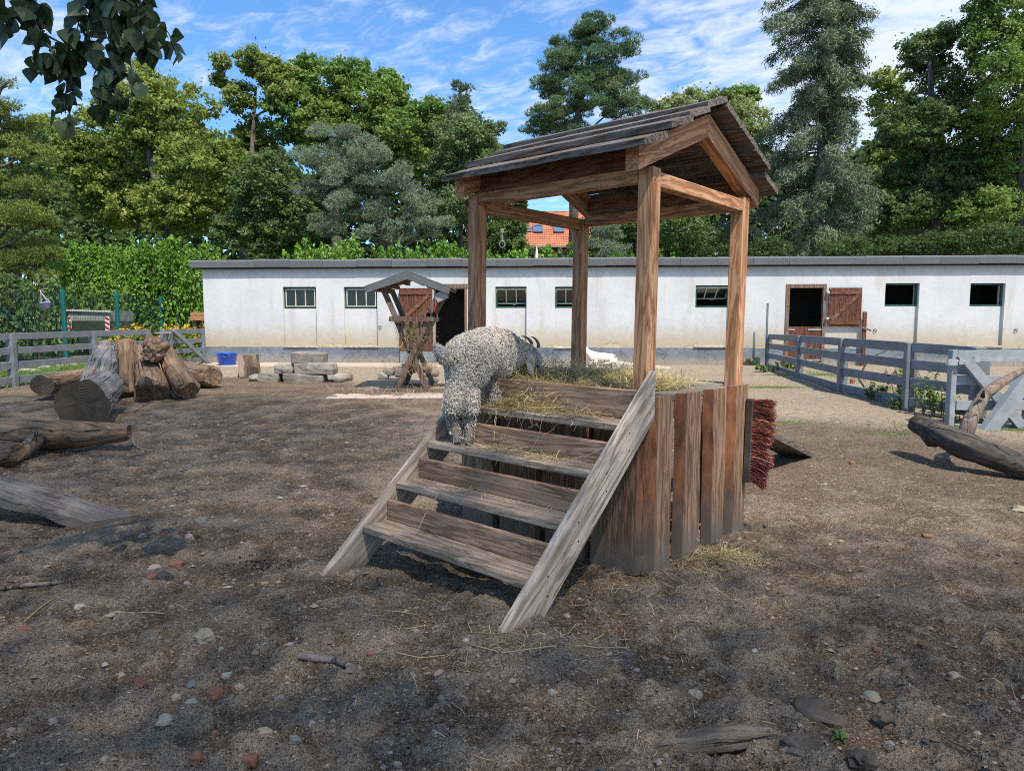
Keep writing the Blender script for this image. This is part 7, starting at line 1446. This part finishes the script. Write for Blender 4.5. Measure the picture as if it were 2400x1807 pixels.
# ================================================================= STONES, CLODS, STICKS, LITTER
M_s = {'grey': stone_mat('pebble_grey', (.15, .145, .13), (.26, .25, .23)), 'pale': stone_mat('pebble_pale', (.22, .205, .18), (.36, .34, .30)), 'brick': stone_mat('brick_chip', (.15, .075, .05), (.25, .125, .085)), 'ochre': stone_mat('pebble_ochre', (.25, .21, .14), (.38, .33, .23)), 'pink': stone_mat('pebble_pink', (.26, .19, .16), (.38, .30, .26)), 'dark': stone_mat('pebble_dark', (.045, .042, .045), (.085, .08, .082)), 'soil': stone_mat('clod_soil', (.065, .052, .042), (.15, .125, .10)), 'orange': stone_mat('brick_orange', (.20, .095, .06), (.29, .15, .095))}
ST = [(471, 1220, 17, 11, 'grey', 'angular grey stone right of the plank end'), (443, 1255, 11, 12, 'pink', 'pinkish pointed stone below the angular grey stone'), (335, 1251, 10, 9, 'pale', 'small round pale stone just below the plank tip'), (388, 1350, 19, 14, 'dark', 'dark cylindrical lump in the middle of the brick rubble'), (357, 1352, 12, 10, 'brick', 'red-brown brick chip touching the dark lump on its left'), (414, 1324, 17, 11, 'orange', 'orange-red brick piece above the dark lump'), (340, 1366, 12, 7, 'grey', 'flat grey stone at the lower left of the brick rubble'), (363, 1329, 15, 6, 'pink', 'flat pinkish stone at the top of the brick rubble'), (437, 1364, 8, 7, 'pink', 'small pale pink stone right of the dark lump'), (620, 1360, 9, 6, 'ochre', 'cream pebble below the black droppings'), (715, 1420, 7, 6, 'ochre', 'small yellowish pebble left of the stringer foot shadow'), (189, 1418, 14, 8, 'pale', 'low white stone at mid left of the foreground'), (221, 1444, 21, 15, 'soil', 'dark square clod with a straw leaning on it'), (61, 1481, 17, 8, 'orange', 'flat orange brick flake at the left edge'), (480, 1501, 24, 22, 'ochre', 'largest ochre stone in the left foreground'), (518, 1516, 7, 8, 'pale', 'small pale stone beside the largest ochre stone'), (679, 1525, 9, 8, 'pale', 'whitish pebble left of the curved root'), (530, 1577, 13, 7, 'pale', 'flat pale stone above the group of brick chips'), (503, 1620, 21, 9, 'brick', 'long brick slab among the foreground chips'), (448, 1620, 13, 9, 'grey', 'grey stone left of the long brick slab'), (329, 1631, 17, 10, 'brick', 'dull red brick chip left of the foreground chips'), (553, 1603, 16, 9, 'brick', 'brown-red brick chip right of the long brick slab'), (413, 1640, 11, 10, 'ochre', 'small orange-ochre stone in front of the grey stone'), (447, 1668, 16, 11, 'pale', 'oval pale stone in the lower left foreground'), (386, 1702, 20, 16, 'pale', 'thick pale stone lowest of the big left ones'), (125, 1690, 11, 8, 'pale', 'white pebble near the lower left corner'), (28, 1716, 13, 12, 'pink', 'round pink-grey stone at the left edge near the bottom'), (503, 1712, 9, 8, 'orange', 'bright red brick chip right of the thick pale stone'), (456, 1776, 18, 14, 'orange', 'orange brick piece at the bottom left'), (584, 1782, 22, 14, 'brick', 'dark red brick piece at the bottom edge'), (692, 1757, 15, 13, 'grey', 'grey triangular stone near the bottom edge'), (620, 1728, 26, 8, 'ochre', 'long flat buff stone above the triangular stone'), (563, 1629, 12, 9, 'pink', 'round pinkish stone right of the brick chips'), (656, 1629, 13, 8, 'grey', 'low bluish grey stone below the curved root'), (781, 1692, 8, 8, 'ochre', 'egg-shaped cream pebble below the curved root'), (732, 1703, 9, 9, 'pink', 'small buff stone left of the egg-shaped pebble'), (246, 1797, 16, 14, 'ochre', 'buff stone cut by the bottom edge'), (1030, 1574, 13, 11, 'pink', 'lone pink stone below the stairs'), (1295, 1624, 13, 9, 'pale', 'flat whitish stone below the right stringer foot'), (1309, 1751, 7, 9, 'grey', 'small blue-grey chip at the bottom centre'), (932, 1779, 11, 9, 'pink', 'tan chip at the bottom left of centre'), (898, 1787, 9, 8, 'grey', 'dark grey chip beside the tan chip'), (986, 1364, 10, 6, 'brick', 'red brick chip under the lowest step'), (870, 1542, 9, 7, 'brick', 'small red chip left of the straws before the stairs'), (1053, 1410, 7, 6, 'pale', 'small pale pebble in front of the lowest step'), (1216, 1539, 9, 7, 'grey', 'grey pebble just below the stringer foot'), (1328, 1434, 9, 8, 'pink', 'pinkish stone between stringer and front board'), (2175, 1257, 13, 7, 'orange', 'orange brick flake on the right slope'), (1768, 1537, 9, 11, 'pale', 'upright pale pebble among the clods at the lower right'), (1630, 1622, 17, 12, 'ochre', 'ochre crumbly stone above the rotten wood'), (2083, 1737, 15, 12, 'grey', 'smooth grey stone at the lower right'), (1916, 1650, 62, 36, 'soil', 'large flat clod with a deep shadow at its left edge'), (2071, 1682, 28, 22, 'soil', 'round clod right of the large flat clod'), (1893, 1752, 52, 27, 'soil', 'wide lumpy clod at the end of the rotten wood'), (2016, 1785, 44, 27, 'soil', 'crumbly clod cut by the bottom edge at the right'), (2042, 1622, 22, 12, 'ochre', 'yellowish clod behind the large flat clod'), (2237, 1571, 17, 9, 'ochre', 'small brown-yellow clod far right'), (2371, 1633, 9, 6, 'pale', 'white chip near the right edge'), (2163, 1514, 10, 5, 'brick', 'red flake right of centre on open soil'), (2058, 1519, 11, 5, 'brick', 'dull red flake left of the other red flake'), (2390, 1190, 17, 11, 'ochre', 'brown wooden-looking block at the right edge'), (2200, 1069, 10, 5, 'ochre', 'buff stone in the sun under the fallen trunk'), (2223, 1076, 9, 5, 'pale', 'pale stone half under the fallen trunk'), (1997, 1084, 7, 6, 'orange', 'orange stone in front of the ramp end'), (1957, 1029, 4, 3, 'pale', 'white pebble behind the ramp tip'), (1998, 893, 5, 10, 'orange', 'upright orange fragment inside the right pen')]
for i, (px, py, rx, ry, k, lab) in enumerate(ST):
    q = G(px, py + ry * .6); e = pxs(q.y); z = gz(q.x, q.y); fl = k == 'soil'
    rock('clod' if fl else 'stone', (q.x, q.y, z + ry * e * (.25 if fl else .12)), rx * e * .98, rx * e * (.85 if not fl else .8), ry * e * (1.0 if not fl else .9), M_s[k], lab, 'clod' if fl else 'stone', 100 + i, .55 if k in ('brick', 'orange') else (.12 if not fl else .0), None, random.Random(i).uniform(-.8, .8), jag=.55 if not fl else .6)
def gravel():
    r2 = np.random.default_rng(12); n = 52000; y = 1.55 + 7.0 * r2.uniform(0, 1, n) ** 1.8; x = r2.uniform(-.78, .8, n) * (y + .3); s = .0020 + .0040 * r2.uniform(0, 1, n) ** 2.2 + .0040 * (r2.uniform(0, 1, n) > .975); big = r2.uniform(0, 1, n) < .035; s = np.where(big, r2.uniform(.006, .015, n), s); s *= .8 + .16 * y
    dens = fbm(x * 1.1, y * 1.1, 91, 3); k = r2.uniform(0, 1, n) < smst(.3, .65, dens) * .9 + .1 + .3 * (x < -1); x, y, s = x[k], y[k], s[k]; n = len(x); z = gbase(x, y) + gfine(x, y) + s * .05
    oc = np.array([(1, 0, 0), (0, 1, 0), (-1, 0, 0), (0, -1, 0), (0, 0, 1), (0, 0, -1), (.6, .6, .5), (-.6, .6, .4)], float)[:6]; f = np.array([(0, 1, 4), (1, 2, 4), (2, 3, 4), (3, 0, 4)])
    an = r2.uniform(0, 6.28, n); ca, sa = np.cos(an), np.sin(an); V = oc[None] * (1 + .5 * (r2.uniform(0, 1, (n, 6, 1)) - .5)) * (s[:, None] * np.stack([r2.uniform(.8, 1.5, n), r2.uniform(.7, 1.2, n), r2.uniform(.45, .8, n)], -1))[:, None, :]
    V = np.stack([V[..., 0] * ca[:, None] - V[..., 1] * sa[:, None], V[..., 0] * sa[:, None] + V[..., 1] * ca[:, None], V[..., 2]], -1) + np.stack([x, y, z], -1)[:, None, :]
    t = NT('gravel', .92, .1); rn = t.node('ShaderNodeNewGeometry').outputs['Random Per Island']; c = t.ramp(rn, [(0, (.13, .10, .075)), (.35, (.21, .168, .128)), (.58, (.075, .060, .047)), (.78, (.30, .25, .20)), (.90, (.26, .15, .10)), (.925, (.36, .28, .19)), (.96, (.40, .37, .33))], 'CONSTANT'); mt = t.done(t.mix(.2, c, (.17, .14, .11)))
    o = np_mesh('gravel', V.reshape(-1, 3), (np.arange(n)[:, None, None] * 6 + f[None]).reshape(-1, 3), mt); tag(o, 'loose grit, pebbles and crumbs scattered over the yard soil', None, None, 'stuff')
gravel()
def litter():
    r2 = np.random.default_rng(33); B = []
    def add(n, fx, fy): B.append(np.stack([fx(n), fy(n)], -1))
    add(1500, lambda n: r2.uniform(-.75, .8, n) * 5.0 * 1, lambda n: 1.6 + 6 * r2.uniform(0, 1, n) ** 1.6)
    a = G(1640, 1310); add(750, lambda n: r2.normal(a.x, .24, n), lambda n: r2.normal(a.y, .17, n))
    b = G(1500, 1400); add(300, lambda n: r2.normal(b.x, .35, n), lambda n: r2.normal(b.y, .18, n)); c = G(1250, 1520); add(130, lambda n: r2.normal(c.x, .25, n), lambda n: r2.normal(c.y, .10, n))
    d = G(1900, 1180); add(240, lambda n: r2.normal(d.x, .6, n), lambda n: r2.normal(d.y, .5, n)); e_ = G(660, 905); add(200, lambda n: r2.normal(e_.x, .3, n), lambda n: r2.normal(e_.y, .12, n)); f = G(880, 945); add(400, lambda n: r2.normal(f.x, .7, n), lambda n: r2.normal(f.y, .45, n))
    B = np.concatenate(B); n = len(B); z = gbase(B[:, 0], B[:, 1]) + gfine(B[:, 0], B[:, 1]) + .004; L_ = r2.uniform(.02, .11, n); L_[:1500] *= r2.uniform(.3, 1.0, 1500)
    o = strands('straw_litter', np.column_stack([B, z]), rdir(n, .07), L_, .0011 + .0016 * r2.uniform(0, 1, n), M_straw, curl=.16, seg=3, surf=lambda x, y: gbase(x, y) + gfine(x, y) + .003); tag(o, 'loose straws and dry stems scattered on the soil round the shelter', None, None, 'stuff')
    # the pile at the foot of the side boards
    n = 520; x = r2.normal(a.x + .12, .13, n); y = r2.normal(a.y - .0, .06, n); h = .05 * np.exp(-((x - a.x - .12) / .13) ** 2 - ((y - a.y) / .07) ** 2); z = gbase(x, y) + gfine(x, y) + h * r2.uniform(0, 1, n) + .005
    o = strands('hay_pile', np.stack([x, y, z], -1), rdir(n, .15), r2.uniform(.05, .17, n), r2.uniform(.0014, .003, n), M_straw, curl=.3); tag(o, 'small pile of pale hay on the ground beside the side boards', None, None, 'stuff')
    # droppings
    p = G(612, 1318); n = 75; me = MB(); 
    for k in range(n):
        x = p.x + r2.normal(0, .065) + (r2.random() < .2) * r2.normal(0, .1); y = p.y + r2.normal(0, .04); s = .0065 * r2.uniform(.7, 1.2); z = gz(x, y) + s * .6; c = Vector((x, y, z)); vs = [c + Vector((s * a_, s * b_, s * c_)) for a_, b_, c_ in ((1, 0, 0), (0, 1, 0), (-1, 0, 0), (0, -1, 0), (0, 0, 1), (0, 0, -1), (.65, .65, .3), (-.65, .65, .3), (-.65, -.65, .3), (.65, -.65, .3))]
        me.add(vs, [(0, 6, 4), (6, 1, 4), (1, 7, 4), (7, 2, 4), (2, 8, 4), (8, 3, 4), (3, 9, 4), (9, 0, 4), (0, 5, 1, 6), (1, 5, 2, 7), (2, 5, 3, 8), (3, 5, 0, 9)])
    o = me.build('droppings', plain('droppings_black', (.018, .018, .024), .45, .4), None, True); tag(o, 'cluster of black goat droppings left of the stairs', None, None, 'stuff')
litter()
def stick(pts, r0, lab, mat=M_logD, name='stick', cat='stick', lift=.008, wob=.15, seed=0):
    ps = []
    for q in pts:
        g = G(q[0], q[1]); ps.append(Vector((g.x, g.y, gz(g.x, g.y) + lift + (q[2] if len(q) > 2 else 0))))
    rad = [r0 * (1 - .55 * abs(i / (len(ps) - 1) - .3)) for i in range(len(ps))]; m_ = MB(); c = ps[0].copy(); m_.tube([p - c for p in ps], rad, 8, wob=wob, seed=seed); o = m_.build(name, mat, None, True); o.location = c; tag(o, lab, cat); return o
stick([(0, 1378), (60, 1374), (110, 1370), (150, 1368)], .012, 'beige half-buried stick at the left edge of the foreground')
stick([(700, 1552), (750, 1548), (790, 1560), (822, 1577), (848, 1580)], .014, 'curved root lying in front of the stairs at lower left')
stick([(306, 1013, .10), (311, 1032, .04), (313, 1049, .0), (325, 1055, 0), (344, 1060, .0)], .013, 'small crooked twig standing right of the driftwood trunk')
stick([(310, 969), (335, 955), (366, 938)], .010, 'thin straight brown twig on the soil behind the crooked twig')
stick([(55, 1455), (100, 1425), (158, 1393)], .0025, 'long pale straw in the left foreground', M_straw, 'straw', 'straw')
stick([(245, 1455), (275, 1450), (310, 1436), (345, 1432), (385, 1442)], .004, 'bent pale stem leaning on the dark square clod', M_straw, 'straw', 'straw')
stick([(806, 966), (845, 961), (880, 957)], .012, 'pale splinter of wood near the rack pad')
stick([(1090, 1520), (1180, 1550), (1290, 1535), (1370, 1525), (1400, 1530), (1468, 1525), (1464, 1490), (1462, 1470)], .0022, 'long pale wavy grass stem on the soil right of the stringer foot', M_straw, 'straw', 'straw')
stick([(900, 1437), (935, 1436), (975, 1438)], .0022, 'short straight straw before the stairs at left', M_straw, 'straw', 'straw')
stick([(898, 1492), (950, 1478), (1010, 1468)], .0022, 'long slanted straw before the stairs', M_straw, 'straw', 'straw')
stick([(930, 1536), (985, 1538), (1042, 1540)], .0022, 'long flat straw in the middle foreground', M_straw, 'straw', 'straw')
stick([(1585, 1322), (1592, 1333), (1601, 1330), (1602, 1322), (1612, 1325)], .002, 'kinked white grass blade right of the shelter corner', M_straw, 'straw', 'straw')
q = [P(2077, 823, 11.2), P(2052, 833, 11.25), P(2032, 850, 11.3), P(2018, 874, 11.3), P(2013, 888, 11.3), P(2026, 908, 11.2)]; m_ = MB(); m_.tube([p - q[-1] for p in q], [.006, .010, .013, .015, .015, .014], 7, wob=.1); o = m_.build('stick', M_logC, None, True); o.location = q[-1]; tag(o, 'curved dark branch standing in the pen behind the right fence', 'branch')
# crumbling rotten wood half buried at the bottom right
log('rotten_wood', [Vector((*G(1475, 1768)[:2], .015)), Vector((*G(1580, 1752)[:2], .028)), Vector((*G(1700, 1742)[:2], .032)), Vector((*G(1822, 1735)[:2], .020))], [.022, .035, .040, .030], bark_wood('rotten_wood_fibres', [(.08, .062, .048), (.17, .14, .11), (.27, .23, .185)], (16, 16, 2), gray=.1), 'long crumbling piece of rotten wood at the bottom edge right of centre', cat='wood', seed=95, rough=.45, ends=(None, None), n=20)
# thick plank lying at the left, one end propped
def ground_plank():
    a0, a1 = P(-90, 1085, 4.75), G(325, 1217); b0, b1 = P(-90, 1140, 4.3), G(205, 1236); a1.z = gz(a1.x, a1.y) + .035; b1.z = gz(b1.x, b1.y) + .045; a0.z = max(a0.z, .0); th = Vector((0, 0, -.055)); O = (a1 + b1) / 2
    X = ((a0 - a1) + (b0 - b1)).normalized(); n = 10; rows = []
    for k in range(n):
        t_ = k / (n - 1); p, q = a1.lerp(a0, t_), b1.lerp(b0, t_); e = .012 * math.sin(k * 2.1); s = Vector((0, 0, -.055 - .012 * math.sin(k * 1.3))); rows.append([p, q + Vector((0, e, 0)), q + s + Vector((0, e * .5, 0)), p + s])
    Mr = X.to_track_quat('X', 'Z'); Mi = Mr.to_matrix().inverted(); mb = MB(); mb.v = [tuple(Mi @ (v - O)) for r_ in rows for v in r_]; mb.f = [(0, 1, 2, 3), tuple((n - 1) * 4 + q for q in (3, 2, 1, 0))] + [(k * 4 + q, (k + 1) * 4 + q, (k + 1) * 4 + (q + 1) % 4, k * 4 + (q + 1) % 4) for k in range(n - 1) for q in range(4)]; mb.m = [0] * len(mb.f)
    o = mb.build('plank', wood('old_ground_plank', [(.055, .044, .037), (.12, .10, .084), (.19, .165, .145)], 'x', 1.0, gray=.4, dirt=.1, dist=.004), None); o.location = O; o.rotation_euler = Mr.to_euler(); tag(o, 'thick old plank lying on the soil at the left edge', 'plank')
ground_plank()
# pale rubble edging beyond the left fence
for i, (px, py, r_) in enumerate(((10, 868, 16), (70, 873, 24), (105, 866, 14), (140, 862, 10), (172, 858, 8), (30, 880, 12), (-20, 874, 18))):
    q = G(px, py); e = pxs(q.y); rock('edging_stone', (q.x, q.y, q.z + .02), r_ * e, r_ * e * .7, 7 * e, M_s['pale'], ('flat pale edging stone beyond left fence, %s' % ('directly left of the near post', 'widest one right of the near post', 'second right of the near post', 'third right of the near post', 'smallest one nearest the trunks', 'low one at the near post', 'one cut by the left picture edge')[i]), 'stone', 300 + i, .3)
